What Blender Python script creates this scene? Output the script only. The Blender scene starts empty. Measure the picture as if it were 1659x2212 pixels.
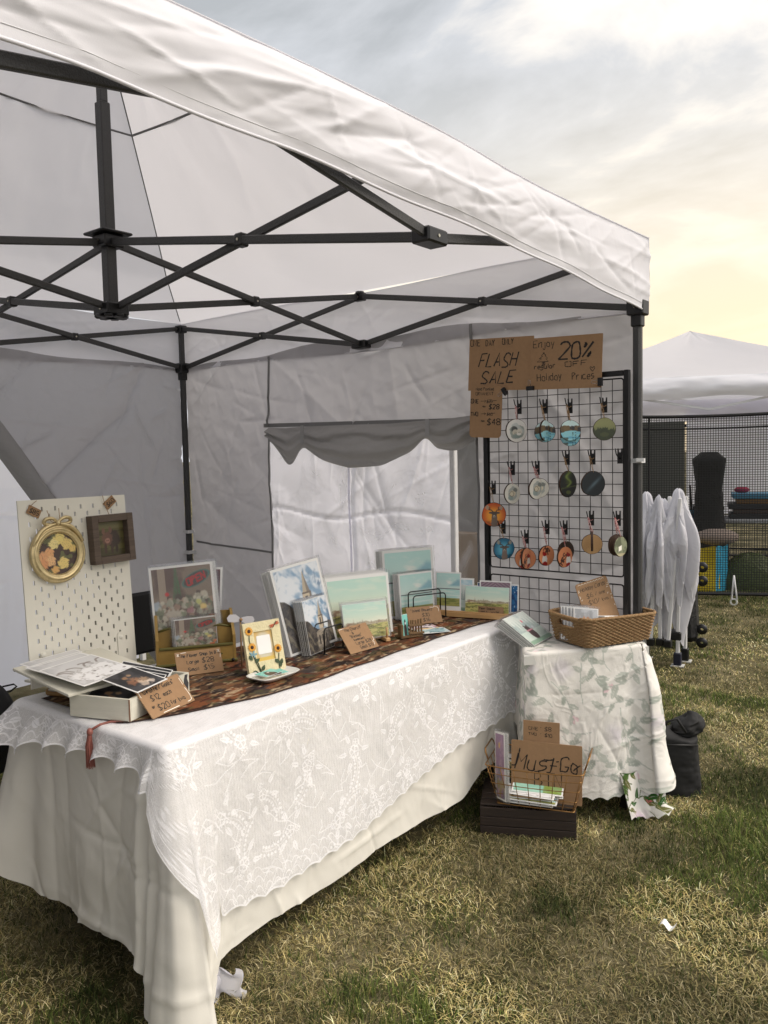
import bpy, bmesh, math, random
import numpy as np
from mathutils import Matrix, Vector

random.seed(7)
rs = np.random.RandomState(7)
SC = bpy.context.scene
COL = SC.collection
R = math.radians

# ------------------------------------------------------------------ camera
CAM = np.array([4.1807, -3.2680, 1.4779])
YAW, PITCH, ROLL, FPX, PW, PH = 2.2416, -.0693, -.0218, 1760.16, 1659., 2212.
FWD = np.array([math.cos(PITCH)*math.cos(YAW), math.cos(PITCH)*math.sin(YAW), math.sin(PITCH)])
_r = np.array([math.sin(YAW), -math.cos(YAW), 0.]); _u = np.cross(_r, FWD)
RGT = math.cos(ROLL)*_r + math.sin(ROLL)*_u
UPV = -math.sin(ROLL)*_r + math.cos(ROLL)*_u
cam_d = bpy.data.cameras.new("camera"); cam = bpy.data.objects.new("camera", cam_d); COL.objects.link(cam)
cam.matrix_world = Matrix(((RGT[0], UPV[0], -FWD[0], CAM[0]), (RGT[1], UPV[1], -FWD[1], CAM[1]), (RGT[2], UPV[2], -FWD[2], CAM[2]), (0, 0, 0, 1)))
cam_d.sensor_fit = 'VERTICAL'; cam_d.sensor_height = 36.0; cam_d.lens = 36.0*FPX/PH
cam_d.clip_start = .05; cam_d.clip_end = 3000
SC.camera = cam
SC.view_settings.view_transform = 'Standard'; SC.view_settings.look = 'None'
SC.view_settings.gamma = 1; SC.view_settings.exposure = 0.68
try:
    SC.cycles.max_bounces = 10; SC.cycles.transmission_bounces = 8; SC.cycles.transparent_max_bounces = 24; SC.cycles.diffuse_bounces = 4
except Exception: pass

# ------------------------------------------------------------------ sky and sun (hazy overcast evening, warm low haze)
SUN_EL, SUN_AZ = R(50), R(25)          # azimuth measured from +x towards +y
w = bpy.data.worlds.new("World"); SC.world = w; w.use_nodes = True
nt = w.node_tree; nt.nodes.clear()
def N(t, kind, **kw):
    n = t.nodes.new(kind)
    for k, v in kw.items():
        if k == 'inp':
            for a, b in v.items(): n.inputs[a].default_value = b
        else: setattr(n, k, v)
    return n
out = N(nt, 'ShaderNodeOutputWorld'); bg = N(nt, 'ShaderNodeBackground'); bg2 = N(nt, 'ShaderNodeBackground'); add = N(nt, 'ShaderNodeAddShader')
sky = N(nt, 'ShaderNodeTexSky'); sky.sky_type = 'NISHITA'; sky.sun_disc = False; sky.sun_elevation = SUN_EL
sky.sun_rotation = R(90) - SUN_AZ; sky.air_density = 1.5; sky.dust_density = 9
nt.links.new(sky.outputs[0], bg.inputs[0]); bg.inputs[1].default_value = 0.05
tc = N(nt, 'ShaderNodeTexCoord'); sep = N(nt, 'ShaderNodeSeparateXYZ'); nt.links.new(tc.outputs['Generated'], sep.inputs[0])
# cloud coordinates: direction projected on a plane overhead
zc = N(nt, 'ShaderNodeMath', operation='ADD', inp={1: .22}); nt.links.new(sep.outputs[2], zc.inputs[0])
zm = N(nt, 'ShaderNodeMath', operation='MAXIMUM', inp={1: .05}); nt.links.new(zc.outputs[0], zm.inputs[0])
dx = N(nt, 'ShaderNodeMath', operation='DIVIDE'); dy = N(nt, 'ShaderNodeMath', operation='DIVIDE')
for d, k in ((dx, 0), (dy, 1)): nt.links.new(sep.outputs[k], d.inputs[0]); nt.links.new(zm.outputs[0], d.inputs[1])
cmb = N(nt, 'ShaderNodeCombineXYZ'); nt.links.new(dx.outputs[0], cmb.inputs[0]); nt.links.new(dy.outputs[0], cmb.inputs[1])
mp = N(nt, 'ShaderNodeMapping'); mp.inputs['Rotation'].default_value = (0, 0, R(35)); mp.inputs['Scale'].default_value = (1.0, 1.25, 1); mp.inputs['Location'].default_value = (.35, .8, 0)
nt.links.new(cmb.outputs[0], mp.inputs[0])
n1 = N(nt, 'ShaderNodeTexNoise', inp={'Scale': 1.9, 'Detail': 7, 'Roughness': .55, 'Distortion': .3}); nt.links.new(mp.outputs[0], n1.inputs['Vector'])
cr = N(nt, 'ShaderNodeValToRGB'); cr.color_ramp.elements[0].position = .40; cr.color_ramp.elements[1].position = .61
cr.color_ramp.elements[0].color = (.345, .335, .31, 1); cr.color_ramp.elements[1].color = (.86, .775, .66, 1)
e = cr.color_ramp.elements.new(.50); e.color = (.48, .468, .45, 1)
nt.links.new(n1.outputs[0], cr.inputs[0])
# low band of the sky: yellow haze
hr = N(nt, 'ShaderNodeValToRGB'); hr.color_ramp.elements[0].position = .02; hr.color_ramp.elements[1].position = .46
hr.color_ramp.elements[0].color = (1, 1, 1, 1); hr.color_ramp.elements[1].color = (0, 0, 0, 1)
e = hr.color_ramp.elements.new(.2); e.color = (.62, .62, .62, 1)
nt.links.new(sep.outputs[2], hr.inputs[0])
mix = N(nt, 'ShaderNodeMixRGB'); dt = N(nt, 'ShaderNodeVectorMath', operation='DOT_PRODUCT'); dt.inputs[1].default_value = (math.cos(YAW-R(24)), math.sin(YAW-R(24)), 0); nt.links.new(tc.outputs['Generated'], dt.inputs[0])
dm = N(nt, 'ShaderNodeMapRange', inp={1: .78, 2: .985}); nt.links.new(dt.outputs['Value'], dm.inputs[0])
mixl = N(nt, 'ShaderNodeMixRGB'); nt.links.new(dm.outputs[0], mixl.inputs[0]); mixl.inputs[1].default_value = (.70, .72, .79, 1); mixl.inputs[2].default_value = (1.08, .86, .56, 1)
nt.links.new(hr.outputs[0], mix.inputs[0]); nt.links.new(mixl.outputs[0], mix.inputs[2]); nt.links.new(cr.outputs[0], mix.inputs[1])
nt.links.new(mix.outputs[0], bg2.inputs[0]); bg2.inputs[1].default_value = .70
nt.links.new(bg.outputs[0], add.inputs[0]); nt.links.new(bg2.outputs[0], add.inputs[1]); nt.links.new(add.outputs[0], out.inputs[0])
sd = bpy.data.lights.new("sun", 'SUN'); sun = bpy.data.objects.new("sun", sd); COL.objects.link(sun)
sd.energy = 1.1; sd.angle = R(45); sd.color = (1, .985, .97)
sv = Vector((math.cos(SUN_EL)*math.cos(SUN_AZ), math.cos(SUN_EL)*math.sin(SUN_AZ), math.sin(SUN_EL)))
sun.rotation_euler = sv.to_track_quat('Z', 'Y').to_euler(); sun.location = (8, 4, 12)

# ------------------------------------------------------------------ noise and colour helpers
_T = rs.rand(256, 256)
def vn(x, y, seed=0):
    x = np.asarray(x, float) + seed*17.3; y = np.asarray(y, float) + seed*9.7
    xi = np.floor(x).astype(int); yi = np.floor(y).astype(int); fx = x-xi; fy = y-yi
    fx = fx*fx*(3-2*fx); fy = fy*fy*(3-2*fy)
    g = lambda a, b: _T[a & 255, b & 255]
    return (g(xi, yi)*(1-fx)+g(xi+1, yi)*fx)*(1-fy)+(g(xi, yi+1)*(1-fx)+g(xi+1, yi+1)*fx)*fy
def fbm(x, y, seed=0, o=4):
    s = 0; a = .5
    for k in range(o):
        s = s+a*vn(x*2**k, y*2**k, seed+k*3); a *= .5
    return s/(1-.5**o)
def sm(a, b, x): t = np.clip((x-a)/(b-a+1e-9), 0, 1); return t*t*(3-2*t)
def lin(c): c = np.clip(np.asarray(c, float), 0, 1); return np.where(c <= .04045, c/12.92, ((c+.055)/1.055)**2.4)
def mixc(a, b, t): return a*(1-t[..., None])+np.asarray(b, float)*t[..., None]

# ------------------------------------------------------------------ mesh helpers
def creases(a, b, n, seed, ln=(.2, .8), wd=(.006, .02), ang=None):
    """sharp pressed folds: straight ridges and valleys with fading ends"""
    r = np.random.RandomState(seed); h = np.zeros(a.shape); a0, a1, b0, b1 = a.min(), a.max(), b.min(), b.max()
    for i in range(n):
        x, y = r.uniform(a0, a1), r.uniform(b0, b1); t = r.uniform(0, math.pi) if ang is None or r.rand() < .3 else r.normal(ang, .35); L = r.uniform(*ln); w_ = r.uniform(*wd); dx_, dy_ = a-x, b-y
        u = dx_*math.cos(t)+dy_*math.sin(t); v = -dx_*math.sin(t)+dy_*math.cos(t)+.10*u*u/L*r.uniform(-1, 1)
        h += r.choice([-1, 1])*np.exp(-np.abs(v)/w_)*np.exp(-(u/(L*.5))**4)*r.uniform(.4, 1)*w_
    return h
class MB:
    def __init__(s): s.v = []; s.f = []
    def add(s, vs, fs):
        o = len(s.v); s.v += [tuple(map(float, v)) for v in vs]; s.f += [tuple(o+i for i in f) for f in fs]; return s
    def box(s, c, d, M=None, bev=0.0):
        hx, hy, hz = d[0]/2, d[1]/2, d[2]/2
        if bev <= 0:
            vs = [(x, y, z) for z in (-hz, hz) for y in (-hy, hy) for x in (-hx, hx)]
            fs = [(0, 2, 3, 1), (4, 5, 7, 6), (0, 1, 5, 4), (2, 6, 7, 3), (0, 4, 6, 2), (1, 3, 7, 5)]
        else:
            b = min(bev, hx*.9, hy*.9, hz*.9)
            bm = bmesh.new(); bmesh.ops.create_cube(bm, size=1)
            for v in bm.verts: v.co = Vector((v.co.x*d[0], v.co.y*d[1], v.co.z*d[2]))
            bmesh.ops.bevel(bm, geom=bm.edges[:], offset=b, segments=1, affect='EDGES')
            bm.verts.index_update()
            vs = [tuple(v.co) for v in bm.verts]; fs = [tuple(v.index for v in f.verts) for f in bm.faces]; bm.free()
        out_ = []
        for v in vs:
            p = Vector((v[0], v[1], v[2]))
            if M is not None: p = M @ p
            out_.append((p.x+c[0], p.y+c[1], p.z+c[2]))
        return s.add(out_, fs)
    def bar(s, a, b, wx, wy=None, up=(0, 0, 1), ext=0, bev=0.0):
        a = Vector(a); b = Vector(b); d = b-a; L = d.length; d.normalize()
        if abs(d.dot(Vector(up))) > .98: up = (1, 0, 0)
        x = d.cross(Vector(up)).normalized(); y = x.cross(d).normalized()
        M = Matrix((x, y, d)).transposed()
        return s.box((a+b)/2, (wx, wy or wx, L+ext*2), M, bev)
    def tube(s, pts, r, n=8, closed=False, caps=True):
        P_ = [Vector(p) for p in pts]; m = len(P_); rr = r if hasattr(r, '__len__') else [r]*m
        vs = []; fs = []; px = None
        for i, p in enumerate(P_):
            t = (P_[(i+1) % m]-P_[i-1]) if closed else (P_[min(i+1, m-1)]-P_[max(i-1, 0)])
            if t.length < 1e-9: t = Vector((0, 0, 1))
            t.normalize()
            if px is None:
                px = t.cross(Vector((0, 0, 1)))
                if px.length < .05: px = t.cross(Vector((1, 0, 0)))
            else: px = px-t*px.dot(t)
            px.normalize(); py = t.cross(px)
            for k in range(n):
                a = 2*math.pi*k/n; vs.append(p+(px*math.cos(a)+py*math.sin(a))*rr[i])
        for i in range(m if closed else m-1):
            for k in range(n):
                j = (i+1) % m
                fs.append((i*n+k, i*n+(k+1) % n, j*n+(k+1) % n, j*n+k))
        if caps and not closed:
            fs.append(tuple(range(n-1, -1, -1))); fs.append(tuple((m-1)*n+k for k in range(n)))
        return s.add(vs, fs)
    def lathe(s, prof, c=(0, 0, 0), n=24, M=None):
        vs = []; fs = []
        for r_, z in prof:
            for k in range(n):
                a = 2*math.pi*k/n; p = Vector((r_*math.cos(a), r_*math.sin(a), z))
                if M is not None: p = M @ p
                vs.append((p.x+c[0], p.y+c[1], p.z+c[2]))
        m = len(prof)
        for i in range(m-1):
            for k in range(n): fs.append((i*n+k, i*n+(k+1) % n, (i+1)*n+(k+1) % n, (i+1)*n+k))
        return s.add(vs, fs)
    def prism(s, poly, y0, y1):           # outline in local x,z, extruded along y
        n = len(poly); vs = [(x, y0, z) for x, z in poly]+[(x, y1, z) for x, z in poly]
        fs = [tuple(range(n)), tuple(range(2*n-1, n-1, -1))]+[(i, i+n, (i+1) % n+n, (i+1) % n) for i in range(n)]
        return s.add(vs, fs)
    def sphere(s, c, r, n=10, m=7, sc=(1, 1, 1)):
        vs = [(c[0], c[1], c[2]-r*sc[2])]
        for i in range(1, m):
            t = math.pi*i/m
            for k in range(n):
                a = 2*math.pi*k/n; vs.append((c[0]+r*sc[0]*math.sin(t)*math.cos(a), c[1]+r*sc[1]*math.sin(t)*math.sin(a), c[2]-r*sc[2]*math.cos(t)))
        vs.append((c[0], c[1], c[2]+r*sc[2])); fs = []
        for k in range(n): fs.append((0, 1+(k+1) % n, 1+k)); fs.append((len(vs)-1, 1+(m-2)*n+k, 1+(m-2)*n+(k+1) % n))
        for i in range(m-2):
            for k in range(n): fs.append((1+i*n+k, 1+i*n+(k+1) % n, 1+(i+1)*n+(k+1) % n, 1+(i+1)*n+k))
        return s.add(vs, fs)
    def build(s, name, m, parent=None, smooth=False, loc=None, world=False):
        me = bpy.data.meshes.new(name)
        v = np.array(s.v, float).reshape(-1, 3)
        o = bpy.data.objects.new(name, me)
        if parent is None:
            if loc is None and len(v):
                loc = Vector((float((v[:, 0].min()+v[:, 0].max())/2), float((v[:, 1].min()+v[:, 1].max())/2), float(v[:, 2].min())))
                v = v-np.array(loc)
            o.location = loc if loc is not None else (0, 0, 0)
        else:
            o.parent = parent
            if world:
                Mi = np.array(root_matrix(parent).inverted()); v = v@Mi[:3, :3].T+Mi[:3, 3]
        me.from_pydata([tuple(p) for p in v], [], s.f)
        me.materials.append(m)
        me.update()
        if smooth: me.polygons.foreach_set('use_smooth', [True]*len(me.polygons))
        COL.objects.link(o)
        return o
def root_matrix(o):
    M = o.matrix_basis.copy()
    while o.parent: o = o.parent; M = o.matrix_basis @ M
    return M
def grid(name, X, Y, Z, m, parent=None, col=None, keep=None, smooth=True, world=False, closed=False, uv=None):
    n, k = X.shape
    v = np.stack([X, Y, Z], -1).reshape(-1, 3).astype(float)
    idx = np.arange(n*k).reshape(n, k)
    if closed: idx = np.concatenate([idx, idx[:1]], 0)
    f = np.stack([idx[:-1, :-1], idx[1:, :-1], idx[1:, 1:], idx[:-1, 1:]], -1)
    if keep is not None: f = f[keep]
    f = f.reshape(-1, 4)
    me = bpy.data.meshes.new(name); o = bpy.data.objects.new(name, me)
    if parent is None:
        loc = np.array([(v[:, 0].min()+v[:, 0].max())/2, (v[:, 1].min()+v[:, 1].max())/2, v[:, 2].min()]); v = v-loc; o.location = tuple(loc)
    else:
        o.parent = parent
        if world:
            Mi = np.array(root_matrix(parent).inverted()); v = v@Mi[:3, :3].T+Mi[:3, 3]
    me.vertices.add(len(v)); me.vertices.foreach_set('co', v.ravel())
    me.loops.add(len(f)*4); me.loops.foreach_set('vertex_index', f.ravel().astype(np.int32))
    me.polygons.add(len(f)); me.polygons.foreach_set('loop_start', np.arange(0, len(f)*4, 4, dtype=np.int32))
    try: me.polygons.foreach_set('loop_total', np.full(len(f), 4, dtype=np.int32))
    except Exception: pass
    me.update(calc_edges=True); me.validate()
    if smooth: me.polygons.foreach_set('use_smooth', np.ones(len(me.polygons), dtype=bool))
    if col is not None:
        a = me.color_attributes.new('Col', 'FLOAT_COLOR', 'POINT')
        c = np.ones((n*k, 4)); c[:, :3] = lin(col.reshape(-1, 3)); a.data.foreach_set('color', c.ravel())
    if uv is not None:
        a = me.attributes.new('st', 'FLOAT_VECTOR', 'POINT')
        c = np.zeros((n*k, 3)); c[:, 0] = uv[0].ravel(); c[:, 1] = uv[1].ravel(); a.data.foreach_set('vector', c.ravel())
    me.materials.append(m); COL.objects.link(o)
    return o
def tag(o, label=None, cat=None, group=None, kind=None):
    if label: o['label'] = label
    if cat: o['category'] = cat
    if group: o['group'] = group
    if kind: o['kind'] = kind
    return o
def thing(name, label, cat, M=None, group=None, loc=None):
    o = bpy.data.objects.new(name, None); COL.objects.link(o); o.empty_display_size = .1
    if loc is not None: o.location = loc
    if M is not None: o.matrix_basis = M
    return tag(o, label, cat, group)
def ch(o): return [c for c in bpy.data.objects if c.parent == o]
def copy_tree(o, parent=None):
    c = o.copy(); COL.objects.link(c); c.parent = parent
    for k in ch(o): copy_tree(k, c)
    return c
def frame(x, y, z, rz, tilt=0, roll=0):
    return Matrix.Translation((x, y, z)) @ Matrix.Rotation(R(rz), 4, 'Z') @ Matrix.Rotation(R(-tilt), 4, 'X') @ Matrix.Rotation(R(roll), 4, 'Y')
def at(u, v, x=None, y=None, z=None):     # a point of the survey picture carried out to a known plane of the place
    D = FWD+RGT*(u-PW/2)/FPX-UPV*(v-PH/2)/FPX
    t = (x-CAM[0])/D[0] if x is not None else (y-CAM[1])/D[1] if y is not None else (z-CAM[2])/D[2]
    return CAM+t*D

# ------------------------------------------------------------------ materials
MT = {}
def mat(name, c, rough=.6, metal=0, var=.0, vs=20, bump=0, bs=60, transl=0, attr=False, spec=.5, crease=0, cs=3, detail=4, tscale=(1, 1, 1), coat=0, c2=None, alpha=1, stretch=(1, 1, 1)):
    if name in MT: return MT[name]
    m = bpy.data.materials.new(name); m.use_nodes = True; t = m.node_tree; L = t.links
    b = t.nodes['Principled BSDF']; o = t.nodes['Material Output']
    b.inputs['Roughness'].default_value = rough; b.inputs['Metallic'].default_value = metal
    b.inputs['Specular IOR Level'].default_value = spec; b.inputs['Coat Weight'].default_value = coat
    tcn = N(t, 'ShaderNodeTexCoord'); mpn = N(t, 'ShaderNodeMapping'); mpn.inputs['Scale'].default_value = stretch; L.new(tcn.outputs['Object'], mpn.inputs[0])
    col = None
    if attr:
        a = N(t, 'ShaderNodeAttribute', attribute_name='Col'); col = a.outputs['Color']
    else:
        rgb = N(t, 'ShaderNodeRGB'); rgb.outputs[0].default_value = (*[float(q) for q in lin(c)], 1); col = rgb.outputs[0]
    if var or c2:
        nz = N(t, 'ShaderNodeTexNoise', inp={'Scale': vs, 'Detail': 6, 'Roughness': .6}); L.new(mpn.outputs[0], nz.inputs['Vector'])
        if c2:
            r_ = N(t, 'ShaderNodeMapRange', inp={1: .38, 2: .62}); L.new(nz.outputs[0], r_.inputs[0])
            mx = N(t, 'ShaderNodeMixRGB'); L.new(r_.outputs[0], mx.inputs[0]); L.new(col, mx.inputs[1]); mx.inputs[2].default_value = (*[float(q) for q in lin(c2)], 1); col = mx.outputs[0]
        if var:
            r_ = N(t, 'ShaderNodeMapRange', inp={1: .25, 2: .75, 3: 1-var, 4: 1+var}); L.new(nz.outputs[0], r_.inputs[0])
            hs = N(t, 'ShaderNodeHueSaturation'); L.new(r_.outputs[0], hs.inputs['Value']); L.new(col, hs.inputs['Color']); col = hs.outputs[0]
    L.new(col, b.inputs['Base Color'])
    nrm = None
    if crease:
        mus = N(t, 'ShaderNodeTexNoise', inp={'Scale': cs, 'Detail': 3, 'Roughness': .55, 'Distortion': .9}); L.new(mpn.outputs[0], mus.inputs['Vector'])
        ab = N(t, 'ShaderNodeMath', operation='SUBTRACT', inp={1: .5}); L.new(mus.outputs[0], ab.inputs[0])
        ab2 = N(t, 'ShaderNodeMath', operation='ABSOLUTE'); L.new(ab.outputs[0], ab2.inputs[0])
        mr = N(t, 'ShaderNodeMapRange', inp={1: 0, 2: .06, 3: 1, 4: 0}); mr.interpolation_type = 'SMOOTHSTEP'; L.new(ab2.outputs[0], mr.inputs[0])
        n2 = N(t, 'ShaderNodeTexNoise', inp={'Scale': cs*1.7, 'Detail': 2, 'Distortion': 1.5}); L.new(mpn.outputs[0], n2.inputs['Vector'])
        n3 = N(t, 'ShaderNodeMath', operation='MULTIPLY'); L.new(mr.outputs[0], n3.inputs[0]); L.new(n2.outputs[0], n3.inputs[1])
        n4 = N(t, 'ShaderNodeMath', operation='ADD'); L.new(n3.outputs[0], n4.inputs[0]); L.new(n2.outputs[0], n4.inputs[1])
        bp = N(t, 'ShaderNodeBump', inp={'Strength': crease, 'Distance': .02}); L.new(n4.outputs[0], bp.inputs['Height']); nrm = bp.outputs[0]
    if bump:
        nb = N(t, 'ShaderNodeTexNoise', inp={'Scale': bs, 'Detail': detail}); L.new(mpn.outputs[0], nb.inputs['Vector'])
        bp = N(t, 'ShaderNodeBump', inp={'Strength': bump, 'Distance': .005}); L.new(nb.outputs[0], bp.inputs['Height'])
        if nrm: L.new(nrm, bp.inputs['Normal'])
        nrm = bp.outputs[0]
    if nrm: L.new(nrm, b.inputs['Normal'])
    sh = b.outputs[0]
    if transl:
        tr = N(t, 'ShaderNodeBsdfTranslucent'); L.new(col, tr.inputs[0])
        if nrm: L.new(nrm, tr.inputs['Normal'])
        mx = N(t, 'ShaderNodeMixShader', inp={0: transl}); L.new(sh, mx.inputs[1]); L.new(tr.outputs[0], mx.inputs[2]); sh = mx.outputs[0]
    if alpha < 1:
        tr = N(t, 'ShaderNodeBsdfTransparent'); mx = N(t, 'ShaderNodeMixShader', inp={0: alpha}); L.new(tr.outputs[0], mx.inputs[1]); L.new(sh, mx.inputs[2]); sh = mx.outputs[0]
    L.new(sh, o.inputs[0])
    MT[name] = m; return m
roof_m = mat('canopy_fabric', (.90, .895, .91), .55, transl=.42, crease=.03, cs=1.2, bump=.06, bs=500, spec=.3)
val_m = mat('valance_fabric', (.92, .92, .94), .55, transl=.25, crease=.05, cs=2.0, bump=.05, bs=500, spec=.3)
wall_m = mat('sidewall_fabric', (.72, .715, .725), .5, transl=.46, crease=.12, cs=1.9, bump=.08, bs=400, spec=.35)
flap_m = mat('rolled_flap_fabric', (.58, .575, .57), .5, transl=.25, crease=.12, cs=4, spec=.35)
tape_m = mat('seam_tape', (.45, .45, .45), .6)
white_wall_m = mat('white_tent_fabric', (.95, .95, .98), .5, transl=.68, crease=.08, cs=2.2, spec=.3)
frame_m = mat('hammered_grey_frame', (.25, .25, .25), .45, metal=.3, var=.25, vs=300, bump=.5, bs=350)
joint_m = mat('black_plastic', (.055, .055, .06), .42)
screw_m = mat('screw_steel', (.7, .68, .62), .3, metal=1)
cream_m = mat('cream_cotton', (.86, .85, .815), .8, crease=.05, cs=2.0, bump=.1, bs=500, transl=.06, spec=.2)
kraft_m = mat('kraft_card', (.60, .48, .36), .8, var=.07, vs=60, spec=.25, bump=.05, bs=300)
ink_m = mat('black_marker', (.09, .075, .07), .6)
whiteink_m = mat('white_paint_pen', (.92, .9, .85), .6)
black_m = mat('black_powder_coat', (.035, .035, .04), .4)
paper_m = mat('white_paper', (.93, .93, .92), .45)
paint_m = mat('printed_picture', (1, 1, 1), .38, attr=True, spec=.5)
fabcol_m = mat('printed_cloth', (1, 1, 1), .8, attr=True, bump=.25, bs=300, crease=.2, cs=4, spec=.2)

# ------------------------------------------------------------------ ground
def ground_col(x, y):
    a = fbm(x*.9, y*.9, 3); b = fbm(x*4.5, y*4.5, 5); c = fbm(x*18, y*18, 8)
    return sm(.45, .60, a*.5+b*.5+(c-.5)*.22)          # 1 = green patch, 0 = straw
def ground():
    m = bpy.data.materials.new('dry_turf'); m.use_nodes = True; t = m.node_tree; L = t.links; b = t.nodes['Principled BSDF']
    b.inputs['Roughness'].default_value = .95; b.inputs['Specular IOR Level'].default_value = .1
    tcn = N(t, 'ShaderNodeTexCoord')
    n_ = N(t, 'ShaderNodeTexNoise', inp={'Scale': 1.6, 'Detail': 9, 'Roughness': .68}); L.new(tcn.outputs['Object'], n_.inputs['Vector'])
    r_ = N(t, 'ShaderNodeValToRGB'); els = r_.color_ramp.elements
    els[0].position = .36; els[0].color = (.27, .235, .14, 1); els[1].position = .7; els[1].color = (.030, .040, .014, 1)
    q = els.new(.5); q.color = (.15, .13, .07, 1); q = els.new(.6); q.color = (.06, .06, .025, 1)
    L.new(n_.outputs[0], r_.inputs[0])
    f_ = N(t, 'ShaderNodeTexNoise', inp={'Scale': 130, 'Detail': 4, 'Roughness': .8}); L.new(tcn.outputs['Object'], f_.inputs['Vector'])
    mr = N(t, 'ShaderNodeMapRange', inp={1: .3, 2: .7, 3: .45, 4: 1.35}); L.new(f_.outputs[0], mr.inputs[0])
    hs = N(t, 'ShaderNodeHueSaturation'); L.new(mr.outputs[0], hs.inputs['Value']); L.new(r_.outputs[0], hs.inputs['Color']); L.new(hs.outputs[0], b.inputs['Base Color'])
    bp = N(t, 'ShaderNodeBump', inp={'Strength': .8, 'Distance': .02}); L.new(f_.outputs[0], bp.inputs['Height']); L.new(bp.outputs[0], b.inputs['Normal'])
    mb = MB(); mb.add([(-400, -400, 0), (400, -400, 0), (400, 400, 0), (-400, 400, 0)], [(0, 1, 2, 3)])
    tag(mb.build('ground', m, loc=(0, 0, 0)), kind='structure')
ground()
def grass():
    m = bpy.data.materials.new('grass_blades'); m.use_nodes = True; t = m.node_tree; b = t.nodes['Principled BSDF']
    b.inputs['Roughness'].default_value = .7; b.inputs['Specular IOR Level'].default_value = .2
    a = N(t, 'ShaderNodeAttribute', attribute_name='Col'); t.links.new(a.outputs['Color'], b.inputs['Base Color'])
    tr = N(t, 'ShaderNodeBsdfTranslucent'); t.links.new(a.outputs['Color'], tr.inputs[0]); mx = N(t, 'ShaderNodeMixShader', inp={0: .25})
    t.links.new(b.outputs[0], mx.inputs[1]); t.links.new(tr.outputs[0], mx.inputs[2]); t.links.new(mx.outputs[0], t.nodes['Material Output'].inputs[0])
    pts = []
    for (r0, r1, dens) in ((.5, 2.2, 25000), (2.2, 3.6, 21000), (3.6, 5.5, 10000), (5.5, 9, 3200), (9, 18, 900)):
        a0, a1 = YAW-R(44), YAW+R(36)
        A = (a1-a0)/2*(r1*r1-r0*r0); n = int(A*dens)
        rad = np.sqrt(rs.rand(n)*(r1*r1-r0*r0)+r0*r0); an = a0+rs.rand(n)*(a1-a0)
        x = CAM[0]+rad*np.cos(an); y = CAM[1]+rad*np.sin(an)
        d = np.stack([x-CAM[0], y-CAM[1], np.full(n, -CAM[2])], 1); dep = d@FWD
        u_ = (d@RGT)/dep*FPX+PW/2; v_ = PH/2-(d@UPV)/dep*FPX
        ok = (dep > .1); out_ = ~((dep > .3) & (u_ > -120) & (u_ < PW+120) & (v_ < PH+160)); ok &= ~(out_ & (rs.rand(n) > .22))
        # under the dark of the table only a thin sample is needed
        ins = (x > 1.72) & (x < 2.38) & (y > -1.95) & (y < -.25)
        ok &= ~(ins & (rs.rand(n) > .35)); ok &= ~((x < -.2) | ((y > .5) & (x < 1.2)))
        pts.append(np.stack([x[ok], y[ok], np.full(ok.sum(), (r0+r1)/2)], 1))
    p = np.concatenate(pts); n = len(p); x, y, rr = p.T
    g = ground_col(x, y); green = rs.rand(n) < (.22+.66*g)
    far = np.clip(rr/3.6, 1, 2.3)
    hgt = np.where(green, .010+.017*rs.rand(n)*(0.6+.8*g), .005+.010*rs.rand(n)); hgt *= (1+.0*(far-1))*np.where(vn(x*3, y*3, 66) > .62, 1.35, 1)
    flat = np.where(green, .4+.9*rs.rand(n), .8+2.2*rs.rand(n))     # thatch lies flat
    az = rs.rand(n)*6.283; wd = (.0006+.0010*rs.rand(n))*far
    lx, ly = np.cos(az), np.sin(az); px_, py_ = -ly, lx
    ln = hgt*flat
    base = np.stack([x, y, np.zeros(n)+.001], 1); P_ = np.stack([px_, py_, np.zeros(n)], 1)
    mid = base+np.stack([lx*ln*.45, ly*ln*.45, hgt*.72], 1); tip = base+np.stack([lx*ln*1.1, ly*ln*1.1, hgt*np.where(green, 1.0, .85)], 1)
    V = np.stack([base-P_*wd[:, None], base+P_*wd[:, None], mid+P_*wd[:, None]*.8, mid-P_*wd[:, None]*.8, tip], 1).reshape(-1, 3)
    o = np.arange(n)*5
    loops = np.stack([o, o+1, o+2, o+3, o+3, o+2, o+4], 1).ravel()
    st = np.stack([np.arange(n)*7, np.arange(n)*7+4], 1).ravel()
    straw = np.array([[.76, .70, .50], [.84, .79, .62], [.64, .58, .39], [.68, .65, .44], [.48, .44, .28]])[rs.randint(0, 5, n)]
    gr = np.array([[.27, .33, .14], [.34, .39, .19], [.19, .25, .10], [.44, .46, .25]])[rs.randint(0, 4, n)]
    c = np.where(green[:, None], gr, straw)*((.72+.38*rs.rand(n))*(.82+.44*sm(.3, .7, fbm(x*2.6, y*2.6, 67))))[:, None]
    C4 = np.ones((n, 5, 4)); C4[:, :, :3] = lin(c)[:, None, :]
    me = bpy.data.meshes.new('grass'); me.vertices.add(n*5); me.vertices.foreach_set('co', V.ravel())
    me.loops.add(len(loops)); me.loops.foreach_set('vertex_index', loops.astype(np.int32))
    me.polygons.add(2*n); me.polygons.foreach_set('loop_start', st.astype(np.int32))
    try: me.polygons.foreach_set('loop_total', np.tile([4, 3], n).astype(np.int32))
    except Exception: pass
    me.update(calc_edges=True)
    at_ = me.color_attributes.new('Col', 'FLOAT_COLOR', 'POINT'); at_.data.foreach_set('color', C4.ravel())
    me.materials.append(m); ob = bpy.data.objects.new('grass', me); COL.objects.link(ob)
    tag(ob, 'short dry mown grass, straw coloured with green tufts', 'grass', kind='stuff')
grass()

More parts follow.
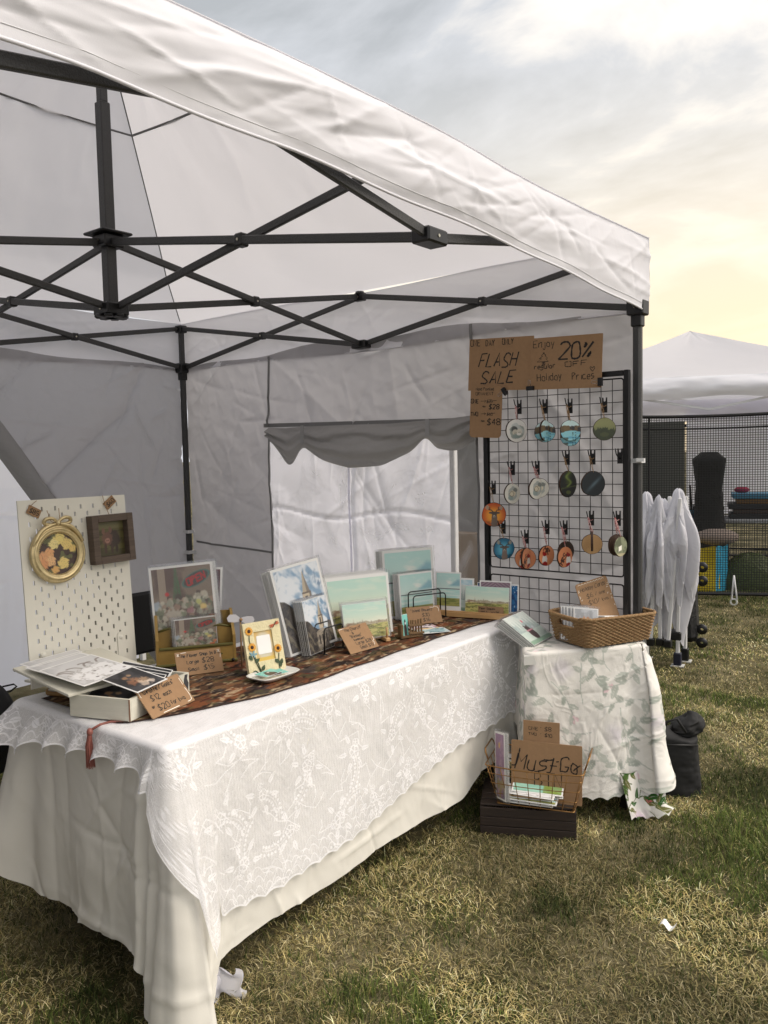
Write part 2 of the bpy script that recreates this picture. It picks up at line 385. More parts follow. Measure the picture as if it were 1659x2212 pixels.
# ------------------------------------------------------------------ the open tent
S = 2.92; ZT = 2.295; HT = .245; ZM = ZT-HT; ZE = 2.33
def roofz(t):      # height of roof above eave against distance from the eave
    return np.interp(t, [0, .06, .387, .682, 1.035, 1.30, 1.46], [ZE, 2.352, 2.492, 2.695, 2.915, 3.07, 3.17])
def eave_front(u): return np.interp(u, [0, .1, .2, .3, .38, .46, .51, .62, .70, .79, 1], [2.33, 2.322, 2.314, 2.310, 2.312, 2.320, 2.322, 2.316, 2.309, 2.298, 2.28])
def tent():
    T = thing('canopy_tent', 'big open white canopy tent on dark grey folding frame over the art tables', 'canopy tent', loc=(S/2, -S/2, 0))
    # roof: four panels running up to the peak
    mb_parts = []
    ctr = np.array([S/2, -S/2]); cs = [np.array([0, 0]), np.array([S, 0]), np.array([S, -S]), np.array([0, -S])]
    nu, nv = 90, 60
    for k in range(4):
        a, b = cs[k], cs[(k+1) % 4]
        a_ = a+(a-ctr)*.0255; b_ = b+(b-ctr)*.0255
        Uu, Vv = np.meshgrid(np.linspace(0, 1, nu), np.linspace(0, 1, nv), indexing='ij')
        X = (a_[0]*(1-Uu)+b_[0]*Uu)*(1-Vv)+ctr[0]*Vv; Y = (a_[1]*(1-Uu)+b_[1]*Uu)*(1-Vv)+ctr[1]*Vv
        Z = roofz(Vv*S/2)
        mask = np.sin(np.pi*Uu)*np.sin(np.pi*np.clip(Vv, 0, 1))
        Z = Z+.30*creases(Uu*S*(1-Vv*.5), Vv*1.6, 26, 200+k, (.3, 1.2), (.010, .03))*mask**.3-.035*mask+(fbm(Uu*5+k*9, Vv*4, 11)-.5)*.05*mask+.010*np.sin(Uu*26+4*Vv)*mask*(1-Vv)
        if k == 1: Z = Z-(ZE+.002-eave_front(Uu))*np.clip(1-Vv*1.6, 0, 1)**1.5
        mb_parts.append(grid('roof_panel', X, Y, Z, roof_m, T, world=True))
    # valances
    for k in range(4):
        a, b = cs[k], cs[(k+1) % 4]; d = (b-a)/S; n_ = np.array([-d[1], d[0]])
        if (n_@((a+b)/2-ctr)) < 0: n_ = -n_
        nu, nv = 260, 40; Uu, Vv = np.meshgrid(np.linspace(0, 1, nu), np.linspace(0, 1, nv), indexing='ij')
        e_ = (2*abs(Uu-.5))**2.6
        zb = (np.interp(Uu, [0, .014, .21, .38, .51, .68, .84, .9, 1], [2.03, 2.036, 2.072, 2.098, 2.108, 2.12, 2.122, 2.114, 2.09]) if k == 1 else 2.125-.09*e_)+.003*np.sin(Uu*31)
        zt_ = ZE+.012*np.sin(Uu*9+k)*(1-e_)
        if k == 1: zt_ = eave_front(Uu)
        if k != 1: zb = 2.03+.012*np.sin(Uu*9)
        Z = zt_+(zb-zt_)*Vv
        f1 = fbm(Uu*5-Vv*1.4, Vv*1.5+Uu*2.2, 21+k, 2)-.5; f2 = np.abs(fbm(Uu*13-Vv*5, Vv*1.6+Uu*7, 31+k, 3)-.5)
        O = .030+(.022*np.sin(np.pi*Vv**.8))*(1-.7*e_)+(f1*.038-f2*.012)*np.sin(np.pi*np.clip(Vv*.92+.04, 0, 1))*(1-.85*e_)
        X = a[0]+(b[0]-a[0])*Uu+n_[0]*O+d[0]*(Uu-.5)*.07; Y = a[1]+(b[1]-a[1])*Uu+n_[1]*O+d[1]*(Uu-.5)*.07
        cz_ = .60*creases(Uu*S, Vv*.3, 95, 210+k, (.12, .6), (.006, .016), .25 if k == 1 else -.2)*np.sin(np.pi*np.clip(Vv*.9+.08, 0, 1)); X = X+n_[0]*cz_; Y = Y+n_[1]*cz_
        v = grid('valance', X, Y, Z, val_m, T, world=True)
        hem = MB(); step = 4
        hem.tube([(X[i, -1], Y[i, -1], Z[i, -1]) for i in range(0, nu, step)], .0035, 6)
        hem.build('hem', val_m, v, True, world=True)
        stc = MB(); stc.tube([(X[i, -5]+n_[0]*.0006, Y[i, -5]+n_[1]*.0006, Z[i, -1]+.022) for i in range(0, nu, 2)], .0008, 4); stc.build('stitching', mat('grey_thread', (.82, .82, .83), .8), v, True, world=True)
    # seams under the roof
    sm_ = MB()
    for k in range(4):
        c = cs[k]
        sm_.tube([(c[0]+(ctr[0]-c[0])*t, c[1]+(ctr[1]-c[1])*t, float(roofz(t*S/2))-.006) for t in np.linspace(.02, .98, 24)], .003, 5)
    sm_.build('hip_seam', tape_m, T, True, world=True)
    band = MB(); kb = 1.035/(S/2)
    for k in range(4):
        a, b = cs[k]*(1-kb)+ctr*kb, cs[(k+1) % 4]*(1-kb)+ctr*kb
        ps = [a+(b-a)*t for t in np.linspace(0, 1, 14)]
        for i in range(13):
            sag = lambda j: -.006-.012*math.sin(math.pi*j/13)
            band.bar((*ps[i], 2.915+sag(i)), (*ps[i+1], 2.915+sag(i+1)), .014, .003, ext=.002)
    band.build('roof_band', tape_m, T, world=True)
    # frame bars
    def bar(a, b, w=.027, off=0):
        a = Vector(a); b = Vector(b); d = (b-a); h = Vector((d.y, -d.x, 0)).normalized()*off
        m_ = MB(); m_.bar(a+h, b+h, .014, w, bev=.003); m_.build('truss_bar', frame_m, T, world=True)
    jm = []
    def joint(p, sx, sy, sz, rz=0, screw=True):
        m_ = MB(); M3 = Matrix.Rotation(rz, 3, 'Z'); m_.box(p, (sx, sy, sz), M3, .005); j = m_.build('joint', joint_m, T, world=True)
        if screw:
            for sg in (-1, 1):
                dd = M3 @ Vector((0, sg*sy/2, 0)); q = Vector(p)+dd; nn = dd.normalized(); s_ = MB(); s_.tube([q-nn*.001, q+nn*.002], .0045, 8); s_.build('screw', screw_m, j, world=True)
    C3 = [(c[0], c[1]) for c in cs]; O_ = (S/2, -S/2)
    for k in range(4):
        a, b = C3[k], C3[(k+1) % 4]; mm = ((a[0]+b[0])/2, (a[1]+b[1])/2)
        rz = math.atan2(b[1]-a[1], b[0]-a[0])
        for c in (a, b):
            bar((*c, ZT), (*mm, ZM), off=.008); bar((*c, ZM), (*mm, ZT), off=-.008)
            q = ((c[0]+mm[0])/2, (c[1]+mm[1])/2, (ZT+ZM)/2); joint(q, .038, .034, .04, rz)
        joint((*mm, ZT-.004), .065, .034, .040, rz); joint((*mm, ZM), .09, .06, .04, rz)
        cap = MB(); cap.lathe([(.001, .012), (.022, .010), (.026, 0), (.022, -.01)], (mm[0], mm[1], ZT+.014), 10); cap.build('top_cap', joint_m, T, world=True)
        bar((*O_, ZT), (*mm, ZM), off=.008); bar((*O_, ZM), (*mm, ZT), off=-.008)
        q = ((O_[0]+mm[0])/2, (O_[1]+mm[1])/2, (ZT+ZM)/2); joint(q, .036, .036, .042, math.atan2(mm[1]-O_[1], mm[0]-O_[0]))
    joint((*O_, ZT), .085, .085, .045); joint((*O_, ZM-.005), .095, .095, .045)
    star = MB()
    for a_ in range(4): star.box((O_[0], O_[1], ZM-.03), (.12, .03, .012), Matrix.Rotation(R(45*a_), 3, 'Z'), .003)
    star.build('hub_plate', joint_m, T, world=True)
    star = MB(); star.box((O_[0], O_[1], ZT+.028), (.13, .13, .01), None, .004); star.build('hub_plate', joint_m, T, world=True)
    cp = MB(); cp.bar((*O_, ZM-.02), (*O_, 2.80), .042, bev=.004); cp.bar((*O_, 2.80), (*O_, 3.15), .031, bev=.003)
    cp.build('centre_pole', frame_m, T, world=True)
    for c in C3:
        if c == (S, -S): continue          # the fourth leg stands behind the photographer's left, out of reach of the view
        lg = MB(); lg.bar((c[0], c[1], 0), (c[0], c[1], ZM), .034, bev=.008); lg.bar((c[0], c[1], ZM), (c[0], c[1], ZT+.02), .031, bev=.006)
        l = lg.build('leg', frame_m, T, world=True)
        joint((c[0], c[1], ZM), .07, .07, .06); joint((c[0], c[1], ZT-.004), .056, .056, .045)
        ft = MB(); ft.box((c[0], c[1], .006), (.1, .1, .012), None, .003); ft.build('foot', joint_m, l, world=True)
        sv_ = MB(); sv_.box((c[0], c[1], ZM-.05), (.044, .044, .05), None, .004); sv_.build('sleeve', joint_m, l, world=True)
    st_ = MB(); z_ = float(at(1385, 995, y=0)[2])
    st_.box((S, 0, z_), (.046, .046, .018)); st_.box((S+.02, -.028, z_+.003), (.03, .012, .014), Matrix.Rotation(.4, 3, 'Z'))
    st_.build('velcro_strap', mat('strap_white', (.8, .8, .8), .7), T, world=True)
    st_ = MB(); z_ = float(at(402, 1148, y=0)[2]); st_.box((0, 0, z_), (.045, .045, .02)); st_.box((0, 0, z_-.13), (.06, .06, .02)); st_.build('velcro_strap', MT['strap_white'], T, world=True)
    # right side wall with its window
    def wrinkle(a, b, seed, amp=.03):
        w1 = fbm(a*2.1+b*1.3, b*1.9-a*.7, seed, 3)-.5; w2 = np.abs(fbm(a*4.5-b*3, b*3.2+a*2, seed+5, 3)-.5); w3 = np.abs(fbm(a*9+b*5, b*8-a*4, seed+9, 3)-.5)
        return amp*(w1*1.4-w2*1.1-w3*.7)
    nx, nz = 300, 220
    A_, B_ = np.meshgrid(np.linspace(0, S, nx), np.linspace(0, 1, nz), indexing='ij')
    ztop = 2.045+.04*np.sin(A_/S*np.pi)+.012*np.sin(A_*7)
    Z = .02+(ztop-.02)*B_
    Yw = .028+wrinkle(A_, Z, 41)*.8+1.0*creases(A_, Z, 120, 221, (.12, .6), (.005, .018))+.6*creases(A_, Z, 18, 223, (.5, 1.1), (.02, .04), 1.9)+.012*np.sin(A_*9+Z*2)*(1-B_)
    WX0, WX1, WZ0, WZ1 = .74, 2.14, .78, 1.64
    Ac = (A_[:-1, :-1]+A_[1:, 1:])/2; Zc = (Z[:-1, :-1]+Z[1:, 1:])/2
    keep = ~((Ac > WX0) & (Ac < WX1) & (Zc > WZ0) & (Zc < WZ1))
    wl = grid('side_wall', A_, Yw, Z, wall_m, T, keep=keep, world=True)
    tp = MB()
    def tape(p, q, w_=.016):
        p, q = Vector(p), Vector(q); n = 12
        for i in range(n):
            a = p.lerp(q, i/n); b = p.lerp(q, (i+1)/n)
            def on(v):
                i_ = int(np.clip(v.x/S*(nx-1), 0, nx-1)); j_ = int(np.clip((v.z-.02)/(2.04)*(nz-1), 0, nz-1)); return Vector((v.x, float(Yw[i_, j_])-.007, v.z))
            tp.bar(on(a), on(b), w_, .002, up=(0, 1, 0), ext=.001)
    tape((.755, 0, 2.055), (.735, 0, 1.66)); tape((2.115, 0, 2.08), (2.13, 0, 1.63)); tape((.70, 0, 1.665), (2.15, 0, 1.635), .022)
    tape((.738, 0, 1.64), (.736, 0, .7), .012); tape((2.142, 0, 1.62), (2.142, 0, .7), .012); tape((.05, 0, .96), (.73, 0, .93), .012)
    tp.build('seam_tape', tape_m, wl, world=True)
    # clear pane with faint creases
    pm = bpy.data.materials.new('clear_pane'); pm.use_nodes = True; t = pm.node_tree; o_ = t.nodes['Material Output']; pb = t.nodes['Principled BSDF']
    pb.inputs['Base Color'].default_value = (.85, .85, .87, 1); pb.inputs['Roughness'].default_value = .3
    tr = N(t, 'ShaderNodeBsdfTransparent'); mx = N(t, 'ShaderNodeMixShader')
    tcn = N(t, 'ShaderNodeTexCoord'); nz_ = N(t, 'ShaderNodeTexNoise', inp={'Scale': 3, 'Detail': 5, 'Distortion': 2}); t.links.new(tcn.outputs['Object'], nz_.inputs['Vector'])
    mr = N(t, 'ShaderNodeMapRange', inp={1: .5, 2: .7, 3: .06, 4: .34}); t.links.new(nz_.outputs[0], mr.inputs[0]); t.links.new(mr.outputs[0], mx.inputs[0])
    t.links.new(tr.outputs[0], mx.inputs[1]); t.links.new(pb.outputs[0], mx.inputs[2]); t.links.new(mx.outputs[0], o_.inputs[0])
    A2, Z2 = np.meshgrid(np.linspace(WX0-.01, WX1+.01, 60), np.linspace(WZ0-.01, WZ1+.01, 40), indexing='ij')
    grid('window_pane', A2, .04+wrinkle(A2, Z2, 61, .02), Z2, pm, wl, world=True)
    # rolled and tied flap: a swag between two ties
    def yv(u, v): p = at(u, v, y=0.0); return p[0], p[2]
    top = [(585, 924), (620, 925), (652, 922), (750, 918), (850, 915), (922, 908), (960, 906), (1035, 896)]
    bot = [(586, 950), (632, 1011), (655, 963), (700, 994), (760, 1011), (830, 1006), (890, 975), (924, 940), (940, 968), (975, 974), (1000, 972), (1030, 950)]
    n = 150; tt = np.linspace(0, 1, n)
    tp_ = np.array([yv(*p) for p in top]); bt_ = np.array([yv(*p) for p in bot])
    xs = np.linspace(bt_[0, 0], bt_[-1, 0], n)
    zt2 = np.interp(xs, tp_[:, 0], tp_[:, 1]); zb2 = np.interp(xs, bt_[:, 0], bt_[:, 1])
    k_ = np.ones(7)/7; zb2 = np.convolve(np.pad(zb2, 3, 'edge'), k_, 'valid')
    tie = np.minimum(abs(xs-at(652, 950, y=0)[0]), abs(xs-at(922, 930, y=0)[0]))
    Vv = np.linspace(0, 1, 40)[None, :]; Xs = np.repeat(xs[:, None], 40, 1)
    Z = zt2[:, None]+(zb2-zt2)[:, None]*Vv
    bulge = (.015+.030*np.clip(tie/.25, 0, 1))[:, None]
    folds = np.sin(Vv*15+tie[:, None]*9+fbm(Xs*5, Vv*3, 7)*5)*.010*np.clip(tie/.12, .25, 1)[:, None]
    Yf = -.004-bulge*np.sin(np.pi*np.clip(Vv*.8+.12, 0, 1))-folds*(Vv > 0)*np.minimum(1, Vv*4)
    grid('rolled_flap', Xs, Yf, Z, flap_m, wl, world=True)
    for u_, v0, v1 in ((652, 919, 958), (923, 905, 942)):
        a = at(u_, v0, y=-.05); b = at(u_, v1, y=-.06); tb = MB(); tb.bar(a, b, .022, .004, up=(0, 1, 0)); tb.build('flap_tie', mat('tie_fabric', (.55, .55, .55), .6), wl, world=True)
    A3, B3 = np.meshgrid(np.linspace(0, S, 90), np.linspace(0, 1, 60), indexing='ij'); Z3 = .02+2.04*B3
    grid('side_wall', A3, -S-.028-wrinkle(A3, Z3, 43)*.8, Z3, wall_m, T, world=True)  # unseen left wall, added to darken the inside of the tent
    # back wall: drawn aside along a diagonal
    A_, B_ = np.meshgrid(np.linspace(0, 2.3, 240), np.linspace(0, 1, 220), indexing='ij')
    ztop = 2.045+.03*np.sin(A_/S*np.pi)+.01*np.sin(A_*6)
    Z = .02+(ztop-.02)*B_; Xw = -.028-wrinkle(A_+7, Z, 47)
    # diagonal lower edge: everything beyond it is folded away
    zd = 1.69+(1.162-A_)*-1.42
    zd = 1.675+(A_-1.162)*1.42
    lo = np.clip(zd, .02, ztop-.05); Z = lo+(ztop-lo)*B_
    Xw = -.028-wrinkle(A_+7, Z, 47, .026)-1.5*creases(A_, Z, 130, 225, (.12, .6), (.005, .018))-1.3*creases(A_, Z, 16, 226, (.5, 1.1), (.02, .04), 2.3)
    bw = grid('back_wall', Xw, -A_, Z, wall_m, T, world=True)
    # the folded band along the diagonal
    a = np.array([-.02, -.05, .10]); b = np.array([-.02, -1.75, 2.0+.4])
    tt = np.linspace(0, 1, 60)[:, None]; vv = np.linspace(0, 1, 14)[None, :]
    Yb = -.10-tt*1.32; Zb = np.interp(-Yb, [.0, 1.42], [.035, 2.03])
    off = (vv-.1)*.13
    grid('folded_edge', .0*tt+(-.012+.03*np.sin(vv*np.pi))+.006*np.sin(tt*18), Yb-off*.82*1+.0*vv, Zb-off*.5+.0*vv, flap_m, bw, world=True)
tent()

# neighbouring white tent walls seen through the window and past the drawn wall
def neighbour_wall(label, x0, x1, const, axis, h, seam, seed):
    n1, n2 = 220, 160
    A_, Z = np.meshgrid(np.linspace(x0, x1, n1), np.linspace(.02, h, n2), indexing='ij')
    w_ = .05*(fbm(A_*1.6+Z, Z*1.3, seed, 3)-.5)*2-.06*np.abs(fbm(A_*3-Z*2.5, Z*2+A_, seed+4, 3)-.5)
    w_ = w_*.6+.9*creases(A_, Z, 70, seed+30, (.2, .9), (.006, .02), 1.6)+.018*np.exp(-((A_-seam)/.012)**2)+.014*np.exp(-((Z-1.12-.03*np.sin(A_*6))/.010)**2)
    T = thing('tent_wall', label, 'tent wall', loc=((x0+x1)/2, const, 0) if axis == 'y' else (const, (x0+x1)/2, 0))
    if axis == 'y': wl = grid('wall_sheet', A_, const-w_, Z, white_wall_m, T, world=True)
    else: wl = grid('wall_sheet', const+w_, A_, Z, white_wall_m, T, world=True)
    s_ = MB(); pts = []
    for i in range(30):
        z = .05+i*(h-.1)/29; pts.append((seam+.004*math.sin(z*9), const-.035, z) if axis == 'y' else (const+.035, seam, z))
    s_.tube(pts, .006, 6); s_.build('seam', white_wall_m, wl, True, world=True)
    pl = MB(); q = (x1+.03, const, 0) if axis == 'y' else (const, x1+.03, 0)
    pl.bar(q, (q[0], q[1], h+.1), .035, bev=.004); pl.build('pole', mat('white_pole', (.8, .8, .8), .4), T, world=True)
xr = float(at(972, 1150, y=.5)[0])
neighbour_wall('bright white tent wall with centre seam seen through the window of the grey side wall', .1, xr, .5, 'y', 2.12, float(at(765, 1150, y=.5)[0]), 71)
neighbour_wall('white tent wall behind the diagonal grey flap at the left', -3.1, .25, -.95, 'x', 1.95, -2.2, 75)

def far_booth():
    a = at(955, 1000, y=3.6); b = at(1120, 1000, y=3.6); x0, x1 = float(a[0])-.6, float(b[0])
    T = thing('market_booth', 'dark grey screened booth wall seen through the clear strip of the window', 'booth', loc=((x0+x1)/2, 3.6, 0))
    A_, Z = np.meshgrid(np.linspace(x0, x1, 40), np.linspace(.55, 2.0, 30), indexing='ij'); grid('screen_wall', A_, 3.6+.03*fbm(A_*4, Z*3, 5), Z, mat('dusty_screen', (.47, .46, .45), .8, var=.15, vs=4), T, world=True)
    m_ = MB(); m_.box(((x0+x1)/2, 3.75, .45), (x1-x0, .5, .5), None, .01); m_.build('counter', mat('brown_counter', (.50, .44, .38), .7, var=.1, vs=5), T, world=True)
    for x in (x0, x1): m_ = MB(); m_.bar((x, 3.6, 0), (x, 3.6, 2.05), .03); m_.build('pole', MT['white_pole'], T, world=True)
far_booth()

# ------------------------------------------------------------------ tables and their cloths
def folding_table(label, corners, h, name='folding_table'):
    c = np.mean(corners, 0); T = thing(name, label, 'table', loc=(c[0], c[1], 0))
    mb = MB(); n = len(corners); top = [(p[0], p[1], h) for p in corners]; bo = [(p[0], p[1], h-.035) for p in corners]
    mb.add(top+bo, [tuple(range(n)), tuple(range(2*n-1, n-1, -1))]+[(i, i+n, (i+1) % n+n, (i+1) % n) for i in range(n)])
    mb.build('table_top', mat('table_plastic', (.78, .78, .76), .5), T, world=True)
    for p in corners:
        q = c+(p-c)*(.86 if h > .72 else .66); l = MB(); l.bar((q[0], q[1], 0), (q[0], q[1], h-.035), .026, bev=.005); l.build('leg', black_m, T, world=True)
def perimeter(corners, r, step):
    """rounded outline: points, outward normals, running length; corner k sits at length cl[k]"""
    n = len(corners); pts = []; nrm = []; s = []; cl = []; L = 0
    ctr = np.mean(corners, 0)
    for k in range(n):
        a, b, c = corners[k-1], corners[k], corners[(k+1) % n]
        d1 = (b-a)/np.linalg.norm(b-a); d2 = (c-b)/np.linalg.norm(c-b)
        n1 = np.array([d1[1], -d1[0]]); n2 = np.array([d2[1], -d2[0]])
        if n1@(b-ctr) < 0: n1 = -n1
        if n2@(b-ctr) < 0: n2 = -n2
        cc = b-(n1+n2)/(1+n1@n2)*r
        a1 = math.atan2(n1[1], n1[0]); a2 = math.atan2(n2[1], n2[0]); da = (a2-a1+math.pi) % (2*math.pi)-math.pi
        m = 9
        for i in range(m+1):
            t = a1+da*i/m; v = np.array([math.cos(t), math.sin(t)]); pts.append(cc+v*r); nrm.append(v)
        cl.append(len(pts)-m//2-1)
        e0 = pts[-1]; nb = corners[(k+1) % n]; a3 = (c-b); d2n = d2
        ln = np.linalg.norm(c-b)-2*r*1.0; q = int(ln/step)
        for i in range(1, q): pts.append(e0+d2*ln*i/q); nrm.append(n2)
    pts = np.array(pts); nrm = np.array(nrm); d = np.linalg.norm(np.diff(pts, axis=0, append=pts[:1]), axis=1)
    s = np.concatenate([[0], np.cumsum(d)[:-1]])
    return pts, nrm, s, [s[i] for i in cl], d.sum()
def drape(name, corners, h, r, step, rows, hem, folds, m, parent=None, paint=None, lift=0, top_paint=None, seed=0, wr=.012, topres=(60, 30), scallop=None):
    P_, Nn, s, cl, L = perimeter(corners, r, step)
    hs = np.array([q[0] for q in hem(cl, L)]); ho = np.array([q[1] for q in hem(cl, L)]); hz = np.array([q[2] for q in hem(cl, L)])
    out_b = np.interp(s, hs, ho, period=L); z_b = np.interp(s, hs, hz, period=L)
    k_ = np.hanning(9); k_ /= k_.sum()
    z_b = np.convolve(np.pad(z_b, 4, 'wrap'), k_, 'valid'); out_b = np.convolve(np.pad(out_b, 4, 'wrap'), k_, 'valid')
    if scallop is not None: z_b = z_b+scallop(s, cl, L)
    V = np.linspace(0, 1, rows)[None, :]
    drop = (h-z_b)[:, None]; rr = .014
    D_ = V*drop
    ang = np.clip(D_/rr, 0, math.pi/2)
    Z = np.where(D_ < rr*math.pi/2, h+lift-rr*(1-np.cos(ang)), h+lift-rr-(D_-rr*math.pi/2))
    edge = rr*np.sin(ang)-rr*.9
    dep = sm(0, .6, D_/max(.2, float(drop.max())))
    Sg = np.repeat(s[:, None], rows, 1)
    f = folds(Sg, D_, cl, L)
    wv = wr*((fbm(Sg*4+D_*2, D_*3-Sg, seed+3, 3)-.5)*2-np.abs(fbm(Sg*11-D_*6, D_*6+Sg*3, seed+8, 3)-.5)*1.4)
    O = edge+lift+out_b[:, None]*np.clip(D_/drop, 0, 1)**1.15+(f+wv)*sm(0, .10, D_)
    X = P_[:, 0][:, None]+Nn[:, 0][:, None]*O; Y = P_[:, 1][:, None]+Nn[:, 1][:, None]*O
    col = paint(Sg, D_, drop+0*D_, cl, L, Z) if paint else None
    sk = grid(name, X, Y, Z, m, parent, col=col, closed=True, world=parent is not None)
    # top sheet, from the rounded rim inwards
    ctr = np.mean(corners, 0); q = np.linspace(0, 1, topres[1])[None, :]
    X0 = X[:, 0][:, None]; Y0 = Y[:, 0][:, None]
    Xt = X0+(ctr[0]-X0)*q; Yt = Y0+(ctr[1]-Y0)*q
    Zt = h+lift+.0012*(fbm(Xt*8, Yt*8, seed, 3)-.5)*2*sm(0, .1, q+0*Xt)
    tcol = top_paint(Xt, Yt) if top_paint else None
    tp = grid('cloth_top', Xt, Yt, Zt, m, sk, col=tcol, closed=True)
    if parent is None: tp.location = tuple(-Vector(sk.location))
    tp.data.transform(Matrix.Identity(4)) if False else None
    return sk
def fix_child(top, sk):     # the top sheet was centred on itself: hand it to the skirt in place
    pass

TH = .738
main_c = [np.array(p) for p in ((1.705, -2.02), (2.453, -2.02), (2.453, -.195), (1.705, -.195))]
folding_table('long folding table hidden under the cream and lace cloths', main_c, TH-.012)

def cream_hem(cl, L):
    a, b, c, d = cl
    if a > b: a -= L
    return [(a-.12, .03, .16), (a-.03, .10, .16), (a+.01, .13, .26), (a+.10, .05, .17), (a+.2, .02, .15), (a+.45, .015, .128), (b-.085, .02, .128), (b-.06, .05, .012), (b-.02, .10, .008), (b+.01, .12, .006), (b+.06, .09, .008), (b+.095, .045, .012), (b+.125, .02, .095), (b+.35, .015, .115), (b+.9, .015, .125), (b+1.35, .02, .125), (c-.30, .02, .185), (c-.1, .04, .205), (c, .09, .1), (c+.1, .03, .14), (d, .08, .1), (d+.1, .03, .14)]
def cream_folds(s, D, cl, L):
    a, b, c, d = cl
    near = np.exp(-((s-b)/.10)**2)
    f = .020*np.sin((s-b)*62)*near*sm(.1, .5, D)
    end = (s > a) & (s < b)
    f = f+np.where(end, .010*np.sin(s*34+2*np.sin(s*7))*sm(.05, .5, D), .007*np.sin(s*9+D*3)*sm(.1, .6, D))
    f = f+1.1*creases(s, D, 170, 233, (.12, .7), (.003, .011), 1.5)*sm(.03, .1, D)
    f = f+.022*np.exp(-((s-(b-.105))/.018)**2)*sm(.02, .3, D)+.018*np.exp(-((s-(a+.06))/.03)**2)*sm(.02, .3, D)-.02*np.exp(-((s-(b-.075))/.012)**2)*sm(.02, .3, D)
    return f
cc_ = drape('cotton_tablecloth', main_c, TH, .012, .006, 70, cream_hem, cream_folds, cream_m, seed=3, wr=.008)
tag(cc_, 'plain cream cotton tablecloth hanging almost to the grass beneath the lace cloth', 'tablecloth')

# ---- stamping helpers for printed and woven patterns on (s, t) sheets
def stamp(A, s, t, cx, cy, rot, size, fn, val=None):
    m_ = (abs(s-cx) < size*1.5) & (abs(t-cy) < size*1.5)
    if not m_.any(): return
    x = s[m_]-cx; y = t[m_]-cy; c, q = math.cos(rot), math.sin(rot)
    u = (x*c+y*q)/size; v = (-x*q+y*c)/size
    w_ = fn(u, v)
    if A.ndim == 2: A[m_] = np.maximum(A[m_], w_*(val or 1))
    else: A[m_] = A[m_]*(1-w_[:, None])+np.array(val)*w_[:, None]
def leaf(u, v): return (1-sm(.85, 1.05, (u)**2+(v/(.42*(1.0-.55*u)+1e-3))**2*1.0))
def leafv(u, v): return leaf(u, v)*(1-.6*(1-sm(.02, .06, abs(v))))
def bloom(u, v):
    r = np.hypot(u, v); a = np.arctan2(v, u); pet = .72+.22*np.abs(np.sin(2.5*a)); w_ = 1-sm(pet-.04, pet+.04, r)
    ring = 1-sm(.03, .08, abs(r-pet*.62)); mid = sm(.06, .14, np.abs(np.sin(2.5*a))*r)
    return w_*(.55+.45*np.maximum(ring, 1-mid))
def dot(u, v): return 1-sm(.8, 1.1, np.hypot(u, v))
def segline(A, s, t, p, q, w_, val):
    x0, x1 = min(p[0], q[0])-w_*3, max(p[0], q[0])+w_*3; y0, y1 = min(p[1], q[1])-w_*3, max(p[1], q[1])+w_*3
    m_ = (s > x0) & (s < x1) & (t > y0) & (t < y1)
    if not m_.any(): return
    d = np.array(q)-p; L2 = d@d+1e-12; x = s[m_]-p[0]; y = t[m_]-p[1]; k = np.clip((x*d[0]+y*d[1])/L2, 0, 1)
    dist = np.hypot(x-k*d[0], y-k*d[1]); w2 = 1-sm(w_*.6, w_*1.3, dist)
    if A.ndim == 2: A[m_] = np.maximum(A[m_], w2*val)
    else: A[m_] = A[m_]*(1-w2[:, None])+np.array(val)*w2[:, None]

lace_m = bpy.data.materials.new('white_lace'); lace_m.use_nodes = True
def make_lace():
    t = lace_m.node_tree; L_ = t.links; b = t.nodes['Principled BSDF']; o_ = t.nodes['Material Output']
    b.inputs['Base Color'].default_value = (.90, .90, .92, 1); b.inputs['Roughness'].default_value = .55; b.inputs['Specular IOR Level'].default_value = .3
    a = N(t, 'ShaderNodeAttribute', attribute_name='Col'); sp = N(t, 'ShaderNodeSeparateColor'); L_.new(a.outputs['Color'], sp.inputs[0])
    tcn = N(t, 'ShaderNodeTexCoord'); nz = N(t, 'ShaderNodeTexNoise', inp={'Scale': 700, 'Detail': 2}); L_.new(tcn.outputs['Object'], nz.inputs['Vector'])
    sub = N(t, 'ShaderNodeMath', operation='SUBTRACT', inp={1: .5}); L_.new(nz.outputs[0], sub.inputs[0])
    mu = N(t, 'ShaderNodeMath', operation='MULTIPLY_ADD', inp={1: 1.0}); L_.new(sub.outputs[0], mu.inputs[0]); L_.new(sp.outputs[0], mu.inputs[2]); mu.use_clamp = True
    bp = N(t, 'ShaderNodeBump', inp={'Strength': .35, 'Distance': .003}); L_.new(sp.outputs[0], bp.inputs['Height'])
    n2 = N(t, 'ShaderNodeTexNoise', inp={'Scale': 7, 'Detail': 3, 'Distortion': 1.2}); L_.new(tcn.outputs['Object'], n2.inputs['Vector'])
    bp2 = N(t, 'ShaderNodeBump', inp={'Strength': .12, 'Distance': .02}); L_.new(n2.outputs[0], bp2.inputs['Height']); L_.new(bp.outputs[0], bp2.inputs['Normal']); L_.new(bp2.outputs[0], b.inputs['Normal'])
    tl = N(t, 'ShaderNodeBsdfTranslucent'); tl.inputs[0].default_value = (.9, .9, .93, 1); m1 = N(t, 'ShaderNodeMixShader', inp={0: .12}); L_.new(b.outputs[0], m1.inputs[1]); L_.new(tl.outputs[0], m1.inputs[2])
    tr = N(t, 'ShaderNodeBsdfTransparent'); mx = N(t, 'ShaderNodeMixShader'); L_.new(mu.outputs[0], mx.inputs[0]); L_.new(tr.outputs[0], mx.inputs[1]); L_.new(m1.outputs[0], mx.inputs[2]); L_.new(mx.outputs[0], o_.inputs[0])
make_lace()
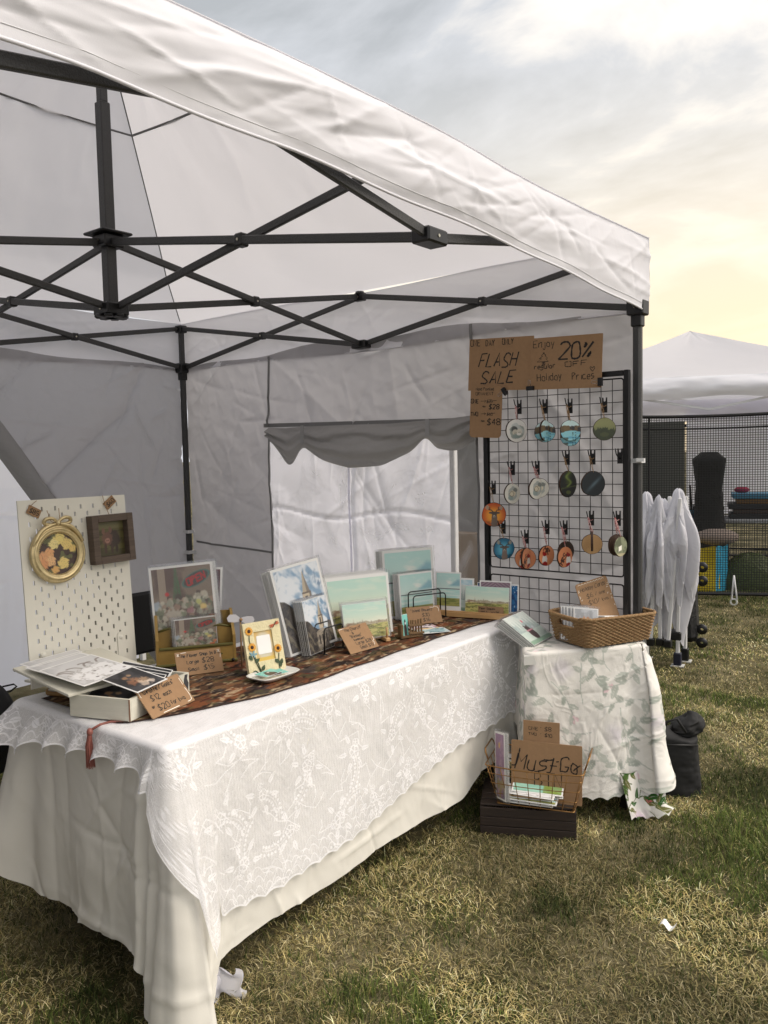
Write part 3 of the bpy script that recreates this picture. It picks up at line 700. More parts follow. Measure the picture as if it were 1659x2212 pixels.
def lace_hem(cl, L):
    a, b, c, d = cl
    if a > b: a -= L
    return [(a-.2, .02, .5), (a-.03, .09, .60), (a+.0, .12, .60), (a+.06, .06, .60), (a+.2, .03, .63), (a+.45, .02, .645), (b-.1, .02, .64), (b-.02, .03, .60), (b+.005, .055, .40), (b+.025, .095, .22), (b+.055, .10, .165), (b+.095, .055, .19), (b+.118, .02, .30), (b+.13, .022, .225), (b+.35, .018, .205), (b+.75, .018, .24), (b+1.3, .02, .345), (c-.12, .02, .375), (c, .06, .36), (c+.1, .03, .5), (d, .06, .5)]
def lace_scallop(s, cl, L):
    a, b, c, d = cl
    if a > b: a -= L
    k = np.where((s > a) & (s < b-.01), .034, .011); per = np.where((s > a) & (s < b-.01), .115, .075)
    return k*np.abs(np.sin(np.pi*s/per))-k*.5
def lace_folds(s, D, cl, L):
    a, b, c, d = cl
    f = .012*np.sin((s-b)*70)*np.exp(-((s-b-.05)/.07)**2)*sm(.05, .4, D)+.006*np.sin(s*8+D*5)
    end = (s > a) & (s < b-.03)
    return f+np.where(end, .016*np.sin(s*np.pi/.115*2)*sm(.0, .1, D), 0)+.012
def lace_paint(s, D, drop, cl, L, Z):
    A = np.full(s.shape, .60)
    st = np.random.RandomState(11)
    t = D
    # fine net
    A += .08*np.sin((s+t)*1500)*np.sin((s-t)*1500)
    # broken web of threads
    q = [(x+st.uniform(-.03, .03), y+st.uniform(-.03, .03)) for x in np.arange(cl[0]-L*(cl[0] > cl[1]), cl[2]+.05, .085) for y in np.arange(.02, .62, .085)]
    for x, y in q:
        for _ in range(2):
            an = st.uniform(0, 6.28); l = st.uniform(.035, .08); p = np.array([x, y]); mid = p+np.array([math.cos(an), math.sin(an)])*l*.6; e_ = mid+np.array([math.cos(an+st.uniform(-.9, .9)), math.sin(an+st.uniform(-.9, .9))])*l*.6
            segline(A, s, t, p, mid, .0022, .9); segline(A, s, t, mid, e_, .0022, .9)
    # flower sprays
    x0 = cl[0]-L*(cl[0] > cl[1])
    k = 0
    for x in np.arange(x0+.02, cl[2]+.1, .19):
        for y in np.arange(.06, .60, .17):
            k += 1; cx = x+(.095 if int(y*100) // 17 % 2 else 0)+st.uniform(-.02, .02); cy = y+st.uniform(-.02, .02); ro = st.uniform(0, 6.28)
            sz = st.uniform(.028, .040); stamp(A, s, t, cx, cy, ro, sz, bloom, 1.0); stamp(A, s, t, cx+.03*math.cos(ro), cy+.03*math.sin(ro), ro+1, sz*.62, bloom, .95)
            for j in range(5):
                an = ro+1.2+j*1.05; stamp(A, s, t, cx+.055*math.cos(an), cy+.055*math.sin(an), an, .019, leafv, .95)
            an = ro+2.4; p = np.array([cx, cy])
            for j in range(9):
                p2 = p+np.array([math.cos(an), math.sin(an)])*.014; segline(A, s, t, p, p2, .0018, .8); p = p2; an += .14
                for sg in (-1, 1): stamp(A, s, t, p[0]+sg*.011*math.sin(an), p[1]-sg*.011*math.cos(an), 0, .0052, dot, .95)
    # border band above the hem
    e_ = drop-D
    loops = np.abs(np.sin(s*np.pi/.0375)); band = np.exp(-((e_-.012-.020*loops)/.004)**2)+np.exp(-((e_-.046-.014*loops)/.004)**2)+np.exp(-((e_-.075+.012*np.sin(s*84))/.003)**2)
    A = np.maximum(A, np.clip(band, 0, 1)*.95); A = np.maximum(A, .98*(1-sm(.004, .008, e_)))
    A = np.maximum(A, .62*(1-sm(.06, .085, e_))*(.6+.4*np.sin(s*500)*np.sin(e_*500)))
    # the rim near the table top is doubled over itself and nearly opaque
    A = np.maximum(A, .95*(1-sm(.01, .05, D)))
    back = (s > cl[2]+.1) & (s < x0+L-.05) if x0 < 0 else np.zeros_like(s, bool)
    A[back] = .6
    return np.repeat(np.clip(A, 0, 1)[..., None]**1/1.0, 3, -1)
# attribute stored in sRGB→linear: pre-compensate so the material reads the density itself
def _den(A): return np.where(A <= .0031308, A*12.92, 1.055*np.clip(A, 0, 1)**(1/2.4)-.055)
lc = drape('lace_tablecloth', main_c, TH, .016, .0026, 230, lace_hem, lace_folds, lace_m, lift=.004, paint=lambda *a: _den(lace_paint(*a)), top_paint=lambda x, y: _den(np.repeat((.86+.12*(fbm(x*40, y*40, 4) > .52))[..., None], 3, -1)), seed=13, wr=.006, scallop=lace_scallop)
tag(lc, 'white floral lace tablecloth with scalloped edge laid over the cream cloth', 'lace tablecloth')

# crumpled white lining showing at the foot of the near corner
def crumple():
    U_, V_ = np.meshgrid(np.linspace(0, 1, 40), np.linspace(0, 1, 30), indexing='ij')
    a = at(455, 2125, x=2.47); X = 2.465+.02*np.sin(U_*9)+.05*V_*U_; Y = -1.93+.10*U_+.015*np.sin(V_*6); Z = .005+.085*(1-V_)*(1-.5*U_)+.008*np.sin(U_*14)
    o = grid('cloth_scrap', X, Y, Z, white_wall_m); tag(o, 'crumpled white cloth end on the grass under the near corner of the long table', 'cloth scrap')
crumple()

# ---- tapestry runner
def tapestry():
    ys = np.linspace(-1.985, -.14, 620); q = np.linspace(0, 1, 230)
    front = np.interp(ys, [-1.985, -1.96, -1.73, -1.55, -1.40, -1.0, -.47, -.14], [2.19, 2.22, 2.305, 2.345, 2.362, 2.35, 2.338, 2.355])+.004*np.sin(ys*23)
    Y, Q = np.meshgrid(ys, q, indexing='ij'); F = front[:, None]; X = 1.78+(F-1.78)*Q
    Z = TH+.0085+.0022*(fbm(X*9, Y*9, 51)-.5)*2
    Z[:, -1] -= .002
    u, v = X, Y
    wx = u+.05*(fbm(u*9, v*9, 52)-.5)+.02*(fbm(u*40, v*40, 62)-.5); wy = v+.05*(fbm(u*9, v*9, 53)-.5)+.02*(fbm(u*40, v*40, 63)-.5)
    a = fbm(wx*15+4, wy*11, 54, 5); b = fbm(wx*46, wy*14, 55, 5); c = fbm(wx*80+wy*14, wy*26, 56, 4)
    col = np.ones(u.shape+(3,))*np.array([.47, .36, .26])
    col = mixc(col, (.49, .29, .19), sm(.38, .62, fbm(wx*12, wy*8, 57, 5))*.8)
    col = mixc(col, (.28, .21, .17), sm(.42, .62, b)*.75); col = mixc(col, (.21, .215, .235), sm(.54, .66, a)*.7)
    col = mixc(col, (.74, .67, .55), sm(.54, .70, c)*.8); col = mixc(col, (.33, .32, .21), sm(.58, .72, fbm(wx*26, wy*20, 58))*.6)
    col = mixc(col, (.14, .115, .11), sm(.56, .70, fbm(wx*60+wy*9, wy*18, 59))*.8); col = mixc(col, (.42, .18, .14), sm(.66, .78, fbm(wx*50, wy*50, 60))*.6)
    col *= (.88+.24*vn(u*420, v*420, 61))[..., None]
    tm = mat('tapestry_weave', (1, 1, 1), .9, attr=True, bump=.5, bs=700, spec=.1)
    o = grid('table_runner', X, Y, Z, tm, col=col); tag(o, 'rust, brown and navy tapestry runner lying along the lace covered table', 'table runner')
    edge = MB(); edge.tube([(float(f), float(y), TH+.0085) for f, y in zip(front[::8], ys[::8])], .0022, 5)
    e_ = edge.build('bound_edge', mat('dark_binding', (.2, .13, .1), .9), o, True, world=True)
tapestry()
TT = TH+.011       # the level things stand on over the runner
def tassel():
    p0 = at(240, 1560, z=TH+.006); tp_ = MB()
    T = thing('tassel', 'dusty pink silk tassel hanging over the near end of the lace cloth', 'tassel', loc=tuple(p0))
    m_ = mat('tassel_silk', (.55, .33, .29), .5, var=.25, vs=200)
    c = MB(); c.tube([p0+np.array([.03, .02, .0]), p0+np.array([.0, .0, .002]), p0+np.array([-.008, -.03, .0]), p0+np.array([-.012, -.052, -.008])], .0035, 6); c.build('cord', m_, T, True, world=True)
    hd = p0+np.array([-.012, -.060, -.014]); k = MB(); k.sphere(hd, .009, sc=(1, 1, 1.3)); k.build('knot', m_, T, True, world=True)
    f = MB(); r_ = np.random.RandomState(3)
    for i in range(70):
        a = r_.uniform(0, 6.28); q = r_.uniform(.003, .008); o1 = np.array([math.cos(a)*q, math.sin(a)*q, 0]); L_ = r_.uniform(.088, .105)
        f.tube([hd+o1*.6, hd+o1*1.3-np.array([0, .004, L_*.4]), hd+o1*1.7-np.array([r_.uniform(-.003, .003), .002, L_])], .0009, 4, caps=False)
    f.build('fringe', m_, T, True, world=True)
tassel()

# ---- the small side table with its printed cloth
SH = .70
side_c = [np.array(p) for p in ((2.455, -.17), (2.662, -.500), (2.998, -.082), (2.79, .10))]
folding_table('small side table hidden under the leafy cloth', side_c, SH-.012)
def side_hem(cl, L):
    a, b, c, d = cl
    if a > b: a -= L
    return [(a-.2, .03, .3), (a, .05, .30), (a+.15, .03, .34), (b-.12, .015, .24), (b-.05, .005, .20), (b, .0, .16), (b+.05, .0, .12), (b+.18, .01, .10), (b+.32, .04, .10), (b+.40, .05, .11), (c-.08, .06, .115), (c-.02, .12, .12), (c+.03, .10, .15), (c+.12, .07, .24), (c+.2, .04, .27), (d, .08, .25), (d+.15, .03, .3)]
def side_folds(s, D, cl, L):
    a, b, c, d = cl; f = .012*np.sin(s*17+D*4)*sm(.1, .5, D)
    f = f+.022*np.exp(-((s-(c-.01))/.07)**2)*sm(0, .22, D)*(1-.35*sm(.25, .42, D))-.012*np.exp(-((s-(c-.10))/.03)**2)*sm(0, .3, D)
    f = f+.7*creases(s, D, 80, 231, (.08, .4), (.004, .012))*sm(.02, .08, D)
    return f*(1-.85*np.exp(-((s-b-.10)/.20)**4)*sm(.2, .32, D))-.012*np.exp(-((s-b-.06)/.14)**4)*sm(.2, .34, D)
VIV = dict(leaf=(.42, .50, .38))
def floral(s, t, pale=True, seed=5, x0=0, x1=3, y0=-.3, y1=.8, nl=1):
    col = np.ones(s.shape+(3,))*np.array([.875, .865, .84]); st = np.random.RandomState(seed)
    lf = [(.64, .665, .63), (.68, .70, .665), (.72, .735, .70)] if pale else [(.20, .36, .16), (.33, .45, .22), (.42, .42, .25)]
    stem = (.70, .72, .69) if pale else (.3, .36, .2)
    n = int((x1-x0)*(y1-y0)*230*nl)
    for i in range(int(n/16)+1):
        bx, by = st.uniform(x0, x1), st.uniform(y0, y1)
        blob = lambda u, v: .8*(1-sm(.1, 1.2, np.hypot(u, v)+.35*(vn(u*3+bx*50, v*3, 7)-.5)))
        stamp(col, s, t, bx, by, 0, st.uniform(.035, .06), blob, (.81, .79, .81) if pale else (.80, .70, .78))
    sx = .125 if pale else .075; cells = [(gx+st.uniform(-.03, .03), gy+st.uniform(-.03, .03)) for gx in np.arange(x0, x1, sx) for gy in np.arange(y0, y1, sx)]
    for i, (x, y) in enumerate(cells):
        an = st.uniform(0, 6.28); cur = st.uniform(-.45, .45)
        p = np.array([x, y])
        for j in range(9):
            q = p+np.array([math.cos(an), math.sin(an)])*.022; segline(col, s, t, p, q, .0020, stem)
            if j % 2 == 1:
                sg = 1 if (j//2) % 2 else -1; la = an+sg*st.uniform(.6, 1.1); sz = st.uniform(.020, .032)
                stamp(col, s, t, q[0]+math.cos(la)*sz*.9, q[1]+math.sin(la)*sz*.9, la, sz, leafv, lf[st.randint(3)])
            p = q; an += cur*.5+st.uniform(-.12, .12)
        if not pale or i % 5 == 0:
            for j in range(3 if pale or i % 3 == 0 else 0): stamp(col, s, t, p[0]+st.uniform(-.015, .015), p[1]+st.uniform(-.015, .015), st.uniform(0, 6), .011, leaf, (.86, .76, .77) if pale else (.82, .42, .45))
    return col
def side_paint(s, D, drop, cl, L, Z):
    a = cl[0]-L*(cl[0] > cl[1]); return floral(s, D, True, 5, a, cl[3], -.02, .62, 1.15)
sc_ = drape('printed_tablecloth', side_c, SH, .035, .0045, 130, side_hem, side_folds, fabcol_m, paint=side_paint, top_paint=lambda x, y: floral(x, y, True, 9, 2.4, 3.1, -.6, .15, 1.1), seed=23, wr=.007, scallop=lambda s, cl, L: .012*np.abs(np.sin(np.pi*s/.055))-.012)
tag(sc_, 'off white tablecloth printed with pale grey green leaves over the small side table', 'tablecloth')
def vivid_tail():
    a = at(1352, 1700, z=.11); U_, V_ = np.meshgrid(np.linspace(0, 1, 90), np.linspace(0, 1, 70), indexing='ij')
    a = np.array([2.955, -.245]); b = np.array([3.070, -.10])
    wid = 1.0-.12*V_**2; X = a[0]+(b[0]-a[0])*(.5+(U_-.5)*wid)+.02*V_+.05*sm(.8, 1, V_)*U_*.6; Y = a[1]+(b[1]-a[1])*(.5+(U_-.5)*wid)+.03*sm(.8, 1, V_)*U_
    n_ = np.array([.8, -.6]); f = .014*np.sin(U_*8+V_*2)+.022*V_; f = f-.026; X += n_[0]*f; Y += n_[1]*f
    Z = np.maximum(.006+.004*np.sin(U_*12)**2, .20-.192*V_+.012*np.abs(np.sin(U_*16))*V_+.035*np.abs(U_-.4)**1.5*V_*2)
    o = grid('cloth_tail', X, Y, Z, fabcol_m, None, col=floral(U_*.2, V_*.2, False, 31, -.02, .22, -.02, .22, 6))
    tag(o, 'loose cloth end with bright green leaves and rosebuds touching the grass below the leafy cloth', 'cloth end')
vivid_tail()

# ------------------------------------------------------------------ things beyond the open tent, at the right
def bg_tent():
    D = 10.2; c = at(1478, 1000, z=1.4); fw = FWD.copy(); fw[2] = 0; fw /= np.linalg.norm(fw)
    dr = at(1490, 984, z=3.0)-CAM; dr[2] = 0; dr /= np.linalg.norm(dr); 
    dr2 = np.array([math.cos(YAW-R(20.6)), math.sin(YAW-R(20.6))]); ctr = CAM[:2]+dr2*10.1
    T = thing('canopy_tent', 'white peaked canopy tent with black net walls standing on the grass at the right', 'canopy tent', M=Matrix.Translation((ctr[0], ctr[1], 0)) @ Matrix.Rotation(math.atan2(dr2[1], dr2[0])-R(90)+R(7), 4, 'Z'))
    h = 1.5; zr = 2.16; zp = 2.80
    cs = [np.array(q)*h for q in ((-1, -1), (1, -1), (1, 1), (-1, 1))]
    for k in range(4):
        a, b = cs[k], cs[(k+1) % 4]; U_, V_ = np.meshgrid(np.linspace(0, 1, 40), np.linspace(0, 1, 24), indexing='ij')
        X = (a[0]*(1-U_)+b[0]*U_)*(1-V_); Y = (a[1]*(1-U_)+b[1]*U_)*(1-V_)
        Z = zr+(zp-zr)*V_+.02-.07*np.sin(np.pi*U_)*np.sin(np.pi*V_)+.02*(fbm(U_*5, V_*5, 90+k)-.5)
        grid('roof_panel', X, Y, Z, roof_m, T)
        n_ = (a+b)/2; n_ = n_/np.linalg.norm(n_)
        U_, V_ = np.meshgrid(np.linspace(0, 1, 80), np.linspace(0, 1, 14), indexing='ij'); e_ = (2*abs(U_-.5))**2
        O = .03+.05*np.sin(np.pi*V_)+.05*(fbm(U_*9, V_*3, 94+k)-.5)
        X = a[0]+(b[0]-a[0])*U_+n_[0]*O; Y = a[1]+(b[1]-a[1])*U_+n_[1]*O; Z = zr+.02-(.20+.10*e_+.01*np.sin(U_*20))*V_
        grid('valance', X, Y, Z, val_m, T)
    wf = mat('white_tent_frame', (.82, .82, .82), .4)
    for c_ in cs:
        l = MB(); l.bar((c_[0], c_[1], 0), (c_[0], c_[1], zr), .04, bev=.005); l.build('leg', wf if c_[1] < 0 else joint_m, T)
    for k in range(4):
        a, b = cs[k], cs[(k+1) % 4]; m_ = (a+b)/2
        for c_ in (a, b):
            for p, q in ((zr, zr-.28), (zr-.28, zr)):
                bb = MB(); bb.bar((*c_*.97, p-.02), (*m_*.97, q-.02), .022); bb.build('truss_bar', wf, T)
    nm = bpy.data.materials.new('black_netting'); nm.use_nodes = True; t = nm.node_tree; o_ = t.nodes['Material Output']; b = t.nodes['Principled BSDF']
    b.inputs['Base Color'].default_value = (.012, .012, .012, 1); b.inputs['Roughness'].default_value = .7
    tcn = N(t, 'ShaderNodeTexCoord'); sx = N(t, 'ShaderNodeSeparateXYZ'); t.links.new(tcn.outputs['UV'], sx.inputs[0])
    a_ = N(t, 'ShaderNodeAttribute', attribute_name='st'); t.links.new(a_.outputs['Vector'], sx.inputs[0])
    ms = []
    for k in (0, 1):
        m1 = N(t, 'ShaderNodeMath', operation='MULTIPLY', inp={1: 42}); t.links.new(sx.outputs[k], m1.inputs[0])
        m2 = N(t, 'ShaderNodeMath', operation='FRACT'); t.links.new(m1.outputs[0], m2.inputs[0])
        m3 = N(t, 'ShaderNodeMath', operation='LESS_THAN', inp={1: .22}); t.links.new(m2.outputs[0], m3.inputs[0]); ms.append(m3)
    mm = N(t, 'ShaderNodeMath', operation='MAXIMUM'); t.links.new(ms[0].outputs[0], mm.inputs[0]); t.links.new(ms[1].outputs[0], mm.inputs[1])
    tr = N(t, 'ShaderNodeBsdfTransparent'); mx = N(t, 'ShaderNodeMixShader'); t.links.new(mm.outputs[0], mx.inputs[0]); t.links.new(tr.outputs[0], mx.inputs[1]); t.links.new(b.outputs[0], mx.inputs[2]); t.links.new(mx.outputs[0], o_.inputs[0])
    bd = mat('black_webbing', (.04, .04, .045), .7)
    for k in (0, 1, 3, 2):
        a, b = cs[k]*1.0, cs[(k+1) % 4]*1.0; o2 = ((a+b)/2)/h*.04
        U_, V_ = np.meshgrid(np.linspace(0, 1, 30), np.linspace(0, 1, 16), indexing='ij')
        X = a[0]+(b[0]-a[0])*U_+o2[0]; Y = a[1]+(b[1]-a[1])*U_+o2[1]; zt_ = 1.84-.05*np.sin(np.pi*U_); Z = .05+(zt_-.05)*V_+.0*U_
        nw = grid('net_wall', X, Y, Z, nm, T, uv=(U_*3, Z))
        e_ = MB(); e_.tube([(X[i, 0], Y[i, 0], Z[i, 0]) for i in range(0, 30, 3)]+[(X[-1, 0], Y[-1, 0], Z[-1, 0])], .018, 6); e_.tube([(X[i, -1], Y[i, -1], Z[i, -1]) for i in range(30)], .018, 6)
        e_.tube([(X[i, -1], Y[i, -1], Z[i, -1]-.12) for i in range(30)], .010, 6)
        for q in (0, 9, 20, 29): e_.tube([(X[q, 0], Y[q, 0], Z[q, 0]), (X[q, -1], Y[q, -1], Z[q, -1])], .012, 6)
        e_.build('net_border', bd, nw)
    # white backdrop sheet at the far side
    U_, V_ = np.meshgrid(np.linspace(.13, 1.42, 50), np.linspace(.62, 2.1, 40), indexing='ij')
    grid('back_sheet', U_, 1.36+.03*np.sin(U_*9)+.0*V_, V_, white_wall_m, T)
    U_, V_ = np.meshgrid(np.linspace(-1.42, .10, 50), np.linspace(.75, 1.84, 30), indexing='ij')
    grid('dark_screen', U_, 1.34+.02*np.sin(U_*9)+.0*V_, V_, mat('dark_shade_cloth', (.36, .37, .35), .9), T)
    U_, V_ = np.meshgrid(np.linspace(-1.44, 1.44, 50), np.linspace(1.84, 2.12, 8), indexing='ij'); grid('upper_sheet', U_, 1.40+.02*np.sin(U_*9)+.0*V_, V_, white_wall_m, T)
    return T
BT = bg_tent()
def on_floor(u, v, z=0.0): return at(u, v, z=z)
FD = np.array([math.cos(YAW-R(21)), math.sin(YAW-R(21))]); FR = np.array([FD[1], -FD[0]])
def facing(u, v, z=0, extra=0, rot=0):
    p = at(u, v, z=z); return Matrix.Translation((float(p[0]+FD[0]*extra), float(p[1]+FD[1]*extra), z)) @ Matrix.Rotation(math.atan2(FR[1], FR[0])+R(rot), 4, 'Z')
def ray_m(u, dist, z=0, rot=0):
    d = at(u, 990, z=2.0)-CAM if False else FWD+RGT*(u-PW/2)/FPX; d = d[:2]/np.linalg.norm(d[:2]); p = CAM[:2]+d*dist
    return Matrix.Translation((float(p[0]), float(p[1]), z)) @ Matrix.Rotation(math.atan2(FR[1], FR[0])+R(rot), 4, 'Z')
def bg_goods():
    T = thing('folding_table', 'grey folding table inside the net walled tent, loaded with trays and books', 'table', M=ray_m(1628, 9.7))
    z = .70; b = MB(); b.box((0, 0, z), (1.5, .62, .04), None, .008); b.build('table_top', mat('grey_table', (.62, .63, .64), .5), T)
    for sx in (-.60, .60):
        l = MB(); l.bar((sx, -.22, 0), (sx, -.22, z), .04); l.build('leg', black_m, T)
        l = MB(); l.bar((sx, .22, 0), (sx, .22, z), .04); l.build('leg', black_m, T)
    l = MB(); l.bar((-.60, .22, .35), (.6, .22, .35), .02); l.build('cross_bar', black_m, T)
    rows = [(-.52, .72, .44, .040, (.12, .22, .36), 'flat dark blue tray on the left of the netted tent table'), (-.52, .765, .40, .035, (.10, .30, .36), 'flat teal tray lying on the dark blue tray'), (-.46, .81, .32, .04, (.08, .09, .12), 'flat black tray lying on the teal tray'),
            (.06, .72, .62, .05, (.10, .11, .12), 'wide black tray at the bottom of the right stack in the net tent'), (.08, .775, .58, .045, (.26, .20, .17), 'brown flat box second in the right stack in the net tent'), (.04, .825, .60, .05, (.12, .13, .15), 'dark flat case third in the right stack in the net tent'), (.10, .88, .56, .05, (.45, .33, .16), 'ochre flat box fourth in the right stack in the net tent'), (.08, .935, .60, .05, (.25, .50, .62), 'light blue flat box on top of the right stack in the net tent')]
    for i, (x, zz, w_, hh, c, lb) in enumerate(rows):
        m_ = MB(); m_.box((0, 0, hh/2), (w_, .42, hh), None, .006); m_.box((0, -.0, hh), (w_*.94, .38, .006)); o = m_.build('flat_box', mat('box_%d' % i, c, .5), None, loc=(0, 0, 0))
        o.matrix_basis = T.matrix_basis @ Matrix.Translation((x, -.02*(i % 2), zz)); tag(o, lb, 'flat box', 'flat boxes on the table in the net tent')
    m_ = MB(); m_.sphere((0, 0, .035), .06, sc=(1.3, 1, .6)); o = m_.build('pink_pouch', mat('pink_cloth', (.62, .18, .30), .8), None, True, loc=(0, 0, 0)); o.matrix_basis = T.matrix_basis @ Matrix.Translation((-.12, 0, .985)); tag(o, 'small crimson pouch on top of the boxes in the net tent', 'pouch')
    # tall wrapped thing
    n1, n2 = 40, 40; A_, Z = np.meshgrid(np.linspace(0, 2*np.pi, n1, endpoint=False), np.linspace(0, 1.44, n2), indexing='ij')
    rx = .17+.03*np.sin(Z*5)+.02*(fbm(A_*2, Z*5, 77)-.5)*2-.10*sm(1.36, 1.44, Z)-.015*sm(.95, 1.05, Z); ry = rx*.7
    o = grid('covered_rack', rx*np.sign(np.cos(A_))*abs(np.cos(A_))**.6, ry*np.sin(A_), Z, mat('black_cover', (.07, .075, .07), .7, crease=.4, cs=6), None, closed=True)
    o.matrix_basis = ray_m(1531, 9.3, 0, 4); tag(o, 'tall upright rack under a black cover standing in the net tent', 'covered rack')
    # yellow and blue shopping bag
    T = thing('tote_bag', 'big yellow and light blue woven shopping bag on the grass inside the net', 'bag', M=ray_m(1512, 9.1, 0, -2))
    for nm_, x0, x1, y0, c in (('front_panel', -.22, .16, -.17, (.86, .76, .10)), ('side_panel', .16, .27, -.16, (.18, .62, .76))):
        U_, V_ = np.meshgrid(np.linspace(0, 1, 20), np.linspace(0, 1, 20), indexing='ij')
        X = x0+(x1-x0)*U_; Y = y0+.02*np.sin(U_*6+V_*5)*V_+(0 if nm_[0] == 'f' else .22*U_); Z = .47*V_+.01*np.sin(U_*8)*V_
        grid(nm_, X, Y, Z, mat(nm_+'_weave', c, .6, crease=.3, cs=8), T)
    m_ = MB(); m_.box((0, .02, .22), (.40, .28, .43), None, .03); m_.build('bag_body', mat('front_panel_weave', (.86, .76, .10)), T)
    # cream sack
    m_ = MB(); m_.sphere((0, 0, .09), .2, 16, 10, (1.1, .8, .45)); o = m_.build('cloth_sack', mat('sack', (.62, .56, .52), .9, crease=.5, cs=7), None, True, loc=(0, 0, 0)); o.matrix_basis = ray_m(1548, 9.2, .46, 0); tag(o, 'soft beige cloth sack resting on the yellow and blue bag', 'sack')
    # green bag
    n1, n2 = 48, 24; A_, V_ = np.meshgrid(np.linspace(0, 2*np.pi, n1, endpoint=False), np.linspace(0, 1, n2), indexing='ij')
    prof = np.cos(V_*np.pi/2)**.5; rr = 1+.06*(fbm(A_*2, V_*5, 79)-.5)*2
    o = grid('duffel_bag', .36*np.cos(A_)*prof*rr, .2*np.sin(A_)*prof*rr, .02+.38*V_*rr, mat('olive_nylon', (.22, .27, .09), .6, crease=.4, cs=6), None, closed=True)
    o.matrix_basis = ray_m(1622, 9.3, 0, 5); tag(o, 'olive green nylon bag on the ground under the netted tent table', 'bag')
    # little hand cart behind the net
    T = thing('hand_cart', 'dark folding hand cart with tall handle in the shadow behind the net', 'cart', M=ray_m(1425, 9.6, 0, 10))
    m_ = MB(); m_.box((0, 0, .42), (.85, .45, .5), None, .03); m_.build('cart_box', mat('cart_cloth', (.14, .11, .10), .8, crease=.3), T)
    m_ = MB(); m_.tube([(.36, -.1, .6), (.40, -.12, .95), (.38, -.12, 1.08), (.30, -.12, 1.08), (.33, -.1, .6)], .012, 6); m_.build('handle', black_m, T, True)
    for sx in (-.3, .3):
        for sy in (-.22, .22):
            m_ = MB(); m_.lathe([(.001, -.02), (.09, -.02), (.10, 0), (.09, .02), (.001, .02)], (sx, sy, .10), 14, Matrix.Rotation(R(90), 4, 'X')); m_.build('wheel', black_m, T, True)
bg_goods()

def folded_canopy():
    T = thing('folded_canopy', 'collapsed white pop up canopy standing upright with silvery fabric bunched around its legs', 'folded canopy', M=facing(1432, 1432, 0, .0, -8))
    wp = mat('white_pole', (.8, .8, .8), .4)
    k = 0
    for x, y, lean in ((-.115, -.06, -.05), (-.06, -.12, .04), (.0, -.10, -.02), (.055, -.13, .07), (.105, -.05, .01), (-.13, .08, 0), (.0, .1, .02), (.13, .1, 0)):
        main = k in (4, 5, 7, 0); m_ = MB(); m_.bar((x, y, .05 if main else .16), (x+lean, y+.03, 1.15), .034 if main else .026, .024, bev=.004)
        l = m_.build('leg' if main else 'folded_strut', wp, T)
        m_ = MB(); m_.box((x, y, .05 if main else .17), (.05, .05, .09 if main else .05), None, .006); m_.build('end_cap', mat('navy_plastic', (.08, .09, .17), .5) if k == 4 else joint_m, l)
        if main:
            m_ = MB(); m_.box((x, y, .005), (.085, .075, .01), None, .002); m_.build('foot_plate', mat('pale_plate', (.75, .75, .74), .4), l)
        k += 1
    m_ = MB(); m_.box((.07, -.02, .21), (.12, .1, .06), None, .008); m_.build('hub', joint_m, T)
    cl = mat('silver_grey_fabric', (.86, .86, .88), .42, crease=.12, cs=3, transl=.35, spec=.5)
    n1, n2 = 260, 130
    for nm_, cx, cy, rad, z0, z1, sd in (('canopy_fabric', .0, .02, .135, .22, 1.14, 81), ('fabric_fold', .105, -.05, .10, .50, 1.21, 83), ('fabric_fold', -.015, -.10, .085, .48, 1.17, 89), ('fabric_fold', -.10, -.06, .085, .55, 1.19, 85)):
        A_, V_ = np.meshgrid(np.linspace(0, 2*np.pi, n1, endpoint=False), np.linspace(0, 1, n2), indexing='ij')
        ca, sa = np.cos(A_), np.sin(A_)
        f3 = fbm(ca*1.3+3, V_*2.2+sa, sd+2, 2)-.5; kf = 5+sd % 3; pl = np.cos(kf*A_+2.2*V_+5*f3+sd); pl = np.sign(pl)*np.abs(pl)**.7
        zb = z0+.20*fbm(ca*1.8, sa*1.8, sd+4)-.08-.10*pl
        Z = z1-(z1-zb)*V_+.02*f3*(1-V_); env = (.30+.80*sm(0, .50, V_)-.32*sm(.60, 1, V_))*(1-.8*np.exp(-V_/.025))
        rr = rad*env*(1+.34*pl*sm(.02, .35, V_)+.55*f3)+1.0*creases(A_*.16, V_*.9, 50, sd+50, (.15, .6), (.005, .014), 1.4)*sm(0, .05, V_)
        grid(nm_, cx+rr*ca*1.05, cy+rr*sa*.9, Z, cl, T, closed=True)
    # black wheeled case lying behind it
    T = thing('wheeled_bag', 'black wheeled storage bag with casters sticking out behind the collapsed canopy', 'wheeled bag', M=facing(1476, 1405, 0, .1, -5))
    m_ = MB(); m_.box((0, .05, .40), (.17, .26, .70), Matrix.Rotation(R(-3), 3, 'Y'), .04); m_.build('bag_body', mat('black_nylon', (.05, .05, .055), .6, crease=.4, cs=6), T)
    for z in (.06, .16, .52, .62):
        m_ = MB(); m_.bar((.06, -.02, z+.02), (.12, -.02, z), .03); m_.build('caster_arm', joint_m, T)
        m_ = MB(); m_.lathe([(.012, -.018), (.036, -.018), (.04, 0), (.036, .018), (.012, .018)], (.13, -.02, z-.01), 14, Matrix.Rotation(R(90), 4, 'X')); m_.build('caster_wheel', black_m, T, True)
folded_canopy()

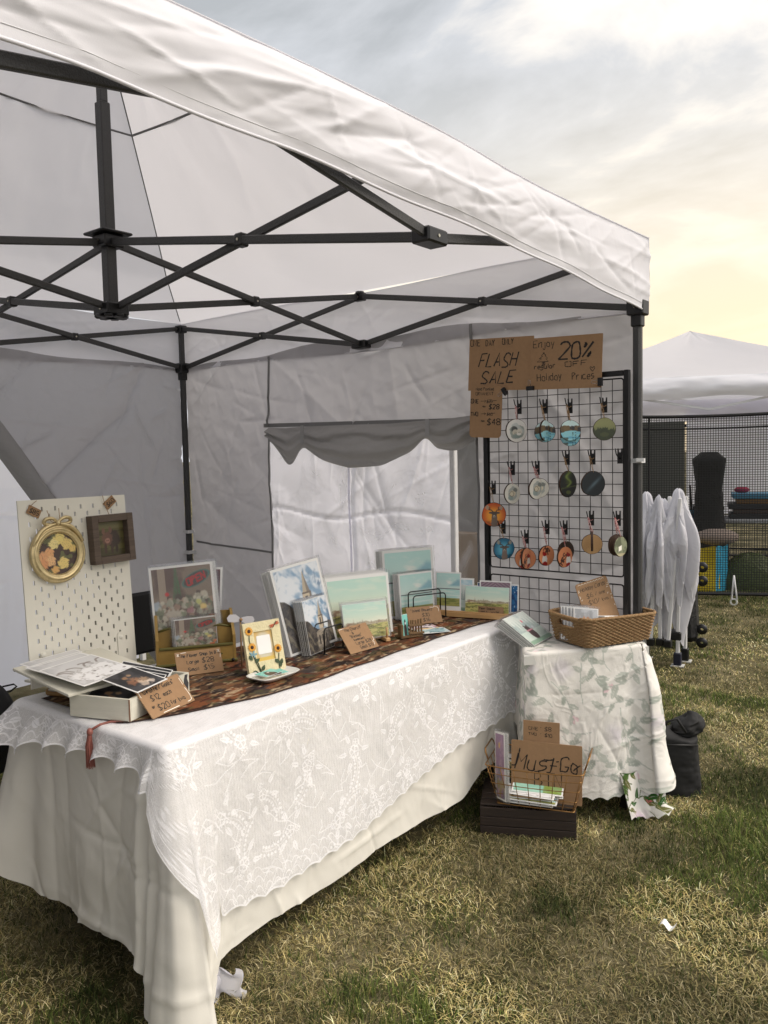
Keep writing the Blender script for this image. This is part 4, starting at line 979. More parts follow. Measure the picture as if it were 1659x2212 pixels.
def small_bits():
    p = at(1585, 1245, z=.16); q = at(1585, 1312, z=.0)
    q = at(1585, 1305, z=.02)
    T = thing('tie_down', 'white cord loop with metal clip hanging at the foot of the black net', 'tie down', loc=tuple(q))
    m_ = MB(); m_.tube([q+np.array([0, 0, .27]), q+np.array([.015, 0, .15]), q+np.array([.03, 0, .05]), q+np.array([-.02, 0, .04]), q+np.array([-.01, 0, .16]), q+np.array([0, 0, .27])], .008, 6); m_.build('cord', MT['strap_white'], T, True, world=True)
    m_ = MB(); m_.lathe([(.022, -.008), (.036, -.006), (.036, .006), (.022, .008), (.022, -.008)], q+np.array([0, 0, .02]), 14, Matrix.Rotation(R(80), 4, 'X') ); m_.build('clip_ring', mat('clip_white', (.75, .75, .72), .4), T, True, world=True)
    q = at(1440, 2006, z=.012); U_, V_ = np.meshgrid(np.linspace(0, 1, 14), np.linspace(0, 1, 8), indexing='ij')
    o = grid('paper_scrap', q[0]-.02+.045*U_, q[1]-.01+.02*V_+.012*U_, .018+.010*np.sin(U_*7)+.006*V_, paper_m); tag(o, 'torn scrap of white paper lying on the open grass at the right', 'paper scrap')
    # black bag behind the side table
    T = thing('duffel_bag', 'black fabric bag slumped on the grass behind the leafy cloth', 'bag', M=facing(1462, 1708, 0, .02, 12))
    bk = mat('black_nylon_bag', (.025, .025, .028), .75)
    n1, n2 = 70, 50; A_, V_ = np.meshgrid(np.linspace(0, 2*np.pi, n1, endpoint=False), np.linspace(0, 1, n2), indexing='ij')
    ca, sa = np.sign(np.cos(A_))*abs(np.cos(A_))**.7, np.sign(np.sin(A_))*abs(np.sin(A_))**.7
    rr = (1-.10*np.abs(fbm(A_*2, V_*5, 87)-.5)*2)*np.where(V_ > .93, np.sqrt(np.clip((1-V_)/.07, 0, 1)), 1)*(1-.15*V_)
    grid('bag_body', -.03+.13*ca*rr, .10*sa*rr, .27*V_+.015*np.sin(A_*2)*V_, bk, T, closed=True)
    A_, V_ = np.meshgrid(np.linspace(0, 2*np.pi, n1, endpoint=False), np.linspace(-1, 1, n2), indexing='ij'); pr_ = np.sqrt(np.clip(1-V_**2, 0, 1))*(1-.30*np.abs(fbm(A_*1.3+9, V_*2, 88, 2)-.5)*2)
    grid('top_bundle', .045+.075*np.cos(A_)*pr_, .02+.08*np.sin(A_)*pr_, .275+.055*V_+.015*np.cos(A_), bk, T, closed=True)
    m_ = MB(); m_.tube([(-.08, -.08, .26), (-.06, -.10, .33), (-.02, -.10, .345), (.02, -.08, .28)], .006, 8); m_.build('strap', bk, T, True)
    m_ = MB(); m_.tube([(-.13, -.080, .225), (-.03, -.098, .23), (.07, -.080, .225)], .0035, 6); m_.build('zip', joint_m, T, True)
    # black bag at the left end of the long table
    p = at(20, 1560, x=1.45); T = thing('shoulder_bag', 'black bag with a small hanging loop behind the left end of the long table', 'bag', loc=(p[0], p[1]-.03, 0))
    px_, py_ = float(p[0]), float(p[1])-.10
    n1, n2 = 60, 40; A_, V_ = np.meshgrid(np.linspace(0, 2*np.pi, n1, endpoint=False), np.linspace(0, 1, n2), indexing='ij')
    rr = .13*np.sin(np.pi*np.clip(.12+V_*.86, 0, 1))**.5*(1+.25*(fbm(A_*1.5, V_*4, 89)-.5))
    zt_ = float(at(5, 1462, x=1.45)[2]); zb_ = .45
    grid('bag_body', px_+rr*np.cos(A_), py_+rr*np.sin(A_), zb_+(zt_-zb_)*V_, bk, T, closed=True, world=True)
    l = at(30, 1484, x=1.45); m_ = MB(); m_.tube([l+np.array([-.02, -.03, .005]), l+np.array([0, .0, .01]), l+np.array([0, .01, .0]), l+np.array([-.01, -.01, -.016]), l+np.array([-.02, -.03, -.014])], .003, 6); m_.build('loop', bk, T, True, world=True)
    # black folding chair behind the table, seen between board and letter rack
    cx, cy = 1.30, -1.32; T = thing('folding_chair', 'black folding chair in shadow behind the long table beside the pegboard', 'chair', loc=(cx, cy, 0))
    for s_ in (-.19, .19):
        m_ = MB(); m_.tube([(cx+.20, cy+s_, 0), (cx-.05, cy+s_, .46), (cx-.02, cy+s_, .93)], .012, 8); m_.build('leg', black_m, T, True, world=True)
        m_ = MB(); m_.tube([(cx-.22, cy+s_*.85, 0), (cx+.12, cy+s_*.85, .45)], .011, 8); m_.build('leg', black_m, T, True, world=True)
    m_ = MB(); m_.box((cx+.02, cy, .455), (.38, .38, .03), None, .01); m_.build('seat', bk, T, world=True)
    m_ = MB(); m_.box((cx-.02, cy, .80), (.03, .38, .26), None, .012); m_.build('backrest', bk, T, world=True)
small_bits()

# ------------------------------------------------------------------ hand lettering: every stroke is a marker line
GL = {  # strokes of xy digits, baseline y=2, capital top y=8, small letters to y=6; '~' smooths
 'A': '022842 1434', 'B': '0208 ~082837361505 ~053544331202', 'C': '~4738270715040233221242', 'D': '0208 ~0828463422 2202', 'E': '480802 42 0535 0242', 'F': '0208 0848 0535', 'G': '~473807040212324344 4424',
 'H': '0208 4248 0545', 'I': '2228 1838 1232', 'J': '2838 ~3833221203', 'L': '080242', 'M': '0208254842', 'N': '02084248', 'O': '~1807030232434718', 'P': '0208 ~08284726150505', 'R': '0208 ~082847261505 0542', 'S': '~47380706154433220203',
 'T': '0848 2822', 'U': '~0803123243 4348', 'V': '082248', 'W': '0812254248'.replace('4248', '3248'), 'Y': '0825 4825 2522', 'K': '0208 4805 0542', 'X': '0248 0842', 'Z': '08480242',
 'a': '~35260503123235 3532', 'b': '0802 ~0526354312 1202', 'c': '~36160503123242', 'd': '~35160503123233 3832', 'e': '~0434362605031232', 'f': '~3828181512 0535', 'g': '~35260504133335 ~353120001', 'h': '0802 ~052636343232', 'i': '1612 1717', 'j': '~26211001 2727', 'k': '0802 3604 0432',
 'l': '1812', 'm': '0602 ~051524222 ~2435464242', 'n': '0602 ~052636343232', 'o': '~1605033242453616', 'p': '0600 ~0526354313', 'q': '~35160413 3530', 'r': '0602 ~04162636', 's': '~3616051433220203', 't': '1813 ~131232 0535', 'u': '~0603123233 3632', 'v': '061236', 'w': '0612243246', 'y': '0613 3610', 'z': '06360232',
 '0': '~1807030232434718', '1': '061822', '2': '~0718384705 0202 0242', '3': '~07183837253433120203', '4': '38043444'.replace('38043444', '3803') + ' 0343 3832', '5': '380805 ~0535443322 2202', '6': '~3817040313324335 3505', '7': '084812', '8': '~25060818384625 ~251403123244 4425', '9': '~46261607183847 4732',
 '$': '~47381706153443220203 2921', '%': '0248 ~08170616 ~4332344344', '/': '0249', '-': '1535', '.': '2222', '&': '~42160818260403123245', '(': '~29161431'.replace('31', '21'), ')': '~19363421'.replace('21', '11'), '"': '0907 1917', '?': '~0718381625 2222', '<': '360432', '>': '063403'.replace('03', '02'), "'": '1917'}
GL['2'] = '~071838474602 0242'; GL['4'] = '3804 0444 3832'; GL['m'] = '0602 ~0516262222 ~2436464242'; GL['E'] = '480802 0242 0535'; GL['O'] = '~280805031242454838'; GL['0'] = '~180703123243453818'; GL['C'] = '~47381806031242'; GL['g'] = '~36160413343636 3631 ~31100001'
GL['s'] = '~3616051434331202'; GL['o'] = '~160503123234351616'; GL['e'] = '~0434352605031232'; GL['8'] = '~350618384604122243 ~4335'; GL['8'] = '~2506071838474625 ~2504031232434425'
GL['%'] = '0248 ~0817060708 ~4332334443'; GL['S'] = '~47381806153443321202'
def cat_rom(p, m=5):
    q = [p[0]]+p+[p[-1]]; o = []
    for i in range(1, len(q)-2):
        for j in range(m):
            t = j/m; a, b, c, d = q[i-1], q[i], q[i+1], q[i+2]
            o.append(tuple(.5*((2*b[k])+(-a[k]+c[k])*t+(2*a[k]-5*b[k]+4*c[k]-d[k])*t*t+(-a[k]+3*b[k]-3*c[k]+d[k])*t**3) for k in (0, 1)))
    return o+[p[-1]]
def lettering(txt, x, y, size, slant=0., jit=.25, sp=1.0, seed=1, rot=0.0):
    """strokes for a line of writing; size = height of a capital"""
    r = np.random.RandomState(seed); u = size/6.; out_ = []; cx = 0
    for chh in txt:
        if chh == ' ': cx += 3.6*sp; continue
        g = GL.get(chh, ''); ox, oy = r.uniform(-jit, jit), r.uniform(-jit, jit)*1.3; wmax = 0; ro = r.uniform(-.05, .05)
        for st in g.split():
            smth = st[0] == '~'; st = st.lstrip('~'); pts = [(int(st[i]), int(st[i+1])-2) for i in range(0, len(st)-1, 2)]
            wmax = max(wmax, max(p[0] for p in pts))
            pts = [(p[0]+r.uniform(-jit, jit)*.5, p[1]+r.uniform(-jit, jit)*.5) for p in pts]
            if len(pts) == 1 or pts[0] == pts[-1] and len(pts) == 2: pts = [pts[0], (pts[0][0]+.35, pts[0][1]-.3)]
            if smth and len(pts) > 2: pts = cat_rom(pts)
            o = []
            for p in pts:
                px_ = (cx+(ox+p[0])*sp+p[1]*slant-p[1]*ro)*u; py_ = (p[1]+oy)*u; o.append((x+px_*math.cos(rot)-py_*math.sin(rot), y+px_*math.sin(rot)+py_*math.cos(rot)))
            out_.append(o)
        cx += (wmax+1.5)*sp
    return out_
def ink(name, strokes, w_, m, parent, y=-.0018):
    """flat marker lines on a card standing in its local x,z plane, facing -y"""
    mb = MB(); k = 0
    for st in strokes:
        pts = [np.array(p) for p in st]; n = len(pts); L_ = []; Rr = []
        for i in range(n):
            d = pts[min(i+1, n-1)]-pts[max(i-1, 0)]; q = np.linalg.norm(d); d = d/q if q > 1e-9 else np.array([1, 0]); nn = np.array([-d[1], d[0]])
            ww = w_/2*(1.0-.25*math.sin(i*1.7+k)); L_.append(pts[i]+nn*ww); Rr.append(pts[i]-nn*ww)
        yy = y-.000015*(k % 24); k += 1
        vs = [(p[0], yy, p[1]) for p in L_]+[(p[0], yy, p[1]) for p in Rr]
        mb.add(vs, [(i, i+n, i+1+n, i+1) for i in range(n-1)])
    return mb.build(name, m, parent)
def rrect(w_, h, r, n=5):
    o = []
    for cx, cy, a in ((w_-r, h-r, 0), (r, h-r, 90), (r, r, 180), (w_-r, r, 270)):
        for i in range(n+1): t = R(a+90*i/n); o.append((cx+r*math.cos(t), cy+r*math.sin(t)))
    return o
def card(name, label, cat_, M, w_, h, th=.003, r=.001, m=None, group=None):
    T = thing(name, label, cat_, M, group); mb = MB(); mb.prism(rrect(w_, h, max(r, .0005)), -th/2, th/2); mb.build('card', m or kraft_m, T); return T

# ------------------------------------------------------------------ pictures: colour laid on a fine sheet
def base_sky(u, v, top, bot, cl=(.95, .95, .93), seed=1, amt=.5, sx=3, sy=9):
    c = mixc(np.ones(u.shape+(3,))*np.array(bot), top, sm(.2, 1, v)); return mixc(c, cl, sm(.48, .72, fbm(u*sx+v*2, v*sy, seed))*amt)
def pic_blessed(u, v):
    c = base_sky(u, v, (.74, .87, .82), (.92, .91, .82), (.93, .93, .86), 101, .35)
    hz = .40; tr = .43+.09*fbm(u*14, u*0, 103)*(vn(u*6, 0*u, 104) > .35)
    c = mixc(c, (.62, .56, .46), ((v < tr) & (v > hz-.02))*(.55+.4*vn(u*60, v*30, 105)))
    for x, w_, t in ((.10, .035, .50), (.22, .018, .60), (.30, .02, .52), (.42, .02, .57), (.46, .03, .50), (.62, .02, .5), (.8, .05, .48)):
        c = mixc(c, (.55, .47, .38), (1-sm(.5, 1.1, np.hypot((u-x)/w_, (v-hz)/(t-hz))))*(v > hz)*.8*vn(u*80, v*50, 106))
    c = mixc(c, (.60, .50, .42), ((abs(u-.13) < .07) & (v < .48-abs(u-.13)*.7) & (v > .34))*1.)
    c = mixc(c, (.78, .72, .60), ((abs(u-.155) < .04) & (v < .42) & (v > .34))*1.)
    g = v < hz-.03+.02*u; gc = mixc(np.ones(u.shape+(3,))*np.array([.60, .62, .34]), (.76, .73, .45), sm(.4, .6, fbm(u*4+v*3, v*26-u*8, 107)))
    gc = mixc(gc, (.42, .42, .24), sm(.55, .66, fbm(u*10, v*30+u*9, 108))*.8); c[g] = gc[g]
    c = mixc(c, (.40, .35, .25), (abs(v-(.30+.06*np.sin(u*5))) < .012)*(u < .7)*.8); return c
def pic_island(u, v):
    c = base_sky(u, v, (.74, .88, .86), (.90, .93, .90), (.95, .95, .92), 111, .85, 2, 6); c = mixc(c, (.48, .68, .74), sm(.0, .12, .68+.22*u-.35*abs(u-.9)-v)*sm(.58, .66, v)*(u > .15)*.75)
    w_ = (v < .52) & (v >= .24); wc = mixc(np.ones(u.shape+(3,))*np.array([.75, .89, .86]), (.86, .93, .90), sm(.4, .6, fbm(u*2, v*20, 112))); c[w_] = wc[w_]
    c = mixc(c, (.25, .25, .28), (abs(v-.525) < .008+.006*vn(u*30, v*0, 113))*.9)
    g = v < .24; gc = mixc(np.ones(u.shape+(3,))*np.array([.66, .65, .38]), (.50, .53, .30), sm(.4, .6, fbm(u*4, v*30, 114))); c[g] = gc[g]; return c
def pic_church(u, v):
    c = mixc(np.ones(u.shape+(3,))*np.array([.52, .64, .75]), (.88, .90, .92), sm(.40, .62, fbm(u*4+v*3, v*5, 121))); c = mixc(c, (.30, .42, .55), sm(.58, .70, fbm(u*5, v*5-u*2, 122))*.8)
    hill = .52-.30*u+.05*fbm(u*7, u*0, 123)+.10*np.exp(-((u-.05)/.25)**2); hc = mixc(np.ones(u.shape+(3,))*np.array([.36, .33, .30]), (.22, .21, .21), sm(.4, .6, fbm(u*10, v*14, 124))); hc = mixc(hc, (.50, .47, .40), sm(.58, .68, fbm(u*14+v*9, v*10, 125))); m_ = v < hill; c[m_] = hc[m_]
    x = u-.62; st = (abs(x) < .085*(.93-v)/.27) & (v > .66) & (v < .93); c = mixc(c, (.72, .67, .58), st*1.); c = mixc(c, (.45, .42, .40), st*(x > .01)*.7)
    tw = (abs(x) < .10) & (v <= .67) & (v > .42); c = mixc(c, (.80, .74, .64), tw*1.); c = mixc(c, (.40, .38, .36), tw*(x > .05)*.7); c = mixc(c, (.32, .29, .28), ((abs(x+.015) < .028) & (v < .62) & (v > .48))*1.); c = mixc(c, (.45, .40, .36), (tw & (abs(v-.655) < .012))*1.)
    bd = (abs(x-.02) < .26) & (v < .42-.5*abs(x)*.4) & (v > .06); bc = mixc(np.ones(u.shape+(3,))*np.array([.66, .62, .56]), (.42, .40, .38), sm(.4, .6, fbm(u*5, v*30, 126))*.6+(x > .06)*.4); c[bd] = bc[bd]
    for k in (-.14, -.02, .14): c = mixc(c, (.20, .19, .19), ((abs(x-k) < .025) & (v < .30) & (v > .12))*1.)
    return c
def stroke_mask(u, v, strokes, w_, asp=1.0):
    m_ = np.zeros(u.shape)
    for st in strokes:
        for p, q in zip(st[:-1], st[1:]):
            d = np.array([q[0]-p[0], q[1]-p[1]]); L2 = d@d+1e-12; x = u-p[0]; y = v-p[1]; k = np.clip((x*d[0]+y*d[1])/L2, 0, 1); m_ = np.maximum(m_, 1-sm(w_*.5, w_*1.2, np.hypot(x-k*d[0], y-k*d[1])))
    return m_
def pic_flowers(u, v):
    c = mixc(np.ones(u.shape+(3,))*np.array([.33, .25, .22]), (.48, .42, .36), sm(.4, .6, fbm(u*3, v*3, 131))); c = mixc(c, (.66, .60, .52), ((u > .10) & (u < .22) & (v > .55))*.8)
    c = mixc(c, (.25, .38, .24), (abs(u-.40) < .02+.14*(.98-v))*(v > .6)*(.4+.6*vn(u*40, v*40, 132)))
    r = np.random.RandomState(5)
    for i in range(260):
        x, y = r.rand(), r.rand()*.62; s_ = r.uniform(.02, .07)
        pal = [(.55, .56, .48), (.40, .44, .33), (.72, .70, .62), (.30, .32, .24), (.62, .50, .42), (.25, .20, .18), (.80, .78, .70)]
        col = pal[r.randint(len(pal))]; m_ = (1-sm(.6, 1.1, np.hypot((u-x)/s_, (v-y)/s_*1.2)+.6*(vn(u*30+i, v*30, 133)-.5)))*.75; c = mixc(c, col, m_)
    for x, y, s_, col in ((.22, .66, .045, (.80, .15, .15)), (.88, .22, .08, (.85, .38, .20)), (.94, .30, .06, (.86, .45, .25)), (.56, .16, .13, (.92, .91, .85)), (.30, .38, .13, (.72, .68, .62)), (.75, .52, .05, (.75, .76, .42)), (.82, .46, .07, (.90, .78, .45)), (.12, .14, .1, (.56, .60, .38)), (.6, .42, .07, (.62, .42, .44)), (.04, .52, .08, (.62, .68, .74))):
        c = mixc(c, col, (1-sm(.5, 1.1, np.hypot((u-x)/s_, (v-y)/s_*1.3)+.7*(vn(u*25, v*25, 134)-.5)))*.9)
    ang = .28; x = (u-.74); y = (v-.83); a = x*math.cos(ang)+y*math.sin(ang); b = -x*math.sin(ang)+y*math.cos(ang); e_ = np.hypot(a/.235, b/.085)
    c = mixc(c*.82+.16, (.24, .22, .24), (1-sm(.9, 1.0, e_))*.6); c = mixc(c, (.35, .48, .46), (1-sm(.04, .12, abs(e_-1)))*.9)
    c = mixc(c, (.72, .24, .24), stroke_mask(a, b, lettering('OPEN', -.165, -.045, .09, 0, .1, 1.05, 3), .013)*.95); return c
def pic_maroon(u, v): return mixc(np.ones(u.shape+(3,))*np.array([.50, .30, .31]), (.36, .22, .24), sm(.4, .6, fbm(u*5, v*5, 141)))
def pic_bear(u, v):
    c = mixc(np.ones(u.shape+(3,))*np.array([.70, .76, .76]), (.84, .87, .85), sm(.4, .6, fbm(u*3, v*4, 151)))
    for k in range(9):
        x = k*.125+.03; c = mixc(c, (.60, .68, .66), ((abs(u-x) < (.86-v)*.16) & (v > .42) & (v < .86))*.5)
    c = mixc(c, (.80, .86, .82), (v < .42)*.8); c = mixc(c, (.26, .19, .19), (1-sm(.85, 1.05, np.hypot((u-.46)/.13, (v-.30)/.22)))*1.); c = mixc(c, (.26, .19, .19), (1-sm(.85, 1.05, np.hypot((u-.44)/.10, (v-.50)/.08)))*1.)
    for e in (-.06, .07): c = mixc(c, (.26, .19, .19), (1-sm(.8, 1.1, np.hypot((u-.44-e)/.03, (v-.585)/.025)))*1.)
    c = mixc(c, (.78, .55, .60), (abs(v-.42) < .025)*(abs(u-.46) < .14)*1.); c = mixc(c, (.85, .45, .50), (1-sm(.8, 1.1, np.hypot((u-.52)/.035, (v-.74)/.05)))*1.); c = mixc(c, (.78, .80, .82), (1-sm(.8, 1.1, np.hypot((u-.68)/.05, (v-.47)/.05)))*1.); c = mixc(c, (.52, .66, .56), (v < .12)*.8); return c
def pic_purple(u, v):
    c = np.ones(u.shape+(3,))*np.array([.62, .54, .58]); t = abs(u-.5)*.7+v; c = mixc(c, (.46, .38, .43), (np.sin(t*60) > .3)*.8*(v > .25)); c = mixc(c, (.78, .72, .74), (abs(t-.72) < .03)*1.); return mixc(c, (.35, .28, .32), (v < .25)*.7)
def pic_blue(u, v):
    c = mixc(np.ones(u.shape+(3,))*np.array([.08, .26, .46]), (.16, .42, .62), sm(.4, .6, fbm(u*4, v*6, 161))); return mixc(c, (.85, .92, .95), (vn(u*14, v*14, 162) > .86)*(u > .2)*.9)
def pic_mountain(u, v):
    c = base_sky(u, v, (.70, .82, .86), (.82, .88, .88), seed=165, amt=.4); return mixc(c, (.60, .74, .82), sm(.0, .04, .55+.25*np.sin(u*3)-v)*1.)
def pic_goats(u, v):
    c = np.ones(u.shape+(3,))*np.array([.83, .83, .83]); c = mixc(c, (.70, .70, .70), sm(.45, .6, fbm(u*3, v*3, 171))*.5)
    for x, y, s_ in ((.22, .34, .20), (.50, .42, .20), (.78, .46, .20), (.35, .18, .22), (.65, .2, .24), (.92, .2, .2)):
        e_ = np.hypot((u-x)/s_, (v-y)/s_*1.1)+.5*(vn(u*24+x*9, v*24, 172)-.5); c = mixc(c, (.94, .94, .94), (1-sm(.6, 1.0, e_))*.95); c = mixc(c, (.66, .64, .62), (1-sm(.02, .10, abs(e_-.95)))*.5); c = mixc(c, (.35, .32, .31), (1-sm(.6, 1.2, np.hypot((u-x-.02)/.035, (v-y+.05)/.022)))*.8)
    for x, y, sg in ((.20, .52, -1), (.27, .56, -1), (.46, .60, -1), (.56, .64, 1), (.74, .66, -1), (.84, .68, 1)):
        c = mixc(c, (.50, .46, .44), stroke_mask(u, v, [cat_rom([(x, y), (x+sg*.06, y+.10), (x+sg*.16, y+.13), (x+sg*.20, y+.12)])], .022)*.8)
    return c
def pic_giraffe(u, v):
    c = mixc(np.ones(u.shape+(3,))*np.array([.16, .16, .17]), (.26, .26, .27), sm(.4, .6, fbm(u*4, v*4, 181)))
    for x, y, s_, col in ((.45, .45, .22, (.62, .45, .33)), (.30, .36, .18, (.55, .38, .28)), (.62, .33, .2, (.70, .58, .46)), (.50, .20, .2, (.80, .72, .64)), (.70, .18, .14, (.86, .80, .74)), (.36, .68, .10, (.66, .50, .36)), (.55, .72, .09, (.72, .58, .44))):
        c = mixc(c, col, (1-sm(.5, 1.0, np.hypot((u-x)/s_, (v-y)/s_*1.2)+.7*(vn(u*22, v*22, 182)-.5)))*.85)
    return mixc(c, (.12, .09, .08), (1-sm(.7, 1.1, np.hypot((u-.42)/.03, (v-.42)/.025)))*1.)
def pic_roses(u, v):
    c = np.ones(u.shape+(3,))*np.array([.30, .24, .22]); c = mixc(c, (.20, .15, .14), sm(.4, .6, fbm(u*4, v*4, 191))); c = mixc(c, (.45, .48, .30), (vn(u*9, v*9, 192) > .70)*.7)
    for x, y, s_, col in ((.55, .86, .15, (.90, .82, .50)), (.74, .72, .15, (.88, .78, .48)), (.40, .74, .13, (.92, .85, .58)), (.26, .52, .14, (.88, .66, .46)), (.10, .45, .13, (.86, .64, .46)), (.30, .34, .13, (.90, .72, .52)), (.12, .28, .12, (.84, .60, .42)), (.62, .26, .15, (.90, .80, .50)), (.40, .12, .10, (.86, .68, .42)), (.88, .60, .1, (.86, .74, .44))):
        e_ = np.hypot(u-x, v-y)/s_; a = np.arctan2(v-y, u-x); c = mixc(c, col, (1-sm(.85, 1.05, e_+.12*np.sin(a*5+e_*9)))*1.); c = mixc(c, np.array(col)*.72, (1-sm(.1, .3, abs(np.sin(e_*9+a))))*(e_ < .9)*.8)
    return c
def pic_pig(u, v):
    c = mixc(np.ones(u.shape+(3,))*np.array([.28, .26, .16]), (.36, .34, .20), sm(.4, .6, fbm(u*3, v*12, 195))); c = mixc(c, (.44, .42, .28), (v > .78)*.8)
    for x, y, a, b, col in ((.62, .48, .26, .26, (.22, .17, .15)), (.42, .50, .19, .22, (.42, .30, .25)), (.42, .44, .09, .08, (.62, .46, .40)), (.30, .72, .06, .10, (.48, .34, .28)), (.54, .74, .06, .10, (.44, .31, .26)), (.34, .22, .05, .16, (.28, .20, .17)), (.56, .20, .05, .16, (.26, .19, .16)), (.72, .20, .05, .14, (.2, .15, .13))):
        c = mixc(c, col, (1-sm(.8, 1.1, np.hypot((u-x)/a, (v-y)/b)+.25*(vn(u*20, v*20, 196)-.5)))*.9)
    for x in (.40, .45): c = mixc(c, (.25, .15, .13), (1-sm(.6, 1.2, np.hypot((u-x)/.014, (v-.44)/.02)))*1.)
    return c
def pic_plain(rgb): return lambda u, v: np.ones(u.shape+(3,))*np.array(rgb)*(1+.06*(fbm(u*5, v*5, 199)-.5))[..., None]

def picture(name, w_, h, fn, parent, y=-.001, x0=0, z0=0, n=90):
    k = int(max(20, n*h/w_)); U_, V_ = np.meshgrid(np.linspace(0, 1, n), np.linspace(0, 1, k), indexing='ij')
    return grid(name, x0+w_*U_, np.full(U_.shape, y), z0+h*V_, paint_m, parent, col=fn(U_, V_))
sleeve_m = bpy.data.materials.new('clear_sleeve'); sleeve_m.use_nodes = True
def _sl():
    t = sleeve_m.node_tree; o_ = t.nodes['Material Output']; g = N(t, 'ShaderNodeBsdfGlossy', inp={'Roughness': .12}); d = N(t, 'ShaderNodeBsdfDiffuse'); d.inputs[0].default_value = (.8, .8, .82, 1)
    tr = N(t, 'ShaderNodeBsdfTransparent'); tr.inputs[0].default_value = (.97, .97, .97, 1); lw = N(t, 'ShaderNodeLayerWeight', inp={'Blend': .25}); mr = N(t, 'ShaderNodeMapRange', inp={3: .018, 4: .40}); t.links.new(lw.outputs['Fresnel'], mr.inputs[0])
    tcn = N(t, 'ShaderNodeTexCoord'); nz = N(t, 'ShaderNodeTexNoise', inp={'Scale': 9, 'Detail': 3}); t.links.new(tcn.outputs['Object'], nz.inputs['Vector']); bp = N(t, 'ShaderNodeBump', inp={'Strength': .25, 'Distance': .01}); t.links.new(nz.outputs[0], bp.inputs['Height']); t.links.new(bp.outputs[0], g.inputs['Normal'])
    mx = N(t, 'ShaderNodeMixShader'); t.links.new(mr.outputs[0], mx.inputs[0]); t.links.new(tr.outputs[0], mx.inputs[1]); t.links.new(g.outputs[0], mx.inputs[2]); m2 = N(t, 'ShaderNodeMixShader', inp={0: .012}); t.links.new(mx.outputs[0], m2.inputs[1]); t.links.new(d.outputs[0], m2.inputs[2]); t.links.new(m2.outputs[0], o_.inputs[0])
_sl()
def art_print(name, label, M, w_, h, fn, border=.012, bottom=None, sleeve=True, group=None, n=90, cat_='art print', th=.0016):
    T = thing(name, label, cat_, M, group); bt = border if bottom is None else bottom
    m_ = MB(); m_.box((w_/2, th/2, h/2), (w_, th, h)); m_.build('paper', paper_m, T)
    picture('picture', w_-2*border, h-border-bt, fn, T, -.0008, border, bt, n)
    if sleeve:
        m_ = MB(); m_.box((w_/2, .0003, h/2+.002), (w_+.014, .0062, h+.014)); m_.build('clear_sleeve', sleeve_m, T)
    return T
def stack(T, n, dy, group, label, dx=0., dz=0., tilt=0., yaw=0., jit=.0015, sink=0):
    """more prints behind the first, every one an object of its own"""
    r = np.random.RandomState(n*7+int(dy*1e4)); T['group'] = group
    for k in range(1, n+1):
        c = copy_tree(T); c.matrix_basis = T.matrix_basis @ Matrix.Translation((dx*k+r.uniform(-jit, jit), dy*k, dz*k+r.uniform(-jit, jit)-sink*k)) @ Matrix.Rotation(R(-tilt*k), 4, 'X') @ Matrix.Rotation(R(yaw*k), 4, 'Z'); c['label'] = label

